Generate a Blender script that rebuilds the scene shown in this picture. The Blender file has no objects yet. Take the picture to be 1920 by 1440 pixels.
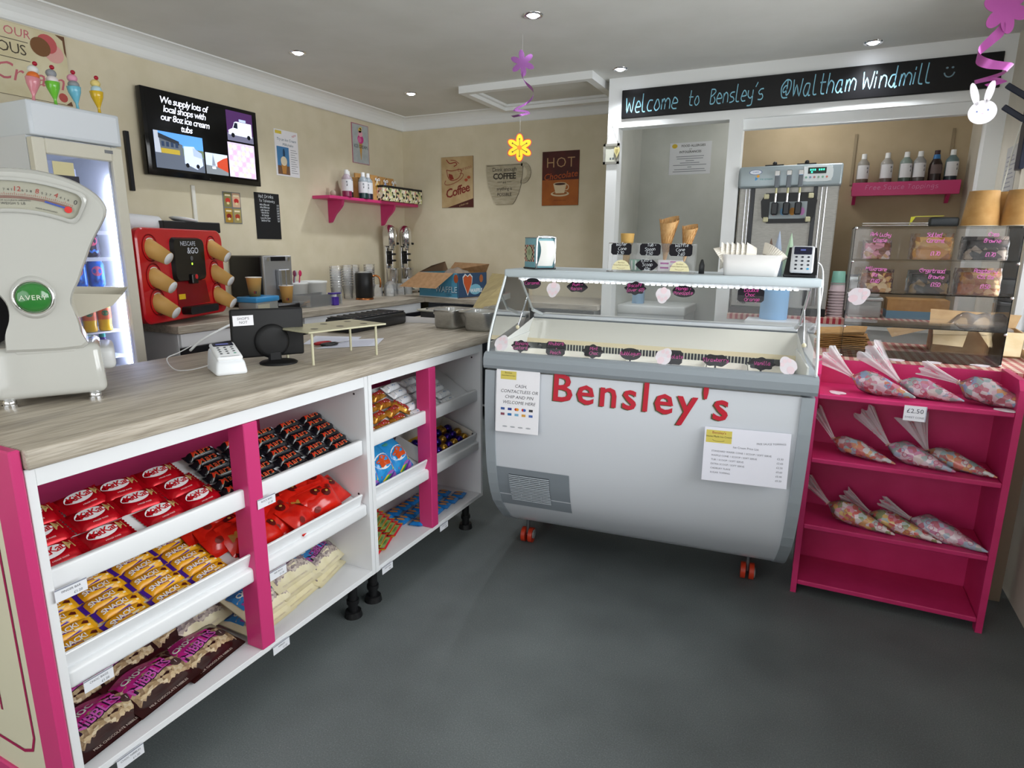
import bpy, bmesh, math, random
from mathutils import Vector, Matrix
D = bpy.data
SC = bpy.context.scene
COL = SC.collection
PI = math.pi
R = math.radians
random.seed(7)

# ---------------------------------------------------------------- camera
cam_d = D.cameras.new('camera')
cam = D.objects.new('camera', cam_d)
COL.objects.link(cam)
SC.camera = cam
cam_d.sensor_width = 36.0
cam_d.lens = 36.0 * 1161.1 / 1920
cam_d.clip_start = 0.02
yaw, pit, rol = R(25.786), R(12.444), R(0.41)
fwd = Vector((-math.sin(yaw) * math.cos(pit), math.cos(yaw) * math.cos(pit), -math.sin(pit)))
rgt = Vector((math.cos(yaw), math.sin(yaw), 0))
upv = rgt.cross(fwd)
r2 = rgt * math.cos(rol) + upv * math.sin(rol)
u2 = upv * math.cos(rol) - rgt * math.sin(rol)
cam.matrix_world = Matrix(((r2.x, u2.x, -fwd.x, 0), (r2.y, u2.y, -fwd.y, 0), (r2.z, u2.z, -fwd.z, 1.286), (0, 0, 0, 1)))

# ---------------------------------------------------------------- world, daylight, exposure
w = D.worlds.new('sky')
SC.world = w
w.use_nodes = True
wn = w.node_tree.nodes
wl = w.node_tree.links
bg = wn['Background']
bg.inputs['Color'].default_value = (0.93, 0.97, 1.0, 1)
bg.inputs['Strength'].default_value = 2.0


def area(name, loc, size, sy, power, target, color=(1, 1, 1)):
    l = D.lights.new(name, 'AREA')
    l.shape = 'RECTANGLE'
    l.size = size
    l.size_y = sy
    l.energy = power
    l.color = color
    o = D.objects.new(name, l)
    COL.objects.link(o)
    o.location = loc
    o.rotation_euler = (Vector(target) - Vector(loc)).to_track_quat('-Z', 'Y').to_euler()
    return o


# daylight arriving through the shop window behind the camera and the side window
area('daylight_front_window', (-1.1, -1.62, 1.3), 3.2, 1.7, 20, (-1.1, 3, 1.9), (0.95, 0.98, 1.0))
area('daylight_side_window', (1.0, 1.85, 1.5), 3.1, 1.1, 74, (-1, 1.9, 0.9), (0.95, 0.98, 1.0))
SC.cycles.transparent_max_bounces = 32
vs = SC.view_settings
SC.display_settings.display_device = 'sRGB'
vs.view_transform = 'Standard'
vs.look = 'None'
vs.exposure = -0.1
vs.gamma = 1.0
vs.use_curve_mapping = False


# ---------------------------------------------------------------- materials
def lin(c):
    if isinstance(c, str):
        c = [int(c[i:i + 2], 16) / 255 for i in (0, 2, 4)]
    return tuple((x / 12.92 if x <= 0.04045 else ((x + 0.055) / 1.055) ** 2.4) for x in c) + (1,)


MC = {}


def mat(col, rough=0.5, metal=0.0, emit=0, alpha=1, trans=0, coat=0, ior=1.45, key=None):
    k = key or (col, rough, metal, emit, alpha, trans, coat)
    if k in MC:
        return MC[k]
    m = D.materials.new('m_%d' % len(MC))
    m.use_nodes = True
    b = m.node_tree.nodes['Principled BSDF']
    c = lin(col)
    b.inputs['Base Color'].default_value = c
    b.inputs['Roughness'].default_value = rough
    b.inputs['Metallic'].default_value = metal
    b.inputs['IOR'].default_value = ior
    b.inputs['Alpha'].default_value = alpha
    b.inputs['Transmission Weight'].default_value = trans
    b.inputs['Coat Weight'].default_value = coat
    if emit:
        b.inputs['Emission Color'].default_value = c
        b.inputs['Emission Strength'].default_value = emit
    MC[k] = m
    return m


def nodes(m):
    return m.node_tree.nodes, m.node_tree.links, m.node_tree.nodes['Principled BSDF']


def coords(m, scale=(1, 1, 1), kind='Object'):
    n, l, b = nodes(m)
    t = n.new('ShaderNodeTexCoord')
    mp = n.new('ShaderNodeMapping')
    mp.inputs['Scale'].default_value = scale
    l.new(t.outputs[kind], mp.inputs['Vector'])
    return mp.outputs['Vector']


def ramp(m, fac, stops, interp='LINEAR'):
    n, l, b = nodes(m)
    r = n.new('ShaderNodeValToRGB')
    r.color_ramp.interpolation = interp
    e = r.color_ramp.elements
    while len(e) < len(stops):
        e.new(0.5)
    for i, (p, c) in enumerate(stops):
        e[i].position = p
        e[i].color = lin(c)
    l.new(fac, r.inputs['Fac'])
    return r.outputs['Color']


def noise(m, vec, scale, detail=4, rough=0.5):
    n, l, b = nodes(m)
    x = n.new('ShaderNodeTexNoise')
    x.inputs['Scale'].default_value = scale
    x.inputs['Detail'].default_value = detail
    x.inputs['Roughness'].default_value = rough
    l.new(vec, x.inputs['Vector'])
    return x.outputs['Fac']


def bump(m, fac, strength=0.2, dist=0.002):
    n, l, b = nodes(m)
    x = n.new('ShaderNodeBump')
    x.inputs['Strength'].default_value = strength
    x.inputs['Distance'].default_value = dist
    l.new(fac, x.inputs['Height'])
    l.new(x.outputs['Normal'], b.inputs['Normal'])


def noisy(c1, c2, scale, rough=0.5, stretch=(1, 1, 1), bmp=0.0, lo=0.35, hi=0.65, detail=4, key=None, metal=0.0, coat=0):
    k = key or ('noisy', c1, c2, scale, rough, stretch, bmp)
    if k in MC:
        return MC[k]
    m = mat(c1, rough, metal, key=k, coat=coat)
    v = coords(m, stretch)
    f = noise(m, v, scale, detail)
    n, l, b = nodes(m)
    l.new(ramp(m, f, [(lo, c1), (hi, c2)]), b.inputs['Base Color'])
    if bmp:
        bump(m, f, bmp)
    return m


def cells(cols, scale, rough=0.3, key=None, coat=0.0):
    k = key or ('cells', tuple(cols), scale)
    if k in MC:
        return MC[k]
    m = mat(cols[0], rough, key=k, coat=coat)
    n, l, b = nodes(m)
    v = coords(m)
    x = n.new('ShaderNodeTexVoronoi')
    x.inputs['Scale'].default_value = scale
    l.new(v, x.inputs['Vector'])
    s = n.new('ShaderNodeSeparateColor')
    l.new(x.outputs['Color'], s.inputs['Color'])
    l.new(ramp(m, s.outputs[0], [(i / len(cols), c) for i, c in enumerate(cols)], 'CONSTANT'), b.inputs['Base Color'])
    bump(m, x.outputs['Distance'], 0.5, 0.004)
    return m


def glass(col='ffffff', rough=0.0, key='glass', tint=0.10):
    """thin clear sheet: mostly transparent with a fresnel reflection"""
    if key in MC:
        return MC[key]
    m = D.materials.new(key)
    m.use_nodes = True
    n, l = m.node_tree.nodes, m.node_tree.links
    n.clear()
    o = n.new('ShaderNodeOutputMaterial')
    t = n.new('ShaderNodeBsdfTransparent')
    t.inputs['Color'].default_value = lin(col)
    g = n.new('ShaderNodeBsdfGlossy')
    g.inputs['Roughness'].default_value = rough
    d = n.new('ShaderNodeBsdfDiffuse')
    d.inputs['Color'].default_value = lin('f6f9fa')
    fr = n.new('ShaderNodeFresnel')
    fr.inputs['IOR'].default_value = 1.32
    mx = n.new('ShaderNodeMixShader')
    m2 = n.new('ShaderNodeMixShader')
    m2.inputs['Fac'].default_value = tint
    l.new(t.outputs[0], m2.inputs[1])
    l.new(d.outputs[0], m2.inputs[2])
    l.new(fr.outputs[0], mx.inputs['Fac'])
    l.new(m2.outputs[0], mx.inputs[1])
    l.new(g.outputs[0], mx.inputs[2])
    l.new(mx.outputs[0], o.inputs['Surface'])
    MC[key] = m
    return m


# ---------------------------------------------------------------- text
TC = {}


def text2d(s, size=1.0, shear=0.0, bold=0.0, spacing=1.0, align='CENTER'):
    k = (s, shear, bold, spacing, align)
    if k not in TC:
        c = D.curves.new('t', 'FONT')
        c.body = s
        c.size = 1
        c.shear = shear
        c.offset = bold
        c.space_character = spacing
        c.align_x = align
        c.align_y = 'CENTER'
        c.resolution_u = 2
        o = D.objects.new('t', c)
        me = D.meshes.new_from_object(o)
        TC[k] = ([(v.co.x, v.co.y) for v in me.vertices], [tuple(p.vertices) for p in me.polygons])
        D.objects.remove(o)
        D.curves.remove(c)
        D.meshes.remove(me)
    v, f = TC[k]
    return [(x * size, y * size) for x, y in v], f


# single stroke handwriting, points on a small lattice (baseline y=2)
G = dict(a='46 26 14 13 22 32 44;46 44 42 52', b='19 12;14 26 36 45 43 32 22 13', c='46 26 14 13 22 42', d='46 26 14 13 22 32 44;49 42 52',
         e='14 44 45 36 26 14 13 22 42', f='48 39 29 28 22;16 46', g='46 26 14 13 23 44;46 41 30 10', h='19 12;14 26 36 45 42', i='16 12;17 18',
         k='19 12;46 14;24 42', l='19 13 22 32', m='16 12;14 26 35 32;34 46 56 65 62', n='16 12;14 26 36 45 42', o='26 14 13 22 32 43 44 36 26',
         p='16 10;15 26 36 45 43 32 22 13', r='16 12;14 26 46', s='46 26 15 24 34 43 32 12', t='29 23 32 42;16 46', u='16 13 22 32 44;46 42',
         v='16 32 56', w='16 22 35 42 56', x='16 42;46 12', y='16 14 23 33 44;46 41 30 10', z='16 46 12 42', W='18 22 36 52 68',
         B='18 12;18 38 47 36 15;35 44 43 32 12', T='18 58;38 32', C='58 38 16 14 32 52', S='58 28 17 26 45 44 32 12', E='58 18 12 52;15 45',
         D='18 12 32 54 56 38 18', P='18 12;18 38 47 46 35 15', F='12 18 48;15 35', H='18 12;48 42;15 45', M='12 18 35 58 52',
         R='18 12;18 38 47 46 35 15;35 52', V='18 32 58', G='58 38 16 14 32 52 55 35', L='18 12 42', A='12 38 52;24 44', N='12 18 52 58',
         O='38 16 14 32 42 54 56 48 38', Q='38 16 14 32 42 54 56 48 38;44 62', I='18 12', J='38 33 22 13', U='18 13 32 43 48', K='18 12;48 15;25 42')
G.update({'0': '28 16 14 22 32 44 46 38 28', '1': '17 28 22', '2': '17 28 38 47 46 12 42', '3': '17 28 38 47 36 25;36 45 43 32 12', '4': '42 48 14 54',
          '5': '48 18 15 35 44 43 32 12', '6': '48 26 14 13 22 32 43 34 24 13', '7': '18 48 22', '8': '25 17 28 38 47 35 25 13 22 32 43 35', '.': '12 22',
          '£': '48 38 27 22;12 42;15 35', '+': '25 23;14 34', '&': '42 17 28 37 14 22 32 44', "'": '29 17', '(': '29 17 13 20', ')': '19 27 23 10',
          '@': '56 46 35 34 44 55 58;55 53 63 75 77 68 48 26 24 32 62', ' ': '', '-': '14 34', '/': '12 48', '!': '18 14;12 12'})


def smooth(p, n=3):
    if len(p) < 3:
        return p
    o = []
    for i in range(len(p) - 1):
        a, b, c, d = p[max(i - 1, 0)], p[i], p[i + 1], p[min(i + 2, len(p) - 1)]
        for k in range(n):
            t = k / n
            o.append(tuple(0.5 * (2 * b[j] + (c[j] - a[j]) * t + (2 * a[j] - 5 * b[j] + 4 * c[j] - d[j]) * t * t + (3 * b[j] - a[j] - 3 * c[j] + d[j]) * t ** 3) for j in range(len(b))))
    o.append(p[-1])
    return o


def ribbon(p, wd):
    V, F = [], []
    for i, q in enumerate(p):
        a = p[max(i - 1, 0)]
        b = p[min(i + 1, len(p) - 1)]
        dx, dy = b[0] - a[0], b[1] - a[1]
        L = math.hypot(dx, dy) or 1
        nx, ny = -dy / L * wd / 2, dx / L * wd / 2
        V += [(q[0] + nx, q[1] + ny), (q[0] - nx, q[1] - ny)]
        if i:
            F.append((2 * i - 2, 2 * i - 1, 2 * i + 1, 2 * i))
    return V, F


def hand(s, size=1.0, wd=0.1, seed=1, spacing=1.0):
    """handwritten line centred on 0,0; size = cap height"""
    rnd = random.Random(seed)
    V, F = [], []
    x = 0
    for ch in s:
        g = G.get(ch, '')
        mx = 2
        for st in g.split(';') if g else []:
            pts = [(int(t[0]) + rnd.uniform(-.12, .12), int(t[1]) - 2 + rnd.uniform(-.12, .12)) for t in st.split()]
            mx = max(mx, max(p[0] for p in pts))
            pts = smooth([(x + p[0] + 0.12 * p[1], p[1]) for p in pts])
            v, f = ribbon(pts, wd * 6)
            k = len(V)
            V += v
            F += [tuple(i + k for i in q) for q in f]
        x += (mx + 0.35) * spacing if g else 2.6
    sc = size / 6
    return [((a - x / 2) * sc, (b - 2.6) * sc) for a, b in V], F


# ---------------------------------------------------------------- mesh builder
def frame(o, x, y, z=None):
    x = Vector(x).normalized()
    y = Vector(y)
    z = Vector(z) if z else x.cross(y)
    z.normalize()
    y = z.cross(x)
    return Matrix(((x.x, y.x, z.x, o[0]), (x.y, y.y, z.y, o[1]), (x.z, y.z, z.z, o[2]), (0, 0, 0, 1)))


def TR(x=0, y=0, z=0, rz=0, rx=0, ry=0, s=1):
    return Matrix.Translation((x, y, z)) @ Matrix.Rotation(rz, 4, 'Z') @ Matrix.Rotation(ry, 4, 'Y') @ Matrix.Rotation(rx, 4, 'X') @ Matrix.Scale(s, 4)


I4 = Matrix.Identity(4)


def on_left(x, y, z):   # plane facing +x, text reads along +y
    return frame((x, y, z), (0, 1, 0), (0, 0, 1))


def on_back(x, y, z):   # plane facing -y
    return frame((x, y, z), (1, 0, 0), (0, 0, 1))


class MB:
    def __init__(s):
        s.V, s.F, s.I, s.S, s.mats = [], [], [], [], []
        s.M = I4

    def mi(s, m):
        if m not in s.mats:
            s.mats.append(m)
        return s.mats.index(m)

    def add(s, V, F, m, smooth=False, M=None):
        T = s.M @ M if M is not None else s.M
        k = len(s.V)
        i = s.mi(m)
        s.V += [T @ Vector(v) for v in V]
        for f in F:
            s.F.append(tuple(j + k for j in f))
            s.I.append(i)
            s.S.append(smooth)
        return s

    def box(s, x0, x1, y0, y1, z0, z1, m, bev=0, M=None, seg=1):
        if not bev:
            V = [(x, y, z) for z in (z0, z1) for y in (y0, y1) for x in (x0, x1)]
            return s.add(V, [(0, 2, 3, 1), (4, 5, 7, 6), (0, 1, 5, 4), (2, 6, 7, 3), (0, 4, 6, 2), (1, 3, 7, 5)], m, False, M)
        b = bmesh.new()
        bmesh.ops.create_cube(b, size=1)
        for v in b.verts:
            v.co = Vector(((x0 + x1) / 2 + v.co.x * (x1 - x0), (y0 + y1) / 2 + v.co.y * (y1 - y0), (z0 + z1) / 2 + v.co.z * (z1 - z0)))
        bmesh.ops.bevel(b, geom=list(b.edges), offset=bev, segments=seg, profile=0.5, affect='EDGES')
        s.bm(b, m, seg > 1, M)
        return s

    def bm(s, b, m, smooth=False, M=None):
        b.verts.index_update()
        s.add([v.co.copy() for v in b.verts], [tuple(v.index for v in f.verts) for f in b.faces], m, smooth, M)
        b.free()
        return s

    def lathe(s, prof, m, n=24, M=None, smooth=True, sx=1, sy=1, a0=0, a1=2 * PI):
        full = abs(a1 - a0 - 2 * PI) < 1e-6
        c = n if full else n + 1
        V = [(r * sx * math.cos(a0 + (a1 - a0) * j / n), r * sy * math.sin(a0 + (a1 - a0) * j / n), z) for r, z in prof for j in range(c)]
        F = []
        for i in range(len(prof) - 1):
            for j in range(n):
                k = (j + 1) % c
                F.append((i * c + j, i * c + k, (i + 1) * c + k, (i + 1) * c + j))
        return s.add(V, F, m, smooth, M)

    def cyl(s, p0, p1, r0, m, r1=None, n=16, caps=True, smooth=True):
        r1 = r0 if r1 is None else r1
        p0, p1 = Vector(p0), Vector(p1)
        M = Matrix.Translation(p0) @ (p1 - p0).to_track_quat('Z', 'Y').to_matrix().to_4x4()
        L = (p1 - p0).length
        pr = [(r0, 0), (r1, L)]
        s.lathe(pr, m, n, M, smooth)
        if caps:
            for r, z, d in ((r0, 0, -1), (r1, L, 1)):
                if r > 1e-5:
                    V = [(r * math.cos(2 * PI * j / n), r * math.sin(2 * PI * j / n), z) for j in range(n)]
                    s.add(V, [tuple(range(n))[::d]], m, False, M)
        return s

    def sphere(s, c, r, m, n=16, sx=1, sy=1, sz=1):
        pr = [(r * math.cos(a), r * sz * math.sin(a)) for a in [-PI / 2 + PI * i / (n // 2) for i in range(n // 2 + 1)]]
        return s.lathe(pr, m, n, TR(*c), True, sx, sy)

    def poly(s, P, m, M=None, z=0):
        P = [tuple(p) + (z,) if len(p) == 2 else p for p in P]
        return s.add(P, [tuple(range(len(P)))], m, False, M)

    def prism(s, P, h, m, M=None, z=0, side=None, smooth=False):
        n = len(P)
        V = [(x, y, z) for x, y in P] + [(x, y, z + h) for x, y in P]
        s.add(V, [tuple(range(n))[::-1], tuple(range(n, 2 * n))], m, False, M)
        s.add(V, [(i, (i + 1) % n, n + (i + 1) % n, n + i) for i in range(n)], side or m, smooth, M)
        return s

    def tube(s, pts, r, m, n=8, closed=False, M=None, flat=1.0):
        pts = [Vector(p) for p in pts]
        N = len(pts)
        V, F = [], []
        up = None
        for i, p in enumerate(pts):
            a = pts[(i - 1) % N] if closed else pts[max(i - 1, 0)]
            b = pts[(i + 1) % N] if closed else pts[min(i + 1, N - 1)]
            t = (b - a).normalized()
            if up is None:
                up = Vector((0, 0, 1)) if abs(t.z) < 0.9 else Vector((1, 0, 0))
            x = t.cross(up).normalized()
            up = x.cross(t).normalized()
            ri = r[i] if isinstance(r, (list, tuple)) else r
            for j in range(n):
                q = 2 * PI * j / n
                V.append(p + x * math.cos(q) * ri + up * math.sin(q) * ri * flat)
        L = N if closed else N - 1
        for i in range(L):
            for j in range(n):
                k = (j + 1) % n
                i2 = (i + 1) % N
                F.append((i * n + j, i * n + k, i2 * n + k, i2 * n + j))
        if not closed:
            F += [tuple(range(n))[::-1], tuple(range((N - 1) * n, N * n))]
        return s.add(V, F, m, True, M)

    def grid(s, fn, nu, nv, m, M=None, smooth=True):
        V = [fn(i / nu, j / nv) for j in range(nv + 1) for i in range(nu + 1)]
        F = [(j * (nu + 1) + i, j * (nu + 1) + i + 1, (j + 1) * (nu + 1) + i + 1, (j + 1) * (nu + 1) + i) for j in range(nv) for i in range(nu)]
        return s.add(V, F, m, smooth, M)

    def decal(s, vf, m, at=(0, 0), rot=0, z=0.0006, fn=None, M=None):
        V, F = vf
        c, q = math.cos(rot), math.sin(rot)
        P = [(at[0] + x * c - y * q, at[1] + x * q + y * c) for x, y in V]
        return s.add([(x, y, (fn(x, y) if fn else 0) + z) for x, y in P], F, m, False, M)

    def text(s, t, size, m, at=(0, 0), rot=0, z=0.0006, fn=None, M=None, **k):
        return s.decal(text2d(t, size, **k), m, at, rot, z, fn, M)

    def hand(s, t, size, m, at=(0, 0), rot=0, z=0.0006, wd=0.1, M=None, seed=1, fn=None, spacing=1.0):
        return s.decal(hand(t, size, wd, seed, spacing), m, at, rot, z, fn, M)

    def build(s, name, parent=None, M=None, **props):
        me = D.meshes.new(name)
        me.from_pydata(s.V, [], s.F)
        for m in s.mats:
            me.materials.append(m)
        me.polygons.foreach_set('material_index', s.I)
        me.polygons.foreach_set('use_smooth', s.S)
        me.update()
        o = D.objects.new(name, me)
        COL.objects.link(o)
        if parent:
            o.parent = parent
        if M is not None:
            o.matrix_local = M
        for k, v in props.items():
            o[k] = v
        return o


def ell(rx, ry, n=20, cx=0, cy=0):
    return [(cx + rx * math.cos(2 * PI * i / n), cy + ry * math.sin(2 * PI * i / n)) for i in range(n)]


def fan(P):
    """decal polygon with a centre point so that it drapes over a curved face"""
    cx = sum(p[0] for p in P) / len(P)
    cy = sum(p[1] for p in P) / len(P)
    n = len(P)
    return [(cx, cy)] + P, [(0, 1 + i, 1 + (i + 1) % n) for i in range(n)]


def rrect(x0, x1, y0, y1, r, n=4):
    P = []
    for cx, cy, a in ((x1 - r, y1 - r, 0), (x0 + r, y1 - r, 90), (x0 + r, y0 + r, 180), (x1 - r, y0 + r, 270)):
        P += [(cx + r * math.cos(R(a + 90 * i / n)), cy + r * math.sin(R(a + 90 * i / n))) for i in range(n + 1)]
    return P


def rect(x0, x1, y0, y1):
    return [(x0, y0), (x1, y0), (x1, y1), (x0, y1)]


def tag(o, label, cat, group=None):
    o['label'] = label
    o['category'] = cat
    if group:
        o['group'] = group
    return o


def thing(name, label, cat, M=None, group=None):
    o = D.objects.new(name, None)
    o.empty_display_size = 0.05
    COL.objects.link(o)
    if M is not None:
        o.matrix_world = M
    return tag(o, label, cat, group)


def struct(mb, name):
    o = mb.build(name)
    o['kind'] = 'structure'
    return o


def dup(src, M, label=None, group=None):
    r = src.copy()
    COL.objects.link(r)
    r.matrix_world = M
    if label:
        r['label'] = label
    if group:
        r['group'] = group
    for ch in src.children:
        c = ch.copy()
        COL.objects.link(c)
        c.parent = r
        for g in ch.children:
            d = g.copy()
            COL.objects.link(d)
            d.parent = c
    return r


ORD = ['first', 'second', 'third', 'fourth', 'fifth', 'sixth', 'seventh', 'eighth', 'ninth', 'tenth']

# common colours
PINK = mat('cf3a78', 0.35)
WHITE = mat('f2f3f4', 0.35)
LAM = mat('eef0f2', 0.3)
BLACK = mat('101012', 0.35)
CHROME = mat('e6e6e8', 0.12, 1.0)
STEEL = noisy('b9bab8', 'cfcfcd', 60, 0.3, (1, 1, 20), metal=0.9)
PAPER = mat('f1f0f4', 0.8)
SLATE = mat('14141c', 0.5)
CHALK = mat('e8eef2', 0.9)
CPINK = mat('e04fa8', 0.8)
GREY = mat('8d959b', 0.4)
KRAFT = noisy('b98a4e', 'c79a5e', 30, 0.75)
CUPB = mat('c89a55', 0.6)
GL = glass(tint=0.02)
ACR = glass('fefefe', 0.02, 'acrylic', 0.012)
PLASTIC = glass('fdfefe', 0.1, 'clear_plastic', 0.18)
# ================================================================ SETTING
XW, YB, ZC, XR, PY = -3.27, 4.6, 2.325, 0.775, 4.06
CREAM = noisy('d6ccb0', 'dcd2b8', 8, 0.75, bmp=0.06, key='cream')
TAN = noisy('b6a486', 'beac8e', 6, 0.8, key='tan')
GWALL = noisy('c9cbc3', 'd2d3cc', 5, 0.7, key='gwall')
CEIL = noisy('d9d9d3', 'dfdfda', 4, 0.8, bmp=0.05, key='ceil')
TRIM = mat('eef0ef', 0.45)
RWALL = noisy('d9d2c2', 'e0d9ca', 7, 0.75, key='rwall')

FLOOR = mat('2c2e30', 0.6, key='floor')
_n, _l, _b = nodes(FLOOR)
_v = coords(FLOOR)
_f = noise(FLOOR, _v, 260, 2)
_g = noise(FLOOR, _v, 2.2, 3)
_m = _n.new('ShaderNodeMix')
_m.data_type = 'RGBA'
_m.blend_type = 'MULTIPLY'
_m.inputs['Factor'].default_value = 1
_l.new(ramp(FLOOR, _f, [(0.3, '626868'), (0.6, '6f7676'), (0.78, '848b8b')]), _m.inputs['A'])
_l.new(ramp(FLOOR, _g, [(0.3, 'cfcfcf'), (0.7, 'ffffff')]), _m.inputs['B'])
_l.new(_m.outputs['Result'], _b.inputs['Base Color'])
bump(FLOOR, _f, 0.15, 0.001)

struct(MB().box(-3.5, 1.0, -1.7, 5.1, -0.05, 0, FLOOR), 'floor')
struct(MB().box(-3.5, 1.0, -1.7, 5.1, ZC, ZC + 0.05, CEIL), 'ceiling')
m = MB().box(XW - .1, XW + .006, -1.6, 3.413, 0, ZC, CREAM).box(XW - .1, XW, 3.413, YB + .1, 0, ZC, CREAM)
struct(m, 'wall_left')
struct(MB().box(XW - .1, -1.3, YB, YB + .1, 0, ZC, CREAM), 'wall_back')
# the small back room behind the hatch
struct(MB().box(-1.3, -0.62, 4.9, 5.0, 0, ZC, GWALL).box(-0.62, 0.775, 4.9, 5.0, 0, ZC, TAN), 'wall_rear')
struct(MB().box(-1.3, -1.292, 4.16, 4.9, 0, ZC, GWALL), 'wall_side')
t = thing('added_fill_lamp', 'unseen added lamp brightening the back room behind the hatch', 'ceiling light', TR(-.2, 4.5, ZC))  # unseen lamp added to brighten the back room walls
MB().lathe([(.0001, -.05), (.10, -.045), (.12, -.02), (.12, 0)], mat('f4f2ea', .4, emit=2), 24).build('added_lamp_shade', t)
l = D.lights.new('bulb', 'POINT')  # point light of the added lamp, no known fitting here
l.energy, l.shadow_soft_size = 4.5, .1
o = D.objects.new('bulb', l)
COL.objects.link(o)
o.parent = t
o.location = (0, 0, -.12)
# partition with two hatches
m = MB()
m.box(-1.295, XR, PY, PY + .1, 2.03, ZC, TRIM)
m.box(-1.295, -1.225, PY, PY + .1, 0, 2.03, TRIM).box(-0.552, -0.474, PY, PY + .1, 0, 2.03, TRIM).box(0.70, XR, PY, PY + .1, 0, 2.03, TRIM)
m.box(-0.474, 0.70, PY + .01, PY + .06, 0, 0.845, TRIM)
m.box(-0.474, 0.70, PY + .03, PY + .08, 1.972, 2.03, TRIM)
struct(m, 'wall_partition')
# right wall with the side window
m = MB()
m.box(XR, XR + .18, -1.6, 5.0, 0, 0.9, RWALL).box(XR, XR + .18, -1.6, 5.0, 1.95, ZC, RWALL)
m.box(XR, XR + .18, -1.6, 0.3, 0.9, 1.95, RWALL).box(XR, XR + .18, 3.6, 5.0, 0.9, 1.95, RWALL)
struct(m, 'wall_right')
m = MB()
fr = mat('f4f4f4', 0.4)
for a in ((.3, .36), (1.35, 1.41), (2.4, 2.46), (3.565, 3.6)):
    m.box(XR + .06, XR + .12, a[0], a[1], 0.9, 1.95, fr)
m.box(XR + .06, XR + .12, 0.3, 3.6, 0.9, 0.93, fr).box(XR + .06, XR + .12, 0.3, 3.6, 1.9, 1.95, fr)
m.box(XR + .085, XR + .09, 0.3, 3.6, 0.93, 1.9, GL)
struct(m, 'window_1')
# shop front behind the camera: wide window in a plain wall
m = MB()
m.box(-3.4, 0.95, -1.6, -1.5, 0, 0.5, RWALL).box(-3.4, 0.95, -1.6, -1.5, 2.15, ZC, RWALL)
m.box(-3.4, -2.6, -1.6, -1.5, 0.5, 2.15, RWALL).box(0.5, 0.95, -1.6, -1.5, 0.5, 2.15, RWALL)
struct(m, 'wall_front')
m = MB()
for x in (-2.6, -1.07, 0.45):
    m.box(x, x + .05, -1.58, -1.52, 0.5, 2.15, fr)
m.box(-2.6, 0.5, -1.58, -1.52, 0.5, 0.55, fr).box(-2.6, 0.5, -1.58, -1.52, 2.1, 2.15, fr)
struct(m, 'window_2')
# coving
def cove(P0, P1, inn, name):
    P0, P1, inn = Vector(P0), Vector(P1), Vector(inn)
    m = MB()
    pr = [(0.092, 0), (0.086, -0.006)] + [(0.092 - 0.092 * math.cos(a) + .004, -0.092 + 0.092 * math.sin(a) - 0.0) for a in []]
    pr = [(0.0, -0.094), (0.008, -0.09)] + [(0.1 - 0.088 * math.cos(R(t)), -0.1 + 0.088 * math.sin(R(t)) + .006) for t in (10, 25, 40, 55, 70, 82)] + [(0.1, -0.006), (0.104, 0)]
    V = [tuple(p + inn * d + Vector((0, 0, z))) for p in (P0, P1) for d, z in pr]
    n = len(pr)
    m.add(V, [(i, i + 1, n + i + 1, n + i) for i in range(n - 1)], TRIM)
    struct(m, name)
cove((XW + .006, -1.5, ZC), (XW + .006, YB, ZC), (1, 0, 0), 'trim_1')
cove((XW, YB, ZC), (-1.3, YB, ZC), (0, -1, 0), 'trim_2')

# loft hatch
t = thing('loft_hatch', 'white framed loft hatch in the ceiling beyond the hanging purple spiral', 'hatch', TR(-1.80, 4.15, ZC))
m = MB()
o_ = [(-.46, -.32), (.46, -.34), (.46, .33), (-.30, .33)]
x0, x1, y0, y1 = -.46, .47, -.32, .33
for a in ((x0, x1, y0, y0 + .05), (x0, x1, y1 - .05, y1), (x0, x0 + .05, y0 + .05, y1 - .05), (x1 - .05, x1, y0 + .05, y1 - .05)):
    m.box(a[0], a[1], a[2], a[3], -.045, 0, TRIM)
for a in ((x0 + .05, x1 - .05, y0 + .05, y0 + .075), (x0 + .05, x1 - .05, y1 - .075, y1 - .05), (x0 + .05, x0 + .075, y0 + .075, y1 - .075), (x1 - .075, x1 - .05, y0 + .075, y1 - .075)):
    m.box(a[0], a[1], a[2], a[3], -.022, 0, TRIM)
m.build('frame', t)
MB().box(x0 + .07, x1 - .07, y0 + .07, y1 - .07, -.006, 0, CEIL).build('hatch_panel', t)

# downlights
LP = [(-2.69, 2.83, 'nearest the screen on the left wall'), (-2.66, 3.86, 'furthest back, in the left far corner'), (-1.285, 2.856, 'above the purple spiral, highest in view'),
      (-1.17, 3.868, 'just left of the long chalk sign'), (0.143, 3.93, 'above the right half of the long chalk sign')]
for x, y, wh in LP:
    t = thing('downlight', 'round recessed ceiling spotlight ' + wh, 'ceiling light', TR(x, y, ZC), 'recessed ceiling spotlights')
    MB().lathe([(0.030, -.001), (0.032, -.006), (0.044, -.006), (0.046, 0)], CHROME, 28).build('trim_ring', t)
    MB().lathe([(0.0001, -.012), (0.018, -.010), (0.030, -.002)], mat('eef2ff', 0.3, emit=22), 20).build('lamp', t)
    l = D.lights.new('bulb', 'SPOT')
    l.energy = 20
    l.color = (0.92, 0.95, 1.0)
    l.spot_size = R(125)
    l.spot_blend = 0.8
    l.shadow_soft_size = 0.03
    o = D.objects.new('bulb', l)
    COL.objects.link(o)
    o.parent = t
    o.location = (0, 0, -.03)

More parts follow.
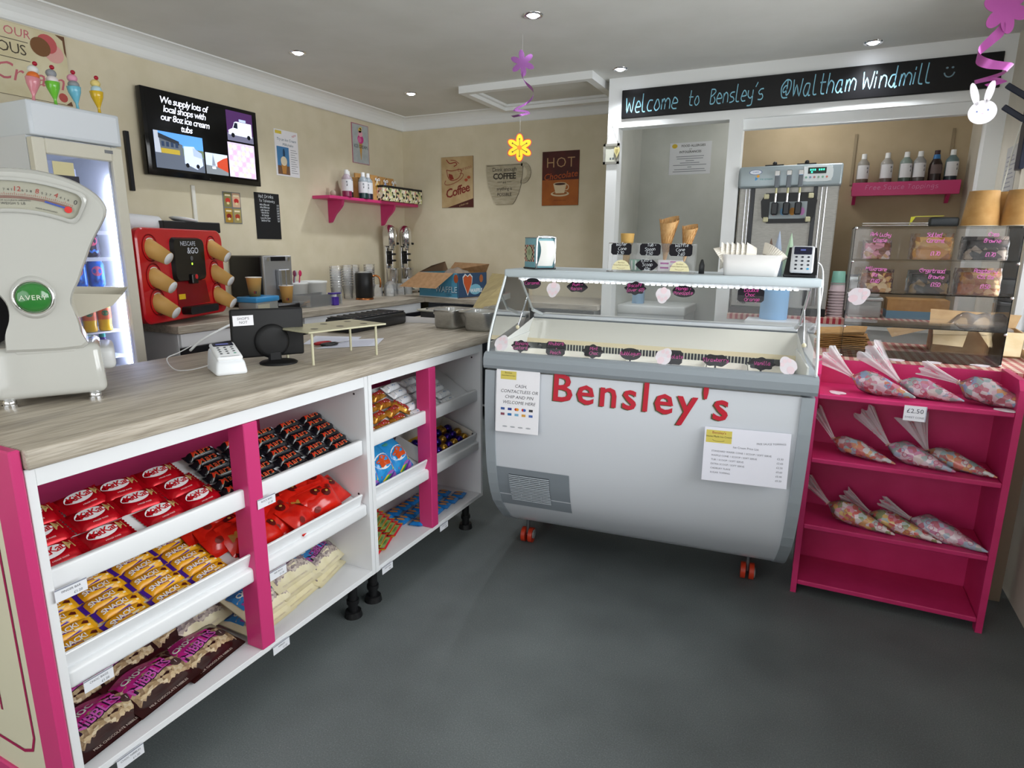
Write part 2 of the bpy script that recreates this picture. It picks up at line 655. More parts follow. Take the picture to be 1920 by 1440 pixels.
# long chalk sign on the partition header
t = thing('welcome_sign', 'long black chalkboard with a handwritten welcome above the serving hatch', 'sign', on_back(-0.24, PY, 2.163))
MB().box(-.965, .965, -.083, .083, 0, .018, mat('0d0d10', 0.3), 0.003).build('board', t)
for s_, ua, ub, sz in (('Welcome', -.935, -.615, .088), ('to', -.55, -.49, .07), ("Bensley's", -.43, -.135, .08), ('@Waltham', -.045, .33, .088), ('Windmill', .36, .665, .085)):
    vf = hand(s_, sz, .085, len(s_))
    xs = [p[0] for p in vf[0]]
    k_ = (ub - ua) / (max(xs) - min(xs))
    MB().decal(([((x - min(xs)) * k_ + ua, y) for x, y in vf[0]], vf[1]), mat('8fcbe0', 0.9), (0, -.004), R(.6), .0187).build('chalk_word', t)
m = MB()
arc = [(.745 + .022 * math.cos(R(a)), .012 + .026 * math.sin(R(a))) for a in range(190, 352, 16)]
m.decal(ribbon(arc, .006), mat('7d9aa8', 0.9), z=.0187)
for dx in (-.012, .012):
    m.poly(ell(.006, .005, 10, .745 + dx, .03), mat('7d9aa8', 0.9), z=.0187)
m.build('chalk_smiley', t)
# ================================================================ FRONT COUNTER
XC = -1.304
WOOD = mat('a89a86', 0.45, key='wood')
_n, _l, _b = nodes(WOOD)
_v = coords(WOOD, (14, 1.1, 14))
_f = noise(WOOD, _v, 3.0, 8, 0.65)
_v2 = coords(WOOD, (90, 4, 90))
_f2 = noise(WOOD, _v2, 3.0, 3)
_m = _n.new('ShaderNodeMix')
_m.data_type = 'RGBA'
_m.blend_type = 'MULTIPLY'
_m.inputs['Factor'].default_value = 0.45
_l.new(ramp(WOOD, _f, [(0.32, '9d9488'), (0.5, 'bab0a0'), (0.68, 'cac2b4')]), _m.inputs['A'])
_l.new(ramp(WOOD, _f2, [(0.35, 'a9a296'), (0.6, 'ffffff')]), _m.inputs['B'])
_l.new(_m.outputs['Result'], _b.inputs['Base Color'])
WOODX = WOOD.copy()
WOODX.name = 'm_wood_x'
for nd in WOODX.node_tree.nodes:
    if nd.type == 'MAPPING':
        s_ = nd.inputs['Scale'].default_value
        nd.inputs['Scale'].default_value = (s_[1], s_[0], s_[2])

m = MB().box(-1.97, -1.288, 0.592, 2.97, 0.871, 0.91, WOOD, 0.004, seg=2)
tag(m.build('worktop'), 'long wood-effect worktop running over the open white snack units', 'worktop')

# end panel, pink edged, with a line border
t = thing('end_panel', 'cream end panel with pink edges closing the near end of the counter', 'panel', TR(-1.30, 0.574, 0))
MB().box(-.66, -.072, .002, .016, .12, .9, mat('d8d2b8', 0.5)).build('inset_panel', t)
m = MB().box(-.074, -.0, -.004, .016, .06, .912, PINK, 0.003).box(-.66, -.0745, -.005, .016, .06, .135, PINK, 0.003).box(-.66, -.0745, -.004, .016, .86, .912, PINK, 0.003)
m.build('pink_edging', t)
m = MB()
LN = mat('a3104f', 0.4)
p = [(-.64, .80)] + [(-.14 + .03 * math.cos(a), .77 + .03 * math.sin(a)) for a in (PI / 2, PI / 4, 0)] + [(-.14 + .05 * math.cos(a) - .02, .25 + .05 * math.sin(a)) for a in (0, -PI / 4, -PI / 2)] + [(-.64, .2)]
F_ = frame((0, .0015, 0), (1, 0, 0), (0, 0, 1))
m.decal(ribbon(p, .008), LN, M=F_)
for x in (-.225, -.252):
    m.decal(ribbon([(x, .36), (x, .28)], .007), LN, M=F_)
m.build('line_border', t)

SL = R(22)
cS, sS = math.cos(SL), math.sin(SL)


def shelf_frame(y, zf, x=XC - .03):
    a = TILT.get(zf, SL)
    return frame((x, y, zf), (0, 1, 0), (-math.cos(a), 0, math.sin(a)))


def base_unit(ya, yb, posty, label, trays):
    t = thing('open_base_unit', label, 'cabinet', TR(XC, ya, 0.15))
    L = yb - ya
    Dp = 0.56
    for y in (0.0, L - .018):
        m = MB().box(-Dp, 0, y, y + .018, 0, .72, LAM, .001)
        yy = y + .018 if y == 0 else y
        sg = 1 if y == 0 else -1
        for hx, hz in ((-.02, .70), (-.045, .655), (-.045, .30)):
            m.cyl((hx, yy - sg * .001, hz), (hx, yy + sg * .0008, hz), .004, mat('3a3438', 0.6), n=10)
        m.build('side_panel', t)
    MB().box(-.018, -.001, .018, L - .018, .682, .718, LAM, .001).build('top_rail', t)
    MB().box(-Dp, -.001, .018, L - .018, 0, .018, LAM, .001).build('bottom_shelf', t)
    MB().box(-.505, -.495, .018, L - .018, .018, .72, PINK).build('back_panel', t)
    MB().box(-.058, .004, posty - ya, posty - ya + .046, .0185, .681, PINK, .002).build('centre_post', t)
    for zf, lip, sl in trays:
        m = MB()
        M = frame((-.03, 0, zf), (0, 1, 0), (-math.cos(sl), 0, math.sin(sl)))
        m.box(.02, L - .02, -.004, .225, -.014, 0, LAM, 0, M)
        if lip:
            m.box(.022, L - .035, -.004, .004, -.02, .045, LAM, .002, M)
            m.box(-.036, -.008, .02, L - .02, zf - .042, zf + .002, LAM, .009, seg=3)
        else:
            m.box(-.034, -.016, .02, L - .02, zf - .014, zf + .038, LAM, .004, seg=2)
        m.build('display_tray', t)
    BL = mat('151517', 0.4)
    for lx in (-.06, -.48):
        for ly in (.05, L - .06):
            MB().cyl((lx, ly, -.15), (lx, ly, -.128), .032, BL, .028).cyl((lx, ly, -.128), (lx, ly, 0), .017, BL).cyl((lx, ly, -.1), (lx, ly, -.085), .022, BL).build('leg', t)
    return t


ZT, ZM, ZB, ZT2, ZM2 = .610, .418, .168, .622, .4181
TILT = {ZT: R(24), ZM: R(19), ZT2: R(31), ZM2: R(19)}
base_unit(0.592, 1.598, 1.088, 'open white snack unit with pink post nearest the camera under the worktop', ((ZT - .15, 0, R(24)), (ZM - .15, 1, R(19))))
base_unit(1.6, 2.394, 1.958, 'open white snack unit with pink post next to the ice cream freezer', ((ZT2 - .15, 0, R(31)), (ZM2 - .15, 1, R(19))))

# shelf-edge tickets
TK = mat('eceef4', 0.5)
k = 0
for y, z, tx, wh in ((0.635, .61, ('FINGER BAR', '£1.20'), 'under the red wafer bars, top shelf edge'), (0.66, .385, ('CHOC BAGS', '£1.20'), 'under the yellow biscuit bars, middle shelf edge'), (0.70, .155, ('CHOC NIBBLES', '£1.20'), 'below the brown nibble bags, bottom edge'),
                     (1.14, .61, ('BLACK BARS', '£1.20'), 'under the black wrapped bars, right of the pink post'), (1.16, .385, ('RED BAGS', '£1.20'), 'under the red sweet bags, right of the pink post'), (1.15, .155, ('NIBBLES', '£1.20'), 'below the cream nibble bags, bottom edge'),
                     (1.655, .155, ('CHEW BARS', '50p'), 'below the red and yellow chews, bottom edge'), (2.04, .155, ('BISCUITS', '£1.00'), 'below the blue biscuit packs, bottom edge')):
    m = MB()
    m.M = Matrix.Scale(.68, 4)
    m.box(-.045, .045, -.022, .018, 0, .002, TK, 0)
    m.poly(rect(-.045, .045, .014, .018), mat('8c90a0', .5), z=.0026)
    m.text(tx[0], .010, mat('55565e', .7), (0, .004), z=.0026)
    m.text(tx[1], .011, mat('55565e', .7), (.018, -.012), z=.0026)
    o = m.build('price_ticket', None, on_left(XC + .0065, y, z - .008))
    tag(o, 'small white price ticket ' + wh, 'price ticket', 'shelf edge price tickets')


# ---------------------------------------------------------------- wrapped bars
def wrap(L, W, H, body, crimp=0.012, end=None, nx=14, ny=6, rag=0.0):
    """flow-wrapped bar lying flat on z=0: pillow with two zigzag crimped fins"""
    end = end or body
    Li = L / 2 - crimp

    def h(x, y):
        u = min(1, abs(x) / Li)
        v = min(1, abs(y) / (W / 2))
        return max(0.0015, H * (1 - v ** 4) ** 0.5 * (1 - u ** 8) ** 0.6)
    m = MB()

    def top(s, r):
        x, y = (s - .5) * 2 * Li, (r - .5) * W
        return (x, y, h(x, y))
    m.grid(top, nx, ny, body)
    m.grid(lambda s, r: ((s - .5) * 2 * Li, (.5 - r) * W, 0), 2, 2, body, smooth=False)
    for sg in (-1, 1):
        z = 7
        P = [(sg * Li, -W / 2, .0015), (sg * Li, W / 2, .0015)]
        for i in range(2 * z + 1):
            P.append((sg * (Li + crimp - (.003 if i % 2 else 0)), W / 2 - W * i / (2 * z), .002 + rag * math.sin(i)))
        m.add(P if sg < 0 else P, [tuple(range(len(P)))[::-sg]], end)
    m.h = h
    return m


def stack_label(r, nr, c, nc, what, where):
    row = {0: 'front', nr - 1: 'back'}.get(r, ORD[r] + ' from front' if nr > 3 else 'middle')
    return '%s, %s row, %s from left, %s' % (what, row, ORD[c], where)


def lay(proto, spots, zf, name, cat, what, where, group, jit=0.004, rj=3, flat=False, tl=0):
    """spots: list of (row, nr, col, nc, y, d, dz, rot)"""
    for i, (r, nr, c, nc, y, d, dz, rot) in enumerate(spots):
        if flat:
            M = frame((XC - .03 - d, y, zf + dz), (0, 1, 0), (-1, 0, 0)) @ TR(0, 0, .016 if tl else 0, 0, R(tl))
        else:
            M = shelf_frame(y, zf) @ TR(0, d, dz)
        M = M @ TR(random.uniform(-jit, jit), random.uniform(-jit, jit) * .5, 0, rot + R(random.uniform(-rj, rj)))
        o = proto if i == 0 else dup(proto, M)
        o.matrix_world = M
        tag(o, stack_label(r, nr, c, nc, what, where), cat, group)
    return


# red wafer bars
RED = noisy('b00618', 'c60c1e', 40, 0.22, key='foilred', metal=0.35)
m = wrap(.114, .064, .014, RED, .010)
h = m.h
m.decal(fan(ell(.034, .018, 24, -.008, .004)), WHITE, fn=h, z=.0008, rot=R(3))
m.text('KitKat', .0275, mat('c60c1e', .4), (-.006, .004), R(6), .0014, h, bold=.01, spacing=.82, shear=.1)
m.decal(fan([(.026, -.008), (.045, -.003), (.045, .02), (.028, .019)]), mat('c7a86a', .5), fn=h, z=.0008)
m.text('20g', .008, mat('7a4a2a', .6), (.036, .006), 0, .0014, h)
m.text('4 FINGER WAFER', .0045, mat('f0d0d0', .6), (0, -.0235), 0, .0012, h)
kk = m.build('chocolate_bar')
sp = []
for c, y in enumerate((.672, .782, .892, .998)):
    for r, d in enumerate((.068, .131, .194)):
        sp.append((r, 3, c, 4, y + (.012 * r - .012) * (-1 if c > 1 else 1), d, .001 * r + .002, R((2, 4, -1, 3)[c])))
lay(kk, sp, ZT, 'chocolate_bar', 'chocolate bar', 'red wrapped wafer bar', 'top left tray', 'red wafer bars on the top tray', rj=4)

# black bars
BLK = noisy('0b0b10', '16161e', 50, 0.25, key='foilblack', coat=0.3)
m = wrap(.107, .0285, .017, BLK, .010)
h = m.h
for dx, dy, cc in ((0.001, -.0008, 'd9b070'), (0, 0, 'd8361c')):
    m.text('Mars', .0305, mat(cc, .45), (-.008 + dx, .001 + dy), R(3), .0012 if dx else .0018, h, bold=.004, shear=.25, spacing=1.02)
m.decal(fan(ell(.007, .0055, 12, .037, .001)), mat('c9cdd6', .4), fn=h, z=.001)
mb_ = m.build('chocolate_bar')
sp = []
for c, y in enumerate((1.10, 1.21, 1.32, 1.43, 1.535)):
    for r in range(6):
        sp.append((r, 6, c, 5, y + .006 * (r % 2) - .003 * c + .006, .045 + r * .0305, .003 + .0035 * r, R(1.5)))
lay(mb_, sp, ZT, 'chocolate_bar', 'chocolate bar', 'black wrapped chocolate bar', 'top tray', 'black wrapped bars on the top tray', rj=2)

# yellow and purple biscuit bars
YEL = noisy('e3a010', 'f2b622', 30, 0.28, key='foilyel')
PUR = noisy('3a1a86', '48229a', 40, 0.28, key='foilpur')
m = wrap(.112, .038, .014, YEL, .010)
h = m.h
m.decal(fan([(-.046, -.017), (.02, -.017), (.012, -.010), (-.036, -.004), (-.04, .017), (-.046, .017)]), PUR, fn=h, z=.0008)
m.decal(fan([(-.056, -.017), (-.045, -.017), (-.045, .017), (-.056, .017)]), PUR, z=.0026)
m.text('SNACK!', .019, WHITE, (-.011, -.001), R(5), .0014, h, bold=.02, shear=.1, spacing=.9)
m.decal(([(.024, -.003), (.033, .004), (.041, .002), (.038, -.008)], [(0, 3, 2, 1)]), mat('5a1c12', .5), fn=h, z=.0016)
m.decal((rect(.006, .04, -.0135, -.009), [(0, 1, 2, 3)]), mat('f4e6c0', .5), fn=h, z=.0014)
sn = m.build('biscuit_bar')
sp = []
for c, y in enumerate((.668, .778, .888, .995)):
    for r in range(5):
        sp.append((r, 5, c, 4, y + .004 * (r % 2), .040 + r * .0385, .003, R(3)))
lay(sn, sp, ZM, 'biscuit_bar', 'biscuit bar', 'yellow and purple biscuit bar', 'middle left tray', 'yellow biscuit bars on the middle tray', rj=5)


# ---------------------------------------------------------------- pouches
def pouch(L, W, H, body, top=.02, n=12):
    def h(x, y):
        u = min(1, abs(x) / (L / 2 - .004))
        v = min(1, abs(y) / (W / 2 - top))
        b = (1 - u ** 4) ** .7 * (1 - v ** 2.4) ** .8
        return .003 + H * b * (1 + .07 * math.sin(x * 110 + y * 40) + .05 * math.sin(y * 150 - x * 60))
    m = MB()

    def f(s, r):
        x, y = (s - .5) * L, (r - .5) * W
        return (x, y, h(x, y))
    m.grid(f, n + 4, n, body)
    m.grid(lambda s, r: ((s - .5) * L, (.5 - r) * W, 0), 2, 2, body, smooth=False)
    m.h = h
    return m


def nibbles(body, win, acc, wordc, small):
    m = pouch(.180, .150, .026, body)
    h = m.h

    def arc_(r, x0=-.08, n=14):
        return [(x0 + r * 1.9 * math.cos(R(a)), -.055 + r * 1.7 * math.sin(R(a))) for a in [90 * i / n for i in range(n + 1)]]
    def ring(P, Q):
        n = len(P)
        return (P + Q, [(i, i + 1, n + i + 1, n + i) for i in range(n - 1)])
    for k in range(4):
        m.decal(ring([(x, -.055 + (y + .055) * (k + 1) / 4) for x, y in [(-.075 + .155 * i / 12, .03 - .018 * abs(i - 5) / 6) for i in range(13)]][::-1],
                     [(x, -.055 + (y + .055) * k / 4) for x, y in [(-.075 + .155 * i / 12, .03 - .018 * abs(i - 5) / 6) for i in range(13)]][::-1]), win, fn=h, z=.0012)
    # accent flash
    for k in range(3):
        P = [(-.078 + .125 * i / 10, -.018 + .024 * k + .016 * math.sin(PI * i / 10)) for i in range(11)]
        Q = [(x, y + .024) for x, y in P]
        m.decal(ring(Q, P), acc, fn=h, z=.0020)
    m.text('NIBBLES', .036, mat('2a1030', .5), (-.009, -.004), R(8), .0026, h, bold=.045, spacing=.85)
    m.text('NIBBLES', .036, wordc, (-.010, -.003), R(8), .0032, h, bold=.015, spacing=.93)
    m.text('CHOC', .024, mat('dfe6dc', .5), (-.03, .030), R(8), .0032, h, bold=.03)
    m.decal(fan(ell(.016, .012, 14, .058, -.012)), small, fn=h, z=.0026)
    m.text('1', .014, mat('d8d0c8', .5), (.058, -.012), 0, .003, h)
    m.text('MILK CHOCOLATE NIBBLES', .009, mat('d8ccc0', .5), (-.005, -.0635), 0, .0014, h)
    return m


BRN = noisy('2a0f10', '3a1a16', 30, 0.2, key='foilbrn', coat=0.5)
NUT = cells(['b49a74', 'c9b28c', '8e7456', 'd4c2a0', 'a58a68'], 110, .5)
m = nibbles(BRN, NUT, mat('c8288c', .35), mat('d060b8', .4), mat('4a3432', .5))
nb = m.build('nibble_bag')
sp = [(0, 2, 0, 3, .705, .080, .002, R(2)), (0, 2, 1, 3, .845, .088, .010, R(7)), (0, 2, 2, 3, .99, .096, .004, R(5)),
      (1, 2, 0, 3, .703, .205, .012, R(2)), (1, 2, 1, 3, .845, .21, .022, R(7)), (1, 2, 2, 3, .99, .22, .034, R(4))]
lay(nb, sp, ZB + .004, 'nibble_bag', 'sweet bag', 'brown and pink bag of chocolate nibbles', 'bottom shelf', 'brown nibble bags on the bottom shelf', flat=True, rj=3, tl=13)

CRM = noisy('e6dcb4', 'f0e8c8', 20, 0.3, key='foilcrm')
NUT2 = cells(['9a8c88', 'b7a8a0', '85767a', 'c8bab0', 'd6cabc'], 110, .5)
m = nibbles(CRM, NUT2, mat('3a86c4', .35), mat('a84f9c', .4), mat('7b6b74', .5))
nc = m.build('nibble_bag')
sp = []
names = []
for c, (y, n) in enumerate(((1.19, 2), (1.325, 3), (1.478, 2))):
    for k in range(n):
        sp.append((k, n, c, 3, y + (k % 2) * .012, .10 + .006 * k + .02 * c, .002 + k * .0335, R((6, 8, 14)[c] - 2 * k)))
for i, (k, n, c, _x, y, d, dz, rot) in enumerate(sp):
    top_ = k >= n - 1
    M = frame((XC - .03 - d, y, ZB + .002 + dz), (0, 1, 0), (-1, 0, 0)) @ TR(0, 0, .026 if top_ else .012, rot, R(24 if top_ else 9), 0)
    o = nc if i == 0 else dup(nc, M)
    o.matrix_world = M
    pos = 'at the bottom of' if k == 0 else 'on top of' if k == n - 1 else ORD[k] + ' from bottom in'
    tag(o, 'cream and blue nibble bag %s the %s pile on the bottom shelf' % (pos, ('left', 'middle', 'right')[c]), 'sweet bag', 'cream nibble bags on the bottom shelf')
o = dup(nc, frame((XC - .24, 1.045, ZB + .06), (0, 1, .1), (-.9, 0, .4)), 'cream nibble bag leaning alone behind the pink post', 'cream nibble bags on the bottom shelf')

# red sweet bags, shingled upright
RB = noisy('c41408', 'd92412', 30, 0.22, key='foilredbag', coat=0.3)
m = pouch(.150, .118, .022, RB, .016)
h = m.h
m.decal(fan(ell(.017, .014, 14, .03, .024)), mat('5a0f0a', .3), fn=h, z=.0012)
m.decal(fan(ell(.005, .004, 10, .034, .028)), mat('e8c860', .3, .3), fn=h, z=.0022)
m.decal(fan(ell(.012, .010, 12, .058, .038)), mat('7a1a10', .3), fn=h, z=.0012)
m.decal(fan([(-.066, -.06), (.066, -.05), (.066, -.012), (-.066, -.034)]), mat('5a0a18', .4), fn=h, z=.0008)
m.text('Maltesers', .0275, WHITE, (0, -.040), R(6), .0018, h, bold=.012, shear=.2)
m.decal(fan(rect(-.06, -.035, -.005, .02)), mat('b07a30', .4), fn=h, z=.0012)
mt = m.build('sweet_bag')
m = pouch(.135, .112, .020, RB, .014)
h = m.h
m.decal(fan(ell(.017, .014, 14, .03, .020)), mat('5a0f0a', .3), fn=h, z=.0012)
m.decal(fan(ell(.005, .004, 10, .034, .024)), mat('e8c860', .3, .3), fn=h, z=.0022)
m.decal(fan(ell(.012, .010, 12, .052, .036)), mat('7a1a10', .3), fn=h, z=.0012)
m.decal(fan(ell(.013, .010, 12, -.03, -.02)), mat('7a1a10', .3), fn=h, z=.0012)
mt2 = m.build('sweet_bag')
sp = [(1.155, .045, .004, 58, 6), (1.26, .04, .004, 62, 4), (1.39, .045, .004, 60, 8), (1.50, .05, .006, 56, 12),
      (1.12, .085, .012, 52, 5), (1.235, .085, .016, 54, 10), (1.35, .09, .018, 50, 6), (1.47, .09, .022, 52, 14),
      (1.10, .13, .022, 46, 3), (1.22, .135, .026, 44, 9), (1.34, .135, .030, 42, 7), (1.46, .14, .034, 44, 15), (1.085, .15, .030, 44, -8), (1.19, .02, .004, 66, -12), (1.33, .02, .004, 64, 14), (1.44, .025, .006, 60, -6), (1.29, .11, .026, 50, -14), (1.40, .115, .03, 48, 12)]
for i, (y, d, dz, tl, rot) in enumerate(sp):
    rr_ = random.Random(i)
    M = shelf_frame(y, ZM) @ TR(0, d + .02, .012 + dz * .6, 0, R(tl - 34 + rr_.uniform(-10, 8))) @ TR(rr_.uniform(-.01, .01), .025, 0, R(rot + rr_.uniform(-16, 14)), 0, R(rr_.uniform(-14, 14)))
    src = mt if i in (0, 2) else mt2
    o = mt if i == 0 else dup(src, M)
    if i == 1:
        D.objects.remove(o)
        o = mt2
    o.matrix_world = M
    wh = 'showing behind the left side of the pink post' if i == 12 else '%s of the loose bags on top of the pile' % ORD[i - 13] if i > 12 else '%s from left in the %s row right of the post' % (ORD[i % 4], ('front', 'middle', 'back')[i // 4])
    tag(o, 'shiny red sweet bag %s' % wh, 'sweet bag', 'red sweet bags on the middle tray')

# ------------------------------------------- second unit
GLD = noisy('a8641a', 'd9a040', 60, 0.22, key='foilgold', metal=0.5)
m = wrap(.098, .036, .019, GLD, .012)
h = m.h
m.decal(fan([(-.034, -.011), (.026, -.011), (.038, .013), (-.028, .013)]), mat('f0dcd4', .4), fn=h, z=.0010)
m.text('TWIX', .028, mat('c0203c', .4), (0, 0), 0, .0018, h, bold=.02, shear=.15, spacing=.95)
tw = m.build('chocolate_bar')
sp = []
for c, y in enumerate((1.655, 1.745, 1.835)):
    for r in range(4):
        sp.append((r, 4, c, 3, y + .012 * (r % 2), .040 + r * .042, .004 + .005 * r, R((8, 4, 6)[c])))
lay(tw, sp, ZT2, 'chocolate_bar', 'chocolate bar', 'gold wrapped caramel biscuit bar', 'far top tray', 'gold wrapped bars on the far top tray', rj=7)
M = shelf_frame(1.895, ZT2) @ TR(0, .085, .014, R(-62))
dup(tw, M, 'gold wrapped bar turned crossways against the white and blue bars', 'gold wrapped bars on the far top tray')

WB = noisy('e4eaf0', 'f8fafc', 50, 0.3, key='foilwhite', metal=0.0)
m = wrap(.112, .036, .018, WB, .014)
h = m.h
m.decal(fan([(-.036, -.010), (.034, -.012), (.036, .008), (-.034, .010)]), mat('2c7fc0', .4), fn=h, z=.0010)
m.text('BOUNTY', .019, WHITE, (0, 0), R(-1), .0018, h, bold=.02, spacing=.9)
bo = m.build('chocolate_bar')
sp = []
for c, y in enumerate((1.955, 2.07, 2.19)):
    for r in range(5):
        sp.append((r, 5, c, 3, y + .004 * (r % 2), .034 + r * .0375, .006 + .004 * r, R(2)))
lay(bo, sp, ZT2, 'chocolate_bar', 'chocolate bar', 'white and blue wrapped bar', 'far top tray', 'white and blue bars on the far top tray', rj=2)

# blue crisp-style bags standing upright
BB = noisy('1f8fd6', '3aa6e6', 20, 0.22, key='foilblue', coat=0.3)
m = pouch(.115, .165, .030, BB, .022)
h = m.h
m.decal(fan(ell(.046, .03, 18, 0, -.004)), mat('f2f2f2', .3), fn=h, z=.0010)
blob = [(.034 * math.cos(a) * (1 + .18 * math.sin(5 * a)), -.004 + .021 * math.sin(a) * (1 + .18 * math.sin(5 * a))) for a in [2 * PI * i / 24 for i in range(24)]]
m.decal(fan(blob), mat('d8531c', .35), fn=h, z=.0018)
for i, c_ in enumerate(('d83020', 'e8a020', 'f0d820', '38a048', '6a30a0')):
    m.decal((rect(-.05, .03, -.032 - .008 * i - .008, -.032 - .008 * i), [(0, 1, 2, 3)]), mat(c_, .35), fn=h, z=.0014, rot=R(18), at=(.0, -.004))
m.decal(fan(ell(.03, .018, 16, .022, -.066)), mat('b070c8', .35), fn=h, z=.0014)
m.decal(fan(ell(.012, .009, 12, -.02, .052)), mat('58b8a0', .35), fn=h, z=.0012)
bb = m.build('sweet_bag')
sp = [(1.665, .03, 0, 62, -6, 'leftmost in front'), (1.76, .035, 0, 64, 5, 'in the middle of the front'), (1.865, .04, 0, 62, 10, 'rightmost, tucked behind the pink post'),
      (1.70, .11, .02, 50, -4, 'left one at the back'), (1.81, .115, .02, 50, 6, 'right one at the back')]
for i, (y, d, dz, tl, rot, wh) in enumerate(sp):
    M = shelf_frame(y, ZM2) @ TR(0, d + .01, .012 + dz, 0, R(tl - 28)) @ TR(0, .06, 0, R(rot))
    o = bb if i == 0 else dup(bb, M)
    o.matrix_world = M
    tag(o, 'bright blue sweet bag with orange blob, %s' % wh, 'sweet bag', 'blue sweet bags on the far middle tray')

# yellow tray of foil balls
t = thing('display_box', 'shallow yellow card box holding foil wrapped chocolate balls', 'box', shelf_frame(2.15, ZM2) @ TR(0, .012, .003))
CB = mat('d9a41c', .5)
m = MB().box(-.17, .19, 0, .16, 0, .003, CB).box(-.17, .19, -.003, 0, 0, .030, CB).box(-.17, .19, .16, .163, 0, .075, mat('dcd8d0', .5)).box(-.173, -.17, 0, .16, 0, .06, mat('dcd8d0', .5)).box(.19, .193, 0, .16, 0, .05, mat('dcd8d0', .5))
m.build('tray', t)
MB().text('Golden eggs', .02, mat('a02818', .5), (0.06, .014), M=frame((0, -.0036, 0), (1, 0, 0), (0, 0, 1)), shear=.2).build('lettering', t)
fp = noisy('2a1a6a', '4a2ab0', 40, .18, key='fpurple', metal=.6)
fg = noisy('a87a20', 'd9b050', 40, .18, key='fgold', metal=.6)
ft = noisy('a89a80', 'd8ccb4', 40, .25, key='fsilver', metal=.5)
balls = [MB().sphere((0, 0, .020), .020, c_, 14).build('foil_ball') for c_ in (fp, fg, ft)]
used = [False] * 3
for r in range(3):
    for c in range(8):
        q = random.choice((0, 0, 1, 1, 2))
        M = shelf_frame(2.15, ZM2) @ TR(-.145 + c * .0425 + (.014 if r % 2 else 0), .028 + r * .044, .0065)
        o = balls[q] if not used[q] else dup(balls[q], M)
        used[q] = True
        o.matrix_world = M
        cn = ('purple', 'gold', 'silver')[q]
        tag(o, '%s foil chocolate ball, %s from left in the %s row of the yellow box' % (cn, ORD[c], ('front', 'middle', 'back')[r]), 'chocolate', 'foil chocolate balls in the yellow box')

# chew bars
CH = noisy('c8202c', 'e03038', 30, .25, key='foilchew')
m = wrap(.130, .024, .010, CH, .012, mat('e8b818', .3))
h = m.h
m.decal((rect(-.062, .026, -.009, .009), [(0, 1, 2, 3)]), mat('a9c878', .4), fn=lambda x, y: .0095, z=.001)
m.decal((rect(-.062, .026, .006, .0095), [(0, 1, 2, 3)]), mat('e8d030', .4), fn=lambda x, y: .0095, z=.0016)
m.text('CHEWS', .012, mat('4a8a3a', .5), (-.018, -.002), 0, .0125, bold=.01)
m.decal(fan(ell(.008, .006, 10, .045, 0)), mat('f4e0d0', .4), fn=h, z=.0012)
ch = m.build('chew_bar')
sp = []
for c, y in enumerate((1.69, 1.78, 1.87)):
    for r in range(8):
        sp.append((r, 8, c, 3, y + .006 * r - .02, (.03, .045, .07)[c] + .0235 * r, .002 + .004 * r + .006 * c, R(60)))
for i, (r, nr, c, ncol, y, d, dz, rot) in enumerate(sp):
    M = frame((XC - .03 - d, y, ZB + .002 + dz), (0, 1, 0), (-1, 0, 0)) @ TR(random.uniform(-.004, .004), 0, 0, rot * .35 + R(random.uniform(-4, 4)))
    o = ch if i == 0 else dup(ch, M)
    o.matrix_world = M
    tag(o, stack_label(r, nr, c, ncol, 'red and yellow chew bar', 'far bottom shelf'), 'chew bar', 'red and yellow chew bars on the bottom shelf')

# blue biscuit packs
BP = noisy('1a78c8', '2a8edc', 30, .25, key='foilbp')
m = wrap(.075, .060, .012, BP, .008)
h = m.h
for dx in (-.012, .012):
    m.decal(fan(ell(.009, .019, 14, dx, -.002)), mat('d89a58', .5), fn=h, z=.0010)
    m.decal(fan(ell(.006, .004, 8, dx, .024)), mat('c05a70', .5), fn=h, z=.0010)
m.decal((rect(-.03, .03, -.027, -.023), [(0, 1, 2, 3)]), mat('b85a78', .5), fn=h, z=.001)
bp = m.build('biscuit_pack')
sp = []
for c in range(6):
    for r in range(3):
        sp.append((r, 3, c, 6, 1.975 + c * .064 - .02 * r, .045 + r * .07, .002 + .002 * r, R(10)))
for i, (r, nr, c, ncol, y, d, dz, rot) in enumerate(sp):
    M = frame((XC - .03 - d, y, ZB + .002 + dz), (0, 1, 0), (-1, 0, 0)) @ TR(0, 0, 0, rot + R(random.uniform(-5, 5)), R(random.uniform(-3, 0)))
    o = bp if i == 0 else dup(bp, M)
    o.matrix_world = M
    tag(o, stack_label(r, nr, c, ncol, 'blue biscuit pack', 'far bottom shelf'), 'biscuit pack', 'blue biscuit packs on the bottom shelf')
# ================================================================ ON THE FRONT WORKTOP
ZW = 0.91
# ---- old shop scale
ENAM = mat('bcbcb6', 0.16, coat=0.6)
SF = frame((-1.612, .818, ZW), (.512, .859, 0), (0, 0, 1))   # local x right, y up, z towards the viewer
t = thing('shop_scale', 'old cream enamel fan-faced shop scale at the near end of the worktop', 'scale', SF)
m = MB()
def lerpP(P, z0, z1, m, mt, s0=1.0, s1=1.0, c=(0, 0)):
    n = len(P)
    V = [(c[0] + (x - c[0]) * s0, c[1] + (y - c[1]) * s0, z0) for x, y in P] + [(c[0] + (x - c[0]) * s1, c[1] + (y - c[1]) * s1, z1) for x, y in P]
    m.add(V, [(i, (i + 1) % n, n + (i + 1) % n, n + i) for i in range(n)], mt, True)
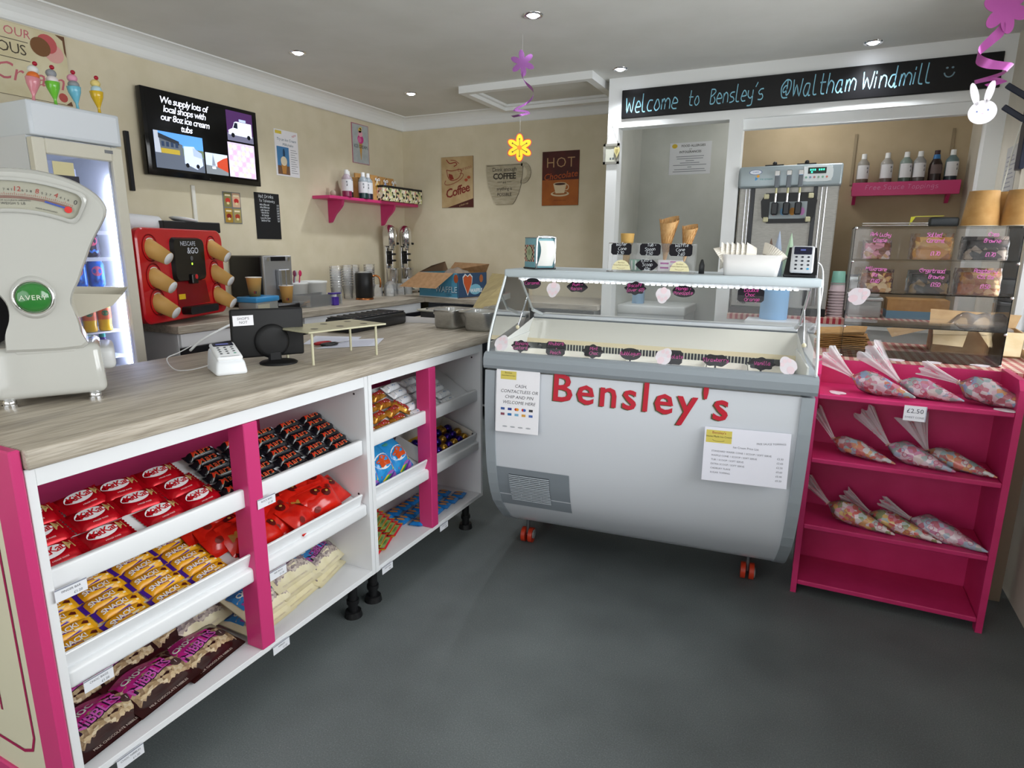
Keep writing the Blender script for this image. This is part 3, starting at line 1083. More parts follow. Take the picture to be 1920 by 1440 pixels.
# base block
b = bmesh.new()
bmesh.ops.create_cube(b, size=1)
for v in b.verts:
    top_ = v.co.y > 0
    v.co = Vector((v.co.x * (.212 if top_ else .222), .018 + (.122 if top_ else 0), v.co.z * (.20 if top_ else .22) - .11))
bmesh.ops.bevel(b, geom=list(b.edges), offset=.018, segments=4, profile=.5, affect='EDGES')
m.bm(b, ENAM, True)
m.build('base', t)
MB().box(.085, .135, .07, .125, -.2, -.03, mat('c3c4c4', .3), .012, seg=2).build('side_housing', t)
for x in (-.085, .083):
    for z in (-.015, -.2):
        MB().cyl((x, 0, z), (x, .008, z), .016, CHROME).sphere((x, .012, z), .014, CHROME).build('foot', t)
# neck and fan head as one casting
L_ = [(-.076, .128), (-.074, .165), (-.062, .20), (-.060, .235), (-.072, .262), (-.086, .285), (-.115, .34), (-.148, .40), (-.168, .44), (-.176, .462), (-.168, .49), (-.14, .515), (-.10, .530), (-.05, .539), (0, .541), (.045, .537), (.09, .524), (.120, .508), (.142, .489), (.1545, .468), (.1555, .452), (.148, .432), (.122, .385), (.100, .335), (.082, .290), (.068, .262), (.062, .235), (.070, .20), (.074, .165), (.072, .128)]
m = MB()
Ls = smooth(L_ + [L_[0]], 3)[:-1]
cc = (0, .33)
for z0, z1, s0, s1 in ((-.145, -.02, .97, 1.0), (-.02, -.008, 1.0, .985), (-.008, 0, .985, .95)):
    lerpP(Ls, z0, z1, m, ENAM, s0, s1, cc)
m.add([(cc[0] + (x - cc[0]) * .95, cc[1] + (y - cc[1]) * .95, 0) for x, y in Ls], [tuple(range(len(Ls)))], ENAM)
m.add([(cc[0] + (x - cc[0]) * .97, cc[1] + (y - cc[1]) * .97, -.145) for x, y in Ls], [tuple(range(len(Ls)))[::-1]], ENAM)
# bulge around the badge and a vertical crease either side
m.lathe([(.050, -.002), (.047, .005), (.043, .009), (.040, .011), (.039, .008), (.0001, .008)], ENAM, 32, TR(-.008, .256, 0), True, .86, 1)
m.box(-.062, .060, .118, .142, -.13, -.008, ENAM, .008, seg=2)
bdy = m.build('body', t)
m = MB().lathe([(.034, .008), (.033, .015), (.025, .019), (.0001, .021)], mat('2f7a34', .15, coat=.6), 32, TR(-.008, .256, 0), True, .98, .98)
m.lathe([(.034, .008), (.037, .012), (.0395, .008)], CHROME, 32, TR(-.008, .256, 0))
m.text('AVERY', .0155, mat('c8d4bc', .5), (-.008, .256), 0, .0215, spacing=1.15, bold=.01)
m.build('badge', bdy)
# dial window: arc band
def arcpt(r, a, c=(-.02, .19)):
    return (c[0] + r * math.sin(R(a)), c[1] + r * math.cos(R(a)))
m = MB()
N_ = 24
a0_, a1_ = -30, 25
ro, ri = .322, .262
def bandpts(g):
    A, B = a1_ + g * 150, a0_ - g * 150
    o_, i_ = ro + g, ri - g
    return ([arcpt(o_, B + (A - 3 - B) * i / N_) for i in range(N_ + 1)] + [arcpt(o_ - .004, A - 1.3), arcpt(o_ - .012, A - .3), arcpt(o_ - .024, A), arcpt(i_ + .018, A), arcpt(i_ + .008, A - .5), arcpt(i_ + .002, A - 1.6)]
            + [arcpt(i_, A - 3 - (A - 3 - B) * i / N_) for i in range(N_ + 1)])
band = bandpts(0)
# chrome-free inner lip + sunk dial card
m.add([p + (.001,) for p in band], [tuple(range(len(band)))], mat('a9a796', .5))
rim = bandpts(.008)
n = len(band)
m.add([p + (.001,) for p in band] + [p + (.012,) for p in band] + [p + (.004,) for p in rim], [(i, (i + 1) % n, n + (i + 1) % n, n + i) for i in range(n)] + [(n + i, n + (i + 1) % n, 2 * n + (i + 1) % n, 2 * n + i) for i in range(n)], ENAM, True)
dl = m.build('dial', t)
m = MB()
INK = mat('2a2c30', .7)
RINK = mat('a83028', .7)
def arctext(s_, r, a, size, mt, **k):
    m.text(s_, size, mt, arcpt(r, a), R(-a), .0022, **k)
for s_, a in (('4', -9.5), ('1', -4), ('12', 2.2), ('8', 9), ('4', 15.5), ('8', -16), ('12', -23)):
    arctext(s_, .305, a, .015, RINK, shear=.1)
for i, a in enumerate([-20.5, -18.5, -14, -12, -7.8, -6, -2, -.6, .6, 4.2, 5.6, 7, 10.8, 12.2, 13.6, 17.2, 18.6, 20]):
    arctext(str((i * 5) % 8 + 1), .303, a, .0075, INK)
arctext('0', .303, 22.6, .015, INK)
for i in range(70):
    a = -27 + 49 * i / 69
    m.decal(ribbon([arcpt(.292, a), arcpt(.2955 if i % 5 else .298, a)], .0007), RINK, z=.002)
arctext('TO WEIGH 5 LB', .2735, -1, .0075, INK, spacing=1.1)
arctext('SET LEVEL FOR ACCURATE WEIGHING', .280, -1, .0045, INK)
arctext('MADE IN ENGLAND', .268, 13, .0045, INK)
band2 = [arcpt(.2905, -27 + 49 * i / N_) for i in range(N_ + 1)] + [arcpt(.2845, 22 - 49 * i / N_) for i in range(N_ + 1)]
m.add([p + (.0025,) for p in band2], [tuple(range(len(band2)))], mat('8a6a60', .3, .3))
m.build('dial_printing', dl)
p_ = arcpt(.282, 21)
MB().poly(ell(.0075, .0075, 16, *p_), mat('d8201c', .4), z=.005).decal(ribbon([arcpt(.284, 21), arcpt(.286, 12)], .004), mat('4a64c8', .2, .6), z=.0045).build('pointer', dl)
# gloss window in front of the dial
m = MB()
m.add([p + (.0075,) for p in band], [tuple(range(len(band)))], GL)
m.build('dial_glass', dl)
# goods pan on the server's side
m = MB()
pan = mat('c9c4b4', .3)
V = [(-.06, .256, -.20), (.172, .243, -.20), (.19, .255, -.34), (-.06, .262, -.40), (-.05, .178, -.20), (.069, .186, -.20), (.144, .214, -.20), (.13, .215, -.33), (-.04, .19, -.36)]
m.add(V, [(0, 1, 6, 5, 4), (1, 2, 7, 6), (2, 3, 8, 7), (3, 0, 4, 8), (4, 5, 6, 7, 8)], pan)
m.box(-.03, .03, .06, .19, -.30, -.21, pan)
m.build('goods_pan', t)

# ---- white card reader on its dock
def keypad(m, w_, hh, cx, cy, z, mt, last):
    for r in range(4):
        for c in range(3):
            m.poly(ell(.0042, .0036, 12, cx + (c - 1) * w_, cy - r * hh), last if (r, c) == (3, 2) else mt, z=z)
CRF = frame((-1.585, 1.288, ZW), (.47, .88, 0), (-.88, .47, 0))
t = thing('card_reader', 'white card reader on a sloping white dock in front of the black till screen', 'card reader', CRF)
m = MB()
b = bmesh.new()
bmesh.ops.create_cube(b, size=1)
for v in b.verts:
    tp, fr_ = v.co.z > 0, v.co.y < 0
    v.co = Vector((v.co.x * (.078 if tp else .092), v.co.y * (.12 if tp else .135), (.042 if fr_ else .072) if tp else 0))
bmesh.ops.bevel(b, geom=list(b.edges), offset=.010, segments=3, profile=.5, affect='EDGES')
m.bm(b, mat('eceff2', .35), True).build('dock', t)
RM = frame((0, .004, .0615), (1, 0, 0), (0, .97, .25))
m = MB().box(-.036, .036, -.062, .055, -.006, .009, mat('f4f6f8', .3), .006, RM, 2)
m.poly(rrect(-.029, .029, .022, .048, .003), mat('15172e', .3), RM, .0095)
m.poly(rect(-.02, .016, .031, .041), mat('6a70b8', .4), RM, .0099)
m.M = RM
keypad(m, .019, .0155, 0, .010, .0098, mat('23242c', .5), mat('3f9f80', .5))
m.decal((rect(-.026, .026, -.0592, -.0572), [(0, 1, 2, 3)]), BLACK, z=.0098)
m.build('terminal', t)
m = MB()
pts = smooth([(-.045, .03, .02), (-.09, .05, .008), (-.13, .09, .006), (-.14, .16, .03), (-.10, .2, .04), (-.06, .22, .055)], 5)
m.tube(pts, .0018, mat('e8e8ea', .4), 6)
m.build('thin_cable', t)
o = MB().tube(smooth([(-1.95, 1.44, .925), (-1.985, 1.53, .955), (-2.0, 1.70, 1.0), (-2.01, 1.80, 1.0), (-2.02, 1.86, .97), (-2.03, 1.88, .87)], 5), .0045, mat('eef0f2', .4), 8).build('charging_cable')
tag(o, 'white charging cable arching behind the counter beside the red coffee machine', 'cable')

# ---- till screen seen from behind
MF = frame((-1.585, 1.455, ZW), (.45, .89, 0), (0, 0, 1))
t = thing('till_screen', 'black till screen seen from behind on a round foot, with a white sticker', 'screen', MF)
m = MB()
BK = mat('09090b', .6)
m.box(-.114, .114, .022, .178, -.015, .003, BK, .006, TR(0, 0, 0, R(-1)), 2)
m.build('screen_shell', t)
MB().lathe([(.0001, .014), (.042, .014), (.053, .010), (.056, 0)], BK, 36, TR(.01, .072, .003)).build('back_disc', t)
MB().lathe([(.058, 0), (.060, .004), (.054, .008), (.03, .011), (.0001, .012)], BK, 36, frame((.022, 0, .018), (1, 0, 0), (0, 0, -1))).build('foot', t)
MB().box(-.006, .034, .008, .04, -.002, .018, BK, .004).build('neck', t)
m = MB().box(-.105, -.043, .128, .160, .003, .0042, PAPER)
m.text("SHOP'S", .0115, mat('55555c', .8), (-.074, .150), z=.0046).text('NOT', .0115, mat('55555c', .8), (-.074, .138), z=.0046)
m.build('sticker', t)

# ---- cone stand: holed plate on four legs
PFm = frame((-1.475, 1.632, ZW), (.14, -.03, 0), (-.05, .29, 0))
t = thing('cone_stand', 'cream metal plate with holes on four thin legs, standing on the worktop', 'stand', PFm)
PLT = mat('c9c5a8', .35, .3)
m = MB().box(-.098, .098, -.158, .158, .106, .112, PLT, .002)
for x in (-.045, .045):
    for y in (-.1, 0, .1):
        m.poly(ell(.014, .012, 18, x, y), mat('6b665a', .6), z=.1125)
m.build('plate', t)
for x in (-.072, .072):
    for y in (-.13, .13):
        MB().cyl((x, y, 0), (x, y, .106), .0045, PLT, n=10).build('leg', t)

# ---- scissors, papers
t = thing('scissors', 'black and red handled scissors lying under the cone stand', 'scissors', TR(-1.672, 1.86, ZW + .004, R(80)))
MB().add([(0, -.006, 0), (.08, -.001, .001), (.08, .001, .002), (0, .006, .002)], [(0, 1, 2, 3)], CHROME).add([(0, .006, .003), (.08, .002, .004), (.08, -.001, .005), (0, -.004, .005)], [(0, 1, 2, 3)], CHROME).build('blades', t)
for y, c_ in ((-.02, BLACK), (.02, mat('a81c24', .5))):
    MB().tube([(-.04 + .034 * math.cos(a), y + .017 * math.sin(a), .004) for a in [2 * PI * i / 16 for i in range(16)]], .005, c_, 8, True).build('handle', t)
for k, (P, wh) in enumerate((([(-1.78, 1.80), (-1.60, 1.86), (-1.71, 2.07), (-1.90, 2.00)], 'half under the cone stand'), ([(-1.655, 1.735), (-1.50, 1.90), (-1.60, 2.08), (-1.70, 1.98)], 'printed with lines, right of the scissors'))):
    z = ZW + .0008 + .0008 * k
    m = MB()
    V = [(x, y, z) for x, y in P]
    m.add(V, [(0, 1, 2, 3)], mat('dfe2ee', .8))
    a, b_, c_, d_ = [Vector(v) for v in V]
    for i in range(7):
        f = .12 + .11 * i
        p, q = a.lerp(d_, f), b_.lerp(c_, f)
        l0, l1 = p.lerp(q, .12), p.lerp(q, .85)
        m.decal(ribbon([(l0.x, l0.y), (l1.x, l1.y)], .003), mat('a8a8c8', .8), z=z + .0005)
    tag(m.build('paper_sheet'), 'loose white paper sheet on the worktop, ' + wh, 'paper')

# ---- black insert tray
t = thing('till_tray', 'black plastic till drawer lying on the back edge of the worktop', 'tray', TR(-1.895, 2.345, ZW, R(3)))
BKP = mat('1b1c1f', .35)
MB().box(-.075, .075, -.22, .22, 0, .06, BKP, .012, seg=2).build('tray_body', t)
m = MB()
for i in range(9):
    m.box(-.06, .06, -.20 + i * .045, -.20 + i * .045 + .012, .058, .068, mat('2c2e33', .25), .002)
m.box(-.068, .068, -.21, .21, .06, .064, mat('24262a', .3))
m.build('coin_cups', t)

# ---- white card tray
t = thing('card_tray', 'folded white card tray beside the metal pans', 'tray', TR(-1.80, 2.66, ZW, R(15)))
m = MB().box(-.12, .1, -.06, .07, 0, .002, PAPER).add([(.1, -.06, 0), (.1, .07, 0), (.105, .07, .03), (.105, -.06, .03)], [(0, 1, 2, 3)], PAPER).add([(-.12, -.06, 0), (.1, -.06, 0), (.1, -.065, .028), (-.12, -.065, .035)], [(0, 1, 2, 3)], PAPER)
m.add([(-.12, -.06, 0), (-.12, .07, 0), (-.125, .07, .035), (-.125, -.06, .035)], [(0, 1, 2, 3)], PAPER)
m.build('tray', t)

# ---- steel pans
def pan_(M, label):
    t = thing('steel_pan', label, 'pan', M, 'stainless pans on the worktop')
    m = MB()
    a, b_ = rrect(-.062, .062, -.073, .073, .03, 5), rrect(-.066, .066, -.078, .078, .03, 5)
    n = len(a)
    P3 = [(x * .9, y * .9, 0) for x, y in a] + [(x, y, .012) for x, y in a] + [(x, y, .062) for x, y in a] + [(x, y, .067) for x, y in b_] + [(x, y, .088) for x, y in b_]
    F = [(k * n + i, k * n + (i + 1) % n, (k + 1) * n + (i + 1) % n, (k + 1) * n + i) for k in range(4) for i in range(n)] + [tuple(range(n))[::-1]]
    m.add(P3, F, STEEL, True)
    ins = [(x * .97, y * .97, .086) for x, y in b_] + [(x * .86, y * .86, .01) for x, y in a]
    m.add(ins, [(i, (i + 1) % n, n + (i + 1) % n, n + i) for i in range(n)] + [tuple(range(n, 2 * n))], STEEL, True)
    m.build('pan_body', t)
    m = MB()
    o_ = rrect(-.080, .080, -.09, .09, .014, 5)
    m.add([(x, y, .088) for x, y in b_] + [(x, y, .091) for x, y in o_] + [(x, y, .087) for x, y in o_], [(i, (i + 1) % n, n + (i + 1) % n, n + i) for i in range(n)] + [(n + i, n + (i + 1) % n, 2 * n + (i + 1) % n, 2 * n + i) for i in range(n)], STEEL, True)
    m.build('rim', t)
    return t
p0 = pan_(TR(-1.545, 2.535, ZW, R(-8)), 'left stainless pan of the pair in front of the open waffle box flap')
dup(p0, TR(-1.378, 2.525, ZW, R(4)), 'right stainless pan of the pair, just left of the freezer glass')
dup(p0, TR(-1.37, 2.75, ZW, R(2)), 'stainless pan seen through the curved end glass of the freezer')

# ---- flat steel and black gadget (waffle iron lid) beyond the tray
o = MB().box(-.17, .17, -.10, .10, .04, .05, mat('a8a698', .4), .003).box(-.12, .12, -.08, .08, .05, .056, mat('4a4e52', .4)).box(-.15, .15, -.09, .09, 0, .04, mat('28292b', .5)).build('serving_tray', None, TR(-1.73, 2.85, ZW, R(-6)))
tag(o, 'low grey lidded tray behind the metal pans', 'tray')
# ================================================================ BACK COUNTER
m = MB().box(-3.262, -2.68, 1.93, 4.598, .872, .91, WOOD, .003).box(-2.68, -1.302, 4.0, 4.598, .872, .91, WOODX, .003)
tag(m.build('worktop'), 'L-shaped wood-effect worktop along the back walls', 'worktop')
def kunit(name, label, x0, x1, y0, y1, M=None, face='x'):
    t = thing(name, label, 'cabinet', TR(x0, y0, 0))
    X, Y = x1 - x0, y1 - y0
    MB().box(0, X - .02, 0, Y, .1, .87, LAM).build('body', t)
    if face == 'x':
        dr = MB().box(X - .02, X, .003, Y - .003, .12, .80, mat('1a1a1f', .3), .002).build('door', t)
        MB().box(X - .02, X - .002, .003, Y - .003, .805, .868, LAM, .001).build('top_rail', t)
        MB().cyl((X + .02, .05, .765), (X + .02, Y - .05, .765), .005, mat('c9a24a', .2, .9)).build('handle', dr)
    else:
        MB().box(.003, X - .003, -.018, 0, .12, .866, mat('22262b', .35), .002).build('door', t)
    return t
kunit('base_cabinet', 'dark fronted base cabinet under the red coffee machine', -3.25, -2.70, 1.95, 2.75)
kunit('base_cabinet', 'dark fronted base cabinet under the silver coffee machine and cups', -3.25, -2.70, 2.76, 3.98)
kunit('base_cabinet', 'dark fronted corner cabinet below the waffle box', -2.66, -2.0, 4.03, 4.59, face='y')
kunit('base_cabinet', 'dark fronted cabinet along the back wall by the partition post', -1.99, -1.33, 4.03, 4.59, face='y')

# ---- drinks fridge
FX, FY0, FY1 = -2.70, 1.432, 1.775
t = thing('drinks_fridge', 'tall slim white glass-door drinks fridge with sundae ornaments on top', 'fridge', TR(FX, FY0, 0))
FW = FY1 - FY0
fw = mat('d7dade', .4)
m = MB().box(-.5, -.04, 0, .02, .05, 1.69, fw).box(-.5, -.04, FW - .02, FW, .05, 1.69, fw).box(-.5, -.47, 0, FW, .05, 1.69, mat('e9edf4', .3)).box(-.5, -.04, .02, FW - .02, .05, .74, fw).box(-.47, -.06, .02, FW - .02, 1.655, 1.69, fw)
m.build('cabinet', t)
MB().box(-.5, 0, -.002, FW + .002, 1.688, 1.812, mat('d4dae0', .35), .006, seg=2).box(-.001, .0012, .012, FW - .012, 1.70, 1.80, mat('dfe4ea', .35)).build('header_panel', t)
cf = mat('d8d4c4', .4)
m = MB()
for a in ((0, .045, .06, 1.682), (FW - .045, FW, .06, 1.682)):
    m.box(-.038, 0, a[0], a[1], a[2], a[3], cf, .004)
m.box(-.038, 0, .045, FW - .045, 1.625, 1.682, cf, .004).box(-.038, 0, .045, FW - .045, .06, .74, cf, .004)
m.box(0, .002, FW - .075, FW - .042, 1.655, 1.668, mat('7a7c80', .4))
dfm = m.build('door_frame', t)
MB().box(-.022, -.018, .045, FW - .045, .74, 1.625, glass('f6f8ff', 0, 'fridgeglass', .03)).build('door_glass', dfm)
MB().box(-.06, -.045, FW - .052, FW - .034, .76, 1.56, mat('dfe6ff', .4, emit=5)).build('led_strip', t)
l = D.lights.new('strip_light', 'AREA')
l.shape = 'RECTANGLE'
l.size, l.size_y, l.energy, l.color = .03, .8, 2.6, (.86, .9, 1)
o = D.objects.new('strip_light', l)
COL.objects.link(o)
o.parent = t
o.matrix_local = frame((-.07, FW - .055, 1.15), (1, 0, 0), (0, 0, 1))
for z in (1.343, 1.232, 1.105, .915, .80):
    m = MB()
    if z in (1.343, 1.232):
        m.box(-.44, -.06, .025, FW - .055, z - .016, z - .001, WHITE)
    m.box(-.44, -.07, .022, FW - .03, z - .006, z - .002, mat('e8ecf4', .3)).tube([(-.065, .022, z - .004), (-.065, FW - .03, z - .004)], .003, WHITE, 6)
    m.build('shelf', t)
m = MB().box(.001, .0035, .058, .135, 1.55, 1.60, mat('d8cfa0', .6)).box(.001, .003, .06, .15, 1.47, 1.55, mat('1c1c2c', .4))
for r_ in (.012, .02, .028, .036):
    m.decal(ribbon([(.10 + r_ * math.cos(a), 1.51 + r_ * .8 * math.sin(a)) for a in [2 * PI * i / 24 for i in range(25)]], .002), mat('8a8fb8', .5), M=frame((.0032, 0, 0), (0, 1, 0), (0, 0, 1)))
m.build('door_sticker', t)
MB().box(-.005, -.003, .21, .26, 1.5, 1.6, mat('c4c8da', .6), M=TR(-.2)).build('notice', t)

def can(body, ringc, top, label, M, word=None, group=None):
    m = MB().lathe([(.024, 0), (.0315, .008), (.0325, .014), (.0325, .096), (.026, .108), (.025, .111)], body, 24).lathe([(.025, .111), (.022, .109), (.0001, .108)], CHROME, 24)
    P = lambda u, z: (.0331 * math.sin(u), -.0331 * math.cos(u), z)
    def disc(r, c_, zc, sq=1.0):
        V = [P(0, zc)] + [P(r * math.cos(a) / .033, zc + r * sq * math.sin(a)) for a in [2 * PI * i / 18 for i in range(18)]]
        m.add(V, [(0, 1 + i, 1 + (i + 1) % 18) for i in range(18)], c_)
    disc(.021, ringc, .068)
    for vx, vy in ((-.012, .03),):
        pass
    m.add([P(u * .1, .03 + .004 * math.sin(u)) for u in range(-7, 8)] + [P(u * .1, .02 + .004 * math.sin(u)) for u in range(7, -8, -1)], [tuple(range(30))], top)
    o = m.build('drink_can', None, M)
    tag(o, label, 'can', group)
    return o
rz = R(125)
c1 = can(mat('231a34', .25, .3), mat('c83a5c', .3), mat('3a7ad0', .3), 'dark cola can with red roundel on the upper fridge shelf, right end', TR(FX - .13, FY1 - .105, 1.2325, R(70)), group='cola cans on the upper fridge shelf')
dup(c1, TR(FX - .13, FY1 - .18, 1.2325, R(60)), 'dark cola can beside the scale edge on the upper fridge shelf')
dup(c1, TR(FX - .13, FY1 - .255, 1.2325, R(60)), 'dark cola can at the hidden left end of the upper fridge shelf')
c2 = can(mat('2a6ac0', .25, .3), mat('d05a80', .3), mat('1a3f90', .3), 'blue drink can at the right end of the second fridge shelf', TR(FX - .12, FY1 - .105, 1.1055, R(70)), group='blue cans on the second fridge shelf')
dup(c2, TR(FX - .12, FY1 - .18, 1.1055, R(60)), 'blue drink can just right of the dark gap on the second fridge shelf')
def bottle(liq, lab, cap, label, M, group, h=.165, r=.027):
    t = thing('drink_bottle', label, 'bottle', M, group)
    MB().lathe([(r * .9, 0), (r, .008), (r * .92, .03), (r, .05), (r, h * .62), (r * .9, h * .68), (r * .35, h * .86), (r * .33, h * .9)], liq, 20).build('bottle_body', t)
    MB().cyl((0, 0, h * .88), (0, 0, h), r * .42, cap).build('cap', t)
    m = MB().lathe([(r * 1.02, h * .30), (r * 1.02, h * .60)], lab, 20)
    P = lambda u, z: (r * 1.04 * math.sin(u), -r * 1.04 * math.cos(u), z)
    V = [P(0, h * .47)] + [P(.5 * math.cos(a), h * .47 + .012 * math.sin(a)) for a in [2 * PI * i / 14 for i in range(14)]]
    m.add(V, [(0, 1 + i, 1 + (i + 1) % 14) for i in range(14)], mat('2a6a3c', .4))
    m.build('wrap_label', t)
    return t
b1 = bottle(mat('e0b020', .15), mat('d0602c', .4), mat('3aa8a0', .4), 'orange juice bottle at the right end of the third fridge shelf', TR(FX - .11, FY1 - .10, .9155, R(70)), 'orange juice bottles in the fridge')
dup(b1, TR(FX - .11, FY1 - .165, .9155, R(65)), 'middle orange juice bottle on the third fridge shelf')
dup(b1, TR(FX - .11, FY1 - .23, .9155, R(60)), 'left orange juice bottle on the third fridge shelf, beside the scale')
b2 = bottle(mat('46287a', .2), mat('5a3a98', .4), mat('189078', .4), 'purple drink bottle with green cap at the right of the lowest visible fridge shelf', TR(FX - .11, FY1 - .12, .8005 - .045, R(70)), 'purple drink bottles low in the fridge', .15, .03)
dup(b2, TR(FX - .11, FY1 - .19, .8005 - .045, R(70)), 'purple drink bottle with green cap, left one beside the scale base')

# ---- sundae ornaments
def sundae(y, glassc, s1, s2, label, lean=0):
    t = thing('sundae_ornament', label, 'ornament', TR(FX - .06, y, 1.812) @ TR(0, 0, 0, 0, R(lean)), 'sundae ornaments on the fridge')
    MB().lathe([(.0001, 0), (.018, 0), (.018, .004), (.006, .010), (.005, .028), (.012, .045), (.022, .07), (.025, .09), (.024, .092), (.0001, .086)], mat(glassc, .2, coat=.3), 20).build('glass', t)
    dx = .003
    MB().sphere((dx, 0, .098), .0205, mat(s1, .5), 16, 1, 1, .8).build('scoop', t)
    MB().sphere((-dx, .003, .123), .0185, mat(s2, .5), 16, 1, 1, .85).build('scoop', t)
    MB().sphere((.004, .006, .145), .0085, mat('a8122e', .25), 12).build('cherry', t)
sundae(1.49, 'd88a94', 'e0722c', 'dfe2de', 'sundae ornament with pink glass and orange scoop, leftmost on the fridge', -6)
sundae(1.57, '6fc23a', 'e4dcdc', '94979c', 'sundae ornament with green glass on the fridge', 2)
sundae(1.652, '72bcd4', '8e9398', 'e09ab4', 'sundae ornament with pale blue glass on the fridge', 4)
sundae(1.738, 'dcb424', 'bcd8e0', 'e6d080', 'sundae ornament with yellow glass, rightmost on the fridge', 2)

# ---- red hot drinks machine
MFm = frame((-2.73, 1.86, ZW), (-.336, .942, 0), (0, 0, 1))
t = thing('coffee_machine', 'big red hot drinks machine with six paper cups pushed in its front', 'coffee machine', MFm)
RD = mat('c01420', .25, coat=.4)
m = MB()
m.box(-.05, .58, .02, .44, -.16, -.012, mat('8f0f1a', .4), .02, seg=2)
m.build('housing', t)
P = rrect(-.072, .60, .018, .452, .05, 5)
m = MB()
lerpP(P, -.03, -.006, m, RD)
lerpP(P, -.006, 0, m, RD, 1, .975, (.264, .235))
m.add([(.264 + (x - .264) * .975, .235 + (y - .235) * .975, 0) for x, y in P], [tuple(range(len(P)))], RD)
m.build('front_panel', t)
m = MB()
lerpP(rrect(.150, .405, .20, .412, .03, 4), 0, .018, m, BLACK, 1, .94, (.28, .3))
m.add([(.28 + (x - .28) * .94, .3 + (y - .3) * .94, .018) for x, y in rrect(.150, .405, .20, .412, .03, 4)], [tuple(range(24 - 4))], mat('0c0c0e', .15))
m.text('NESCAFE', .030, mat('b8bcc4', .4), (.265, .382), z=.0195, bold=.01).text('&GO', .042, mat('c8ccd4', .4), (.300, .348), z=.0195, bold=.015)
m.poly(ell(.012, .012, 14, .285, .312), mat('6a6e74', .3, .5), z=.0195).poly(ell(.006, .006, 10, .285, .285), mat('a8e040', .3, emit=2), z=.0195)
cpn = m.build('control_panel', t)
MB().box(.262, .31, .188, .235, .004, .03, BLACK, .004).poly(ell(.012, .012, 14, .293, .222), mat('c8202c', .3), z=.031).build('nozzle', cpn)
m = MB().add([(.17, .20, .0015), (.41, .20, .0015), (.435, .085, .0015), (.17, .075, .0015)], [(0, 1, 2, 3)], mat('7d0a14', .35)).box(.18, .23, .115, .140, .001, .003, mat('e0b820', .5))
m.build('cup_bay', t)
m = MB()
lerpP(rrect(.19, .43, .040, .078, .015, 3), 0, .05, m, BLACK)
m.add([(x, y, .05) for x, y in rrect(.19, .43, .040, .078, .015, 3)], [tuple(range(16))], mat('1a1a1d', .4))
m.build('drip_tray', t)
def cup_mesh(h, rb, rt, sleeve, rimc=WHITE, lab=None, name='paper_cup', parent=None, M=None):
    m = MB().lathe([(rb * .92, .004), (rb, 0), (rt, h)], sleeve, 24)
    m.lathe([(rt, h), (rt + .0022, h + .0005), (rt + .0022, h - .003), (rt, h - .003)], rimc, 24).lathe([(rt - .001, h), (rb - .001, .006), (.0001, .006)], mat('efe8dc', .7), 24).lathe([(.0001, .001), (rb * .97, .0005), (rb * 1.005, .006)], WHITE, 24)
    if lab:
        for i, c_ in enumerate(lab):
            u0 = -.35 + i * .25
            P = lambda u, z: ((rb + (rt - rb) * z / h) * 1.01 * math.sin(u), -(rb + (rt - rb) * z / h) * 1.01 * math.cos(u), z)
            m.add([P(u0, h * .14), P(u0 + .22, h * .14), P(u0 + .22, h * .28), P(u0, h * .28)], [(0, 1, 2, 3)], mat(c_, .6))
    return m.build(name, parent, M)
k = 0
for x, y in ((.012, .362), (.018, .232), (.024, .115)):
    MB().lathe([(.062, .002), (.05, -.004)], mat('7d0a14', .4), 24, TR(x, y - 0.0, .001), True, .85, 1).build('cup_hole', t)
for x, y in ((.492, .362), (.503, .235), (.508, .118)):
    MB().lathe([(.062, .002), (.05, -.004)], mat('7d0a14', .4), 24, TR(x, y, .001), True, .7, 1).build('cup_hole', t)
CPS = [((.015, .362), 'top left'), ((.021, .232), 'middle left'), ((.027, .115), 'bottom left'), ((.497, .362), 'top right'), ((.508, .235), 'middle right'), ((.513, .118), 'bottom right')]
first = None
for (x, y), wh in CPS:
    # base of the cup sticks out and down, towards the viewer
    base = Vector((x + .004, y - .048, .082))
    axis = Vector((-.02, .46, -.88)).normalized()
    M = MFm @ (Matrix.Translation(base) @ axis.to_track_quat('Z', 'Y').to_matrix().to_4x4())
    o = cup_mesh(.115, .030, .043, CUPB, lab=('8a3a2c', '5a5a3a')) if first is None else dup(first, M)
    o.matrix_world = M
    first = first or o
    tag(o, 'brown paper cup with white base pushed into the red machine, ' + wh, 'cup', 'paper cups in the red machine')
# things on top / behind the red machine
o = MB().cyl((0, -.10, .05), (0, .10, .035), .045, mat('e4e6ea', .6), .05, 20).build('paper_roll', None, TR(-3.08, 2.06, 1.345))
tag(o, 'white paper roll lying on top of the red machine, left end', 'paper roll')
o = MB().box(-.08, .08, -.12, .22, 0, .055, mat('18181a', .4), .004).build('storage_box', None, TR(-3.08, 2.26, 1.352))
tag(o, 'flat black box on top of the red machine', 'box')
o = MB().lathe([(.0001, 0), (.055, .002), (.07, .012), (.062, .016), (.0001, .018)], mat('eef0f2', .4), 24).build('plastic_dish', None, TR(-3.06, 2.30, 1.408, 0, R(-8)))
tag(o, 'shallow white plastic dish on the flat black box', 'dish')
# cover the machine reach up to those things
MB().box(.05, .50, .41, .434, -.3, -.16, mat('8f0f1a', .4)).box(.02, .56, .02, .42, -.3, -.16, mat('8f0f1a', .4)).build('rear_housing', t)

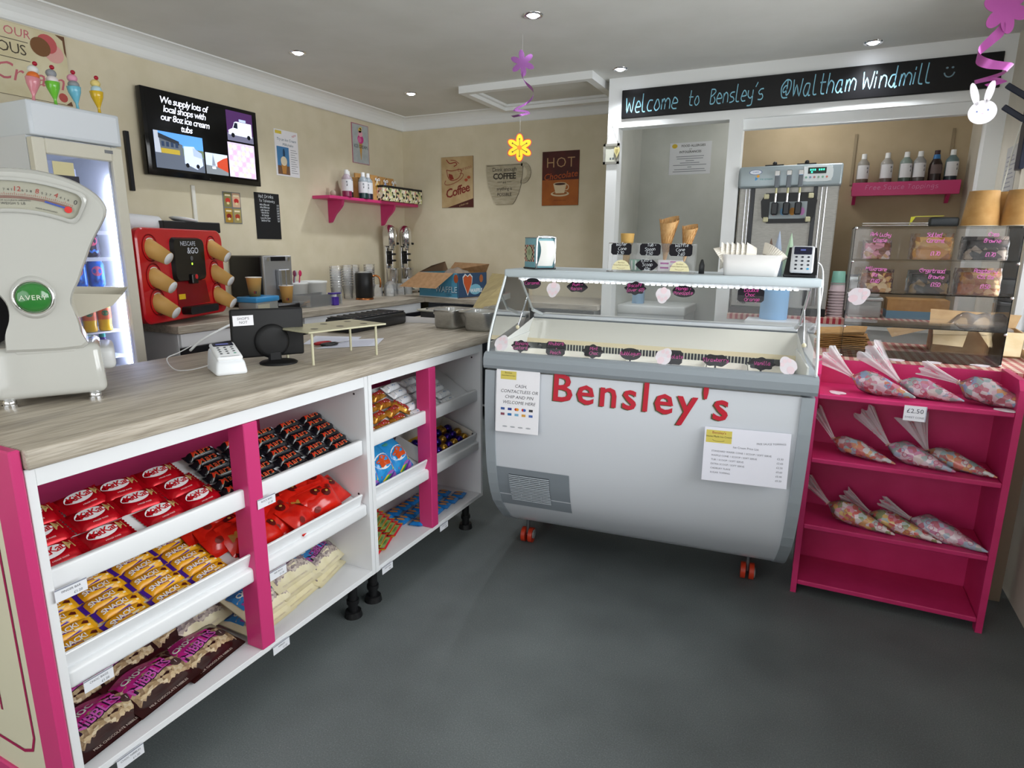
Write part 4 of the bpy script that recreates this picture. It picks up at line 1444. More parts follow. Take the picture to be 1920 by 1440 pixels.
# ---- silver and black coffee machine
t = thing('coffee_machine', 'silver and black bean-to-cup coffee machine right of the red one', 'coffee machine', TR(-2.97, 2.73, ZW))
MB().box(-.29, -.02, 0, .235, .004, .315, BLACK, .012, seg=2).build('housing', t)
sv = mat('b4b6ba', .3, .7)
m = MB().box(-.02, 0, .004, .228, .05, .316, sv, .004).box(-.001, .002, .06, .175, .285, .31, mat('16161c', .2))
for y in (.035, .198):
    m.cyl((0, y, .295), (.006, y, .295), .011, CHROME)
fpn = m.build('front_panel', t)
MB().box(-.001, .03, .09, .185, .11, .235, mat('8d9094', .3, .6), .006).box(.028, .034, .105, .135, .12, .23, CHROME).box(.028, .034, .145, .175, .12, .23, CHROME).build('spout', fpn)
MB().box(-.02, .10, .0, .235, 0, .03, BLACK, .006).box(.0, .09, .015, .22, .03, .034, sv).build('drip_tray', t)
cupA = cup_mesh(.105, .029, .041, CUPB, lab=('8a2a20', '3a2a30'))
cupA.matrix_world = TR(-2.915, 2.845, ZW + .0345, R(60))
tag(cupA, 'brown paper cup on the drip tray of the silver machine', 'cup', 'brown paper cups on the back counter')
# ---- food box with blue lid
t = thing('food_box', 'clear plastic food box with blue clip lid beside the red machine', 'food box', TR(-2.80, 2.52, ZW, R(8)))
MB().box(-.065, .065, -.09, .09, 0, .075, mat('8d8f8c', .25), .012, seg=2).box(.0655, .067, -.085, .01, .01, .06, mat('b4b09c', .6)).build('box_body', t)
MB().box(-.07, .07, -.096, .096, .07, .10, mat('3a8fc8', .25, alpha=1), .008, seg=2).build('lid', t)
dup(cupA, TR(-2.80, 2.50, ZW + .1005, R(60)), 'brown paper cup standing on the blue-lidded food box')

# ---- sugar tubs in a low clear box etc
t = thing('stirrer_tray', 'shallow clear tray of wooden stirrers under the white tubs', 'tray', TR(-2.88, 3.07, ZW, R(5)))
MB().box(-.08, .08, -.17, .15, 0, .005, PLASTIC).box(-.08, -.077, -.17, .15, .005, .075, PLASTIC).box(.077, .08, -.17, .15, .005, .075, PLASTIC).box(-.08, .08, -.17, -.167, .005, .075, PLASTIC).box(-.08, .08, .147, .15, .005, .075, PLASTIC).build('tray', t)
m = MB()
for i in range(26):
    m.box(-.06, .06, -.003, .003, 0, .002, noisy('a87c4e', 'b98c5c', 20, .7), M=TR(random.uniform(-.01, .01), random.uniform(-.12, .11), .008 + .0018 * i, R(90 + random.uniform(-35, 35))))
o = m.build('stirrers', t)
o['kind'] = 'stuff'
tb = None
for y, x, wh in ((3.06, -3.06, 'left'), (3.235, -3.06, 'right')):
    M = TR(x, y, ZW)
    if tb is None:
        tb = thing('ice_cream_tub', 'white round tub on the back counter, left one, holding coloured spoons', 'tub', M, 'white tubs on the back counter')
        MB().lathe([(.0001, .0), (.072, 0), (.083, .13), (.087, .131), (.087, .145), (.083, .145), (.07, .02), (.0001, .02)], mat('e4e6e4', .4), 28).build('tub_body', tb)
        MB().box(-.1, -.085, -.012, .012, .03, .13, mat('b07a3a', .5)).build('side_label', tb)
    else:
        dup(tb, M, 'white round tub on the back counter, right one beside the cup stacks')
for i, (y, x, c_, wh) in enumerate(((3.075, -3.05, 'c8205a', 'pink plastic spoon standing in the left white tub, leaning right'), (3.045, -3.06, 'a8b0b8', 'silver spoon standing in the left white tub'), (3.025, -3.05, '7a2a4a', 'dark plum spoon standing in the left white tub'))):
    m = MB().cyl((0, 0, 0), (0, .025, .16), .004, mat(c_, .35), n=8).sphere((0, .03, .175), .014, mat(c_, .35), 10, .4, 1, 1.5)
    tag(m.build('spoon', None, TR(x, y, ZW + .025)), wh, 'spoon')
t = thing('sweetener_dispenser', 'small purple sweetener dispenser in front of the right white tub', 'dispenser', TR(-2.80, 3.14, ZW))
MB().box(-.018, .018, -.022, .022, 0, .055, mat('4a2f9a', .35), .004).build('body', t)
MB().box(-.022, .022, -.04, .04, .072, .082, mat('3f2a86', .35), .003).box(-.008, .008, -.01, .01, .055, .074, WHITE).build('top', t)

# ---- clear cup stacks
CUPG = glass('ffffff', .05, 'cupclear', .22)
def cup_stack(n, M, label):
    m = MB()
    for i in range(n):
        z = i * (.24 - .10) / max(n - 1, 1)
        m.lathe([(.030, z), (.042, z + .10), (.0445, z + .101), (.0445, z + .097)], CUPG, 18)
    o = m.build('cup_stack', None, M)
    return tag(o, label, 'cups', 'stacks of clear cups')
cs = cup_stack(9, TR(-3.02, 3.41, ZW), 'tall stack of clear plastic cups directly right of the white tubs')
dup(cs, TR(-3.08, 3.60, ZW), 'tall stack of clear plastic cups just left of the black milk frother')
dup(cs, TR(-3.12, 3.72, ZW), 'tall stack of clear plastic cups directly behind the black milk frother')
dup(cs, TR(-3.12, 3.90, ZW), 'stack of clear plastic cups peeping out right of the black milk frother')

# ---- black frother jug with copper handle
t = thing('milk_frother', 'black milk frother jug with copper handle on the back counter', 'frother', TR(-2.93, 3.60, ZW, R(-45)))
MB().lathe([(.0001, .012), (.058, .012), (.062, .016), (.062, .185), (.058, .19), (.0001, .19)], mat('121214', .4), 32).build('jug_body', t)
MB().lathe([(.064, 0), (.064, .012), (.055, .013)], mat('a8683c', .25, .9), 32).build('base_ring', t)
MB().lathe([(.060, .19), (.058, .2), (.0001, .203)], PLASTIC, 24).build('lid', t)
MB().tube(smooth([(.01, .06, .165), (.012, .085, .17), (.014, .108, .155), (.015, .115, .12), (.014, .112, .085)], 4), .0055, mat('b0703e', .22, .9), 10, flat=1.3).build('handle', t)

# ---- milkshake mixers
def mixer(M, label):
    t = thing('milkshake_mixer', label, 'mixer', M, 'chrome milkshake mixers')
    MB().box(-.09, .10, -.075, .075, .012, .045, CHROME, .012, seg=2).build('base', t)
    MB().box(-.085, -.045, -.03, .03, .04, .44, CHROME, .01, seg=2).build('column', t)
    _mm = MB().lathe([(.046, -.10), (.051, -.09), (.052, .0), (.049, .025), (.040, .047), (.024, .062), (.0001, .068)], CHROME, 28, TR(-.03, 0, .48), True, 1.35, 1).lathe([(.0001, -.135), (.016, -.135), (.022, -.10)], CHROME, 20, TR(.005, 0, .48))
    mh = MB.build(_mm, 'motor_head', t)
    MB().cyl((.01, .043, .40), (.01, .058, .40), .009, BLACK).build('switch', mh)
    m = MB().box(-.047, -.02, -.028, .022, .235, .34, BLACK, .005)
    for z in (.265, .315):
        m.tube([(-.03, -.02, z), (.01, -.024, z), (.025, 0, z), (.01, .024, z), (-.02, .02, z)], .008, BLACK, 8)
    m.build('cup_holder', t)
    MB().cyl((.005, 0, .36), (.005, 0, .14), .003, CHROME, n=8).lathe([(.0001, -.004), (.009, 0), (.0001, .004)], CHROME, 12, TR(.005, 0, .15)).build('spindle', t)
    for x in (-.07, .08):
        for y in (-.06, .06):
            MB().cyl((x, y, 0), (x, y, .014), .010, BLACK, n=10).build('foot', t)
    m = MB().lathe([(.0001, .0), (.033, 0), (.036, .01), (.040, .08), (.048, .155), (.0505, .156), (.0475, .15), (.036, .02), (.0001, .012)], CHROME, 28, TR(.005, 0, .046))
    m.build('mixing_beaker', t)
    return t
mx_ = mixer(TR(-3.12, 4.20, ZW, R(-22)), 'left chrome milkshake mixer in the far corner')
dup(mx_, TR(-3.10, 4.38, ZW, R(-22)), 'right chrome milkshake mixer, nearest the back wall')
# upturned glasses
def dome(r, h):
    return MB().lathe([(r, 0), (r, h * .4), (r * .9, h * .7), (r * .6, h * .92), (.0001, h)], CUPG, 22)
o = dome(.055, .115).build('dome_lid', None, TR(-2.98, 3.98, ZW))
tag(o, 'clear dome lid upturned beside the black frother', 'lid')
gl_ = None
for x, y, wh in ((-2.96, 4.08, 'right of the clear dome lid'), (-3.02, 3.87, 'left of the clear dome lid'), (-2.95, 3.93, 'in front of the clear dome lid')):
    M = TR(x, y, ZW)
    if gl_ is None:
        gl_ = MB().lathe([(.036, 0), (.038, .004), (.034, .09), (.0001, .092)], CUPG, 20).build('tumbler', None, M)
    o = gl_ if wh.startswith('right') else dup(gl_, M)
    tag(o, 'upturned clear tumbler ' + wh, 'glass', 'upturned tumblers')
o = MB().lathe([(.04, 0), (.047, .12), (.049, .121)], glass('f4f4f4', .2, 'frost', .5), 24).build('measuring_beaker', None, TR(-2.98, 4.20, ZW))
tag(o, 'tall frosted beaker in front of the milkshake mixers', 'beaker')

# ---- waffle cone carton
t = thing('waffle_carton', 'open blue carton of waffle cones in the back corner of the worktop', 'carton', TR(-2.78, 4.08, ZW, R(-11)))
CBL = mat('5aa6c8', .55)
CIN = KRAFT
m = MB().box(0, .40, 0, .005, 0, .185, CBL).box(0, .005, 0, .34, 0, .185, CBL).box(.395, .40, 0, .34, 0, .185, mat('2c4a6c', .55)).box(0, .40, .335, .34, 0, .185, CIN).box(0, .4, 0, .34, 0, .004, CIN)
m.build('carton_body', t)
Ff = frame((0, -.0012, 0), (1, 0, 0), (0, 0, 1))
Fr = frame((.4012, 0, 0), (0, 1, 0), (0, 0, 1))
m = MB().text('WAFFLE', .062, mat('2a5a80', .6), (.285, .058), M=Ff, bold=.05).text('WAFFLE', .062, mat('c8e4ee', .6), (.283, .060), z=.0012, M=Ff, bold=.015).text('CONES', .018, mat('2a5a80', .6), (.31, .022), M=Ff)
m.decal((rect(.0, .4, .0, .006), [(0, 1, 2, 3)]), mat('e4f0f4', .6), M=Ff).text('crispy', .03, mat('8cc4dc', .6), (.09, .06), M=Ff, shear=.3)
m.poly(ell(.022, .032, 16, .385, .145), mat('b0542c', .6), Ff, .0012)
hc = [(.0, -.075), (.045, .01), (.05, .05), (.025, .07), (0, .055), (-.025, .07), (-.05, .05), (-.045, .01)]
m.poly([(.11 + x * 1.15, .10 + y * 1.15) for x, y in hc], mat('d8e4e8', .6), Fr, .001).poly([(.11 + x, .10 + y) for x, y in hc], mat('c4562a', .6), Fr, .002)
m.poly(ell(.022, .03, 14, .27, .14), mat('a8643a', .6), Fr, .001).poly(ell(.07, .04, 16, .2, .06), mat('7ab8d0', .6), Fr, .0005).text('WAFFLE', .04, WHITE, (.21, .05), z=.002, M=Fr, bold=.02)
m.build('carton_printing', t)
m = MB().add([(0, 0, .185), (.36, 0, .185), (.30, -.13, .075), (-.09, -.13, .075)], [(0, 1, 2, 3)], noisy('a07c56', 'b08a64', 30, .75, key='flap'))
m.build('front_flap', t)
MB().add([(.0, .335, .185), (.4, .335, .185), (.46, .30, .25), (.05, .36, .255)], [(0, 1, 2, 3)], noisy('a07c56', 'b08a64', 30, .75, key='flap')).build('back_flap', t)
MB().add([(0, 0, .185), (0, .335, .185), (-.03, .33, .26), (.09, .05, .235)], [(0, 1, 2, 3)], mat('6a5440', .7)).build('side_flap', t)
m = MB()
m.grid(lambda u, v: (.12 + .25 * u, .06 + .2 * v, .17 + .05 * math.sin(PI * u) * math.sin(PI * v) + .006 * math.sin(19 * u + 7 * v)), 14, 10, PLASTIC)
m.build('bag_liner', t)
# long hinged panel leaning towards the freezer
P4 = [Vector(p) for p in ((-2.02, 3.86, 1.105), (-1.66, 3.45, 1.115), (-1.52, 2.86, .93), (-1.63, 2.84, .925))]
nrm = (P4[1] - P4[0]).cross(P4[3] - P4[0]).normalized() * .006
m = MB().add([tuple(p) for p in P4] + [tuple(p - nrm) for p in P4], [(0, 1, 2, 3), (7, 6, 5, 4), (0, 4, 5, 1), (1, 5, 6, 2), (2, 6, 7, 3), (3, 7, 4, 0)], noisy('96865a', 'a59565', 20, .7, key='kraftside'))
tag(m.build('cardboard_flap'), 'large tan cardboard sheet leaning behind the metal pans', 'cardboard')
# ================================================================ ON THE WALLS
WX = XW + .006

def board(name, label, cat, M, W, H, face, edge=None, th=.004, group=None):
    """flat plaque centred on M; face material, edge material"""
    t = thing(name, label, cat, M, group)
    m = MB().box(-W / 2, W / 2, -H / 2, H / 2, 0, th, edge or face, min(.0015, th / 3))
    m.poly(rect(-W / 2 + .001, W / 2 - .001, -H / 2 + .001, H / 2 - .001), face, z=th + .0003)
    m.build('plaque', t)
    return t, th + .0006

def E_(c, s=1.3):
    return mat(c, .3, emit=s)

# ---- television
t = thing('television', 'wall-mounted black television showing an advert for ice cream tubs', 'television', on_left(-3.205, 2.610, 1.866))
W, H = .742, .436
m = MB().box(-W / 2, W / 2, -H / 2, H / 2, -.04, 0, mat('08080a', .12), .004, seg=2)
m.text('LG', .006, mat('8a8c92', .4), (.0, -.207), z=.0006)
m.build('casing', t)
MB().box(-.12, .12, -.1, .1, -.061, -.04, BLACK).build('wall_bracket', t)
m = MB()
m.poly(rect(-.350, .350, -.190, .196), mat('050507', .15), z=.0006)
for i, s_ in enumerate(('We supply lots of', 'local shops with', 'our 8oz ice cream', 'tubs')):
    m.text(s_, .048, E_('eef2ff', 1.1), (-.125, .168 - .043 * i), z=.0014, shear=.2, bold=.012, spacing=.86)
# picture: street of shops and a white van
def quad(x0, x1, y0, y1, c, z, s=1.0):
    m.poly(rect(x0, x1, y0, y1), E_(c, s), z=z)
ox, oy = -.325, -.178
quad(-.325, -.03, -.178, .010, '5a9ae0', .0014)
m.poly([(-.325, .0), (-.325, -.1), (-.16, -.1), (-.16, -.045)], E_('5c646e', .9), z=.0018)
m.poly([(-.325, .01), (-.30, .01), (-.29, -.10), (-.325, -.10)], E_('b4bccb', .9), z=.002)
m.poly([(-.30, .0), (-.18, -.03), (-.18, -.05), (-.30, -.025)], E_('2c3038', .9), z=.0021)
quad(-.29, -.18, -.10, -.075, 'b09a3a', .0023, .9)
for i in range(4):
    quad(-.285 + .027 * i, -.268 + .027 * i, -.065, -.04, '2c3c58', .0023, .9)
m.poly([(-.325, -.10), (-.03, -.10), (-.03, -.178), (-.325, -.178)], E_('5a6270', .9), z=.0017)
quad(-.16, -.03, -.10, -.06, '6a7a60', .0018, .8)
m.poly([(-.155, -.05), (-.09, -.045), (-.085, -.055), (-.045, -.08), (-.04, -.14), (-.08, -.165), (-.155, -.14)], E_('c4d0ec', 1.0), z=.0025)
m.poly([(-.10, -.05), (-.045, -.075), (-.04, -.105), (-.098, -.095)], E_('a4b4dc', 1.0), z=.0028)
for x in (-.14, -.075):
    m.poly(ell(.011, .012, 12, x, -.148), E_('14161c', .5), z=.003)
# picture: van on the right
quad(.145, .335, .028, .196, '4a2a5c', .0014, .8)
quad(.145, .335, .028, .07, '6a6a80', .0016, .8)
m.poly([(.155, .062), (.155, .085), (.185, .10), (.20, .135), (.215, .14), (.325, .14), (.325, .06)], E_('d8ddec', 1.1), z=.002)
m.poly([(.19, .102), (.203, .132), (.222, .132), (.222, .10)], E_('1c2434', .6), z=.0024)
quad(.235, .285, .142, .156, 'b8c8ea', .0022)
for x in (.185, .30):
    m.poly(ell(.013, .013, 14, x, .06), E_('101218', .5), z=.0026)
# picture: red houses
quad(-.02, .13, -.178, -.062, 'c0ccdc', .0014)
m.poly([(-.02, -.178), (.13, -.178), (.13, -.135), (-.02, -.13)], E_('7a8086', .8), z=.0016)
m.poly([(.055, -.135), (.13, -.16), (.13, -.075), (.10, -.085), (.055, -.11)], E_('b8442c', .9), z=.0018)
m.poly([(.03, -.065), (.045, -.13), (.02, -.13)], E_('8890a0', .8), z=.0018)
quad(.02, .045, -.148, -.135, 'd8e0ec', .002)
# picture: tubs from above
quad(.14, .335, -.178, .018, 'c8bcd4', .0014, .9)
for i in range(6):
    for j in range(6):
        c_ = ('e8e4ee', 'd8a8d0', 'c8d4ea', 'e4d8b8')[(i * 5 + j * 3) % 4]
        m.poly(ell(.0135, .0135, 14, .158 + .031 * i, -.162 + .031 * j), E_(c_, 1.0), z=.0018)
m.build('screen_picture', t)
o = MB().box(-.012, .012, -.16, .12, 0, .012, mat('eceae0', .5), .003).build('cable_cover', None, on_left(WX, 2.53, 1.50))
tag(o, 'white cable trunking running down the wall under the television', 'cable cover')

# ---- vintage ice cream sign
RUSTY = noisy('cfc39c', 'ddd4b4', 7, .55, key='rusty')
t, z = board('tin_sign', 'old cream tin sign with ice cream lettering above the fridge', 'sign', on_left(WX, 1.62, 2.075), .62, .30, RUSTY, mat('5a4a34', .6), .006)
m = MB()
PK = mat('c46a74', .6)
m.text('OUR', .05, PK, (.11, .115), z=z, shear=.1).text('DELICIOUS', .062, mat('4a4236', .7), (.0, .045), z=z, spacing=.9)
m.text('Ice Cream', .105, PK, (.06, -.055), z=z, shear=.3, bold=.0)
for y in (.082, .005):
    m.decal(ribbon([(-.2, y), (.15, y)], .003), mat('4a4236', .7), z=z)
for x, y, c_ in ((.23, .10, 'c45a5c'), (.255, .065, 'e0a8a0'), (.20, .08, '7a5230')):
    m.poly(ell(.042, .04, 18, x, y), mat(c_, .6), z=z + .0006 * (x < .21) + .0004 * (x < .24) + .0002)
m.poly(ell(.02, .02, 12, .27, -.12), mat('b8524c', .6), z=z)
m.build('lettering', t)
# rust at the edges
RU = mat('6b4a34', .8)
for P in ([(.31, .15), (.27, .15), (.30, .13), (.302, .08), (.31, .06)], [(.31, -.15), (.28, -.15), (.305, -.13)], [(.31, -.05), (.303, -.09), (.31, -.1)]):
    MB().poly([(x - .001, y) for x, y in P], RU, z=z).build('rust', t)
# ---- notices
t, z = board('notice', 'white notice with an ice cream cone photo right of the television', 'notice', on_left(WX, 3.275, 1.885), .207, .29, PAPER, th=.002)
m = MB().poly(rect(-.095, -.04, .118, .138), mat('e0c84a', .6), z=z).text('Try an Ice Cream', .024, mat('3a5a70', .7), (.0, .085), z=z, shear=.2).text('Milkshake', .024, mat('3a5a70', .7), (.01, .055), z=z, shear=.2).text('NEW', .018, mat('c03a50', .6), (.07, .12), R(20), z=z)
m.poly(rect(-.09, .015, -.135, .04), mat('4a84b8', .6), z=z).poly(rect(-.09, .015, -.135, -.08), mat('7a5a44', .6), z=z + .0003)
m.poly([(-.05, -.13), (-.02, -.13), (-.008, -.06), (-.06, -.06)], mat('c48a44', .6), z=z + .0006).poly(ell(.028, .03, 14, -.034, -.05), mat('e8dcc0', .6), z=z + .0008).poly(ell(.01, .03, 10, -.03, .0), mat('2a4a6a', .6), z=z + .0005)
for i in range(11):
    m.poly(rect(.03, .09 - .01 * (i % 3), -.12 + i * .0145, -.117 + i * .0145), mat('8a8c94', .7), z=z)
m.build('printing', t)
t, z = board('tin_sign', 'small tin plaque of four retro food pictures below the television', 'sign', on_left(WX, 2.795, 1.510), .13, .186, mat('8a8d90', .4, .5), th=.004)
m = MB()
for i, (x, y, c_, d_) in enumerate(((-.031, .046, '8a8250', 'c83a2c'), (.031, .046, 'd8b090', 'c02a2a'), (-.031, -.046, 'b08a30', '8a2018'), (.031, -.046, 'a89a60', 'b04028'))):
    m.poly(rrect(x - .028, x + .028, y - .042, y + .042, .004, 2), mat(c_, .5), z=z).poly(ell(.018, .015, 14, x, y - .004), mat(d_, .5), z=z + .0004).poly(rect(x - .02, x + .02, y + .022, y + .032), mat('f0e4c0', .5), z=z + .0004).poly(ell(.010, .008, 12, x, y - .02), mat('e8d8a0', .5), z=z + .0008)
m.build('printing', t)
t, z = board('price_board', 'tall black chalk price board on the left wall', 'sign', on_left(WX, 3.07, 1.473), .204, .29, mat('16181c', .5), th=.005)
m = MB()
m.hand('Hot Drinks', .018, CHALK, (-.01, .122), z=z, wd=.11).hand('To Takeaway', .015, CHALK, (-.005, .095), z=z, wd=.11)
for i, (a_, b_) in enumerate((('White Coffee small', '1.70'), ('White Coffee large', '2.20'), ('Latte Cappuccino', '2.60'), ('Mocha Hot Choc', '2.60'), ('Hot Chocolate', '2.60'), ('Luxury Choc Cream', '3.60'), ('Selection of Teas', '1.60'))):
    m.hand(a_, .0095, CHALK, (-.026, .07 - .0165 * i), z=z, wd=.12, spacing=.62).hand(b_, .0095, CHALK, (.083, .07 - .0165 * i), z=z, wd=.12, spacing=.8)
m.build('chalk_lettering', t)
o = MB().box(-.011, .011, -.147, .147, 0, .02, mat('141418', .35), .002).build('wall_strip', None, on_left(WX, 2.17, 1.707))
tag(o, 'narrow black upright board on the wall between fridge and television', 'board')
t, z = board('tin_sign', 'grey tin sign with a pink ice cream cone above the pink shelf', 'sign', on_left(XW, 4.045, 2.055), .20, .29, noisy('a9b2b4', 'b8bfc0', 20, .5, key='tingrey'), mat('b04a6a', .5), .004)
m = MB()
m.poly([(-.022, .02), (.022, .02), (.002, -.115), (-.002, -.115)], mat('c89a4e', .6), z=z)
for x, y, r_, c_ in ((0, .035, .036, 'd0388a'), (-.012, .03, .022, 'e070a8'), (0, .075, .026, 'e8a8b8'), (-.004, .10, .02, 'e0c060'), (.006, .115, .013, 'e8cc70')):
    m.poly(ell(r_, r_ * .9, 16, x, y), mat(c_, .6), z=z + .0003 + .0002 * (y > .05) + .0001 * (r_ < .03))
m.text('ICE CREAM', .036, mat('5a6468', .6), (0, -.02), z=z + .0012, spacing=.85)
m.decal(ribbon([(-.096, .141), (.096, .141), (.096, -.141), (-.096, -.141), (-.096, .141)], .004), mat('b83a6a', .5), z=z)
m.build('printing', t)

# ---- pink wall shelf
t = thing('wall_shelf', 'pink painted shelf with two curved brackets on the left wall', 'shelf', TR(XW, 4.04, 1.612))
MB().box(.001, .165, -.55, .53, 0, .022, PINK, .003).build('shelf_board', t)
bp_ = [(0, 0), (.135, 0), (.128, -.035), (.095, -.07), (.06, -.10), (.035, -.135), (.02, -.155), (0, -.16)]
for y in (-.37, .25):
    MB().prism(smooth(bp_[1:-1], 2) + [(0, -.16), (0, 0)], .024, PINK, frame((.002, y, 0), (1, 0, 0), (0, 0, 1))).build('bracket', t)
def sauce(M, label, liq, up='b8b8c0', group='sauce bottles on the pink shelf', h=.19, lab='e4e4e8'):
    t = thing('sauce_bottle', label, 'bottle', M, group)
    _mb = MB().lathe([(.0001, 0), (.034, .001), (.035, .006), (.035, h * .22)], mat(liq, .25), 22).lathe([(.035, h * .22), (.035, h * .66), (.033, h * .72), (.018, h * .82), (.014, h * .85)], mat(up, .3, coat=.2), 22)
    bb1 = MB.build(_mb, 'bottle_body', t)
    MB().cyl((0, 0, h * .84), (0, 0, h), .016, WHITE, .0145).build('cap', t)
    m = MB().lathe([(.0356, h * .22), (.0356, h * .64)], mat(lab, .6), 22, a0=-2.6, a1=.5, smooth=True)
    P = lambda u, z: (.0362 * math.cos(u), .0362 * math.sin(u), z)
    m.add([P(-.9, h * .40), P(-.7, h * .40), P(-.75, h * .52)], [(0, 1, 2)], mat('2c2c34', .6)).add([P(-1.0, h * .52), P(-.65, h * .52), P(-.7, h * .58), P(-.95, h * .58)], [(0, 1, 2, 3)], mat('8a8c94', .6))
    m.build('wrap_label', bb1)
    return t
SZ = 1.6345
s1 = None
for y, x, liq, wh in ((3.70, -3.13, '8a2050', 'sauce bottle with purple-red sauce, first on the pink shelf'), (3.775, -3.18, '1c1c28', 'sauce bottle with near-black sauce, second on the pink shelf'), (3.885, -3.13, '1a3c3c', 'sauce bottle with dark teal sauce, third on the pink shelf'), (3.955, -3.14, '20203a', 'sauce bottle with navy sauce, fourth on the pink shelf')):
    sauce(TR(x, y, SZ), wh, liq, up='9aa4ac' if liq != '8a2050' else 'b8a8b4')
o = MB().sphere((0, 0, .02), .022, mat('b0a090', .6), 12, 1, 1, 1).build('small_pot', None, TR(-3.16, 3.585, SZ - .0005))
tag(o, 'small beige round pot at the left end of the pink shelf', 'pot')
def gift_bag(M, label, rib):
    t = thing('gift_bag', label, 'gift bag', M, 'kraft gift bags on the pink shelf')
    m = MB().box(-.03, .03, -.045, .045, 0, .16, KRAFT, .004).add([(-.004, -.042, .16), (.004, -.042, .16), (.004, .042, .19), (-.004, .042, .19)], [(0, 1, 2, 3)], KRAFT).box(-.006, .006, -.043, .043, .158, .19, KRAFT)
    bg1 = m.build('bag', t)
    m = MB()
    for s_ in (-1, 1):
        m.tube(smooth([(.032, 0, .15), (.04, s_ * .018, .165), (.04, s_ * .026, .15), (.034, s_ * .004, .148), (.034, s_ * .016, .11)], 3), .003, WHITE, 6)
    m.add([(.034, -.012, .145), (.034, .014, .145), (.038, .018, .085), (.038, -.008, .085)], [(0, 1, 2, 3)], mat(rib, .4))
    m.build('ribbon_bow', bg1)
    return t
gift_bag(TR(-3.20, 3.92, SZ), 'kraft gift bag standing behind the dark sauce bottles', 'b89a60')
gift_bag(TR(-3.17, 4.06, SZ), 'kraft gift bag with yellow ribbon on the pink shelf', 'd8a820')
gift_bag(TR(-3.19, 4.19, SZ), 'kraft gift bag with blue ribbon on the pink shelf', '2c4a9c')
gift_bag(TR(-3.20, 4.31, SZ), 'kraft gift bag with grey ribbon, rightmost on the pink shelf', '6a6a58')
FLO = cells(['e8e0c4', '1c1c1c', 'c8c48a', 'd89a90', 'e4e0d0', '8a9a6a', 'd8cc9a', 'f0ead8'], 60, .5)
fb = None
for i in range(4):
    M = TR(-3.105 + .004 * i, 4.115 + .128 * i, SZ, R(-4))
    if fb is None:
        fb = thing('gift_box', '', 'gift box', M, 'flowery gift boxes on the pink shelf')
        MB().box(-.035, .035, -.058, .058, 0, .105, FLO, .002).build('box_body', fb)
        MB().box(-.037, .037, -.060, .060, .098, .115, mat('18181a', .5), .002).build('box_rim', fb)
        o = fb
    else:
        o = dup(fb, M)
    o['label'] = 'black flowery gift box, %s from left on the pink shelf' % ORD[i]

# ---- signs on the back wall
BROWN = mat('4a1a10', .6)
t, z = board('tin_sign', 'tan retro sign with a red coffee cup drawing and Coffee lettering', 'sign', on_back(-2.733, YB, 1.805), .302, .40, noisy('b09468', 'c4aa80', 9, .6, key='tansign'), BROWN, .006)
m = MB()
m.text('Coffee', .098, mat('7a2418', .6), (.0, -.07), R(14), z, shear=.2, bold=.02, spacing=.88)
m.poly([(-.10, -.2), (.15, -.13), (.15, -.2)], BROWN, z=z).text('a fresh cup', .02, mat('c4aa80', .6), (.06, -.176), R(14), z + .0006, shear=.3)
RC = mat('8a3020', .6)
m.decal(ribbon(smooth([(-.10, .10), (-.085, .04), (-.05, .015), (.01, .03), (.04, .075), (.03, .10), (-.05, .09), (-.10, .10)]), .006), RC, z=z)
m.decal(ribbon([(-.03 + .09 * math.cos(a), .025 + .032 * math.sin(a) + .03 * math.cos(a)) for a in [2.6 + 4.6 * i / 24 for i in range(25)]], .005), RC, z=z)
m.poly([(-.08, .07), (-.045, .06), (-.03, .025), (-.06, .02), (-.08, .04)], RC, z=z)
m.decal(ribbon(smooth([(-.10, .18), (-.07, .15), (-.02, .155), (.0, .14), (-.03, .125)]), .008), RC, z=z).decal(ribbon(smooth([(-.06, .175), (-.02, .17), (.02, .145)]), .005), RC, z=z)
for x, y in ((.085, .015), (.11, .035)):
    m.poly(ell(.016, .012, 12, x, y), mat('a84a2c', .6), z=z)
m.hand('Espresso', .022, RC, (.07, .105), R(12), z, .1)
m.build('printing', t)
t = thing('cup_sign', 'cup-shaped weathered sign saying drink enough coffee', 'sign', on_back(-2.27, YB, 1.77))
CW = noisy('a59a80', 'bdb49c', 14, .6, (1, 6, 1), key='cupsign')
cp = [(-.19, .155), (.13, .155), (.128, .08), (.118, .0), (.095, -.07), (.065, -.125), (.045, -.15), (-.105, -.15), (-.135, -.10), (-.17, -.01), (-.185, .07)]
m = MB().prism(cp[::-1], .008, CW, side=mat('4a4436', .7)).build('cup_plaque', t)
m = MB()
ho = [(.125 + .075 * math.sin(a), .085 + .082 * math.cos(a)) for a in [R(-8 + 196 * i / 16) for i in range(17)]]
hi = [(.122 + .048 * math.sin(a), .085 + .05 * math.cos(a)) for a in [R(188 - 196 * i / 16) for i in range(17)]]
hn = len(ho)
m.prism((ho + hi)[::-1], .008, CW, side=mat('4a4436', .7)).build('cup_handle', t)
m = MB()
DK = mat('3a342c', .7)
for s_, sz, y, b_ in (('Drink enough', .042, .115, .0), ('COFFEE', .062, .063, .03), ('* * *  and  * * *', .022, .018, .01), ('anything is', .036, -.03, 0), ('POSSIBLE', .034, -.075, .01)):
    m.text(s_, sz, DK, (-.028, y), z=.009, bold=b_, spacing=.92)
m.decal(ribbon([(-.183, .147), (.122, .147)], .003), DK, z=.0086)
m.build('lettering', t)
t, z = board('tin_sign', 'brown and orange retro sign for hot chocolate by the partition', 'sign', on_back(-1.825, YB, 1.80), .30, .395, noisy('9a5014', 'b0621c', 6, .5, key='hotsign'), mat('2a120a', .6), .006)
m = MB()
m.poly(rect(-.148, .148, -.01, .196), noisy('3c120c', '54180e', 8, .5, key='hotdark'), z=z)
z += .0008
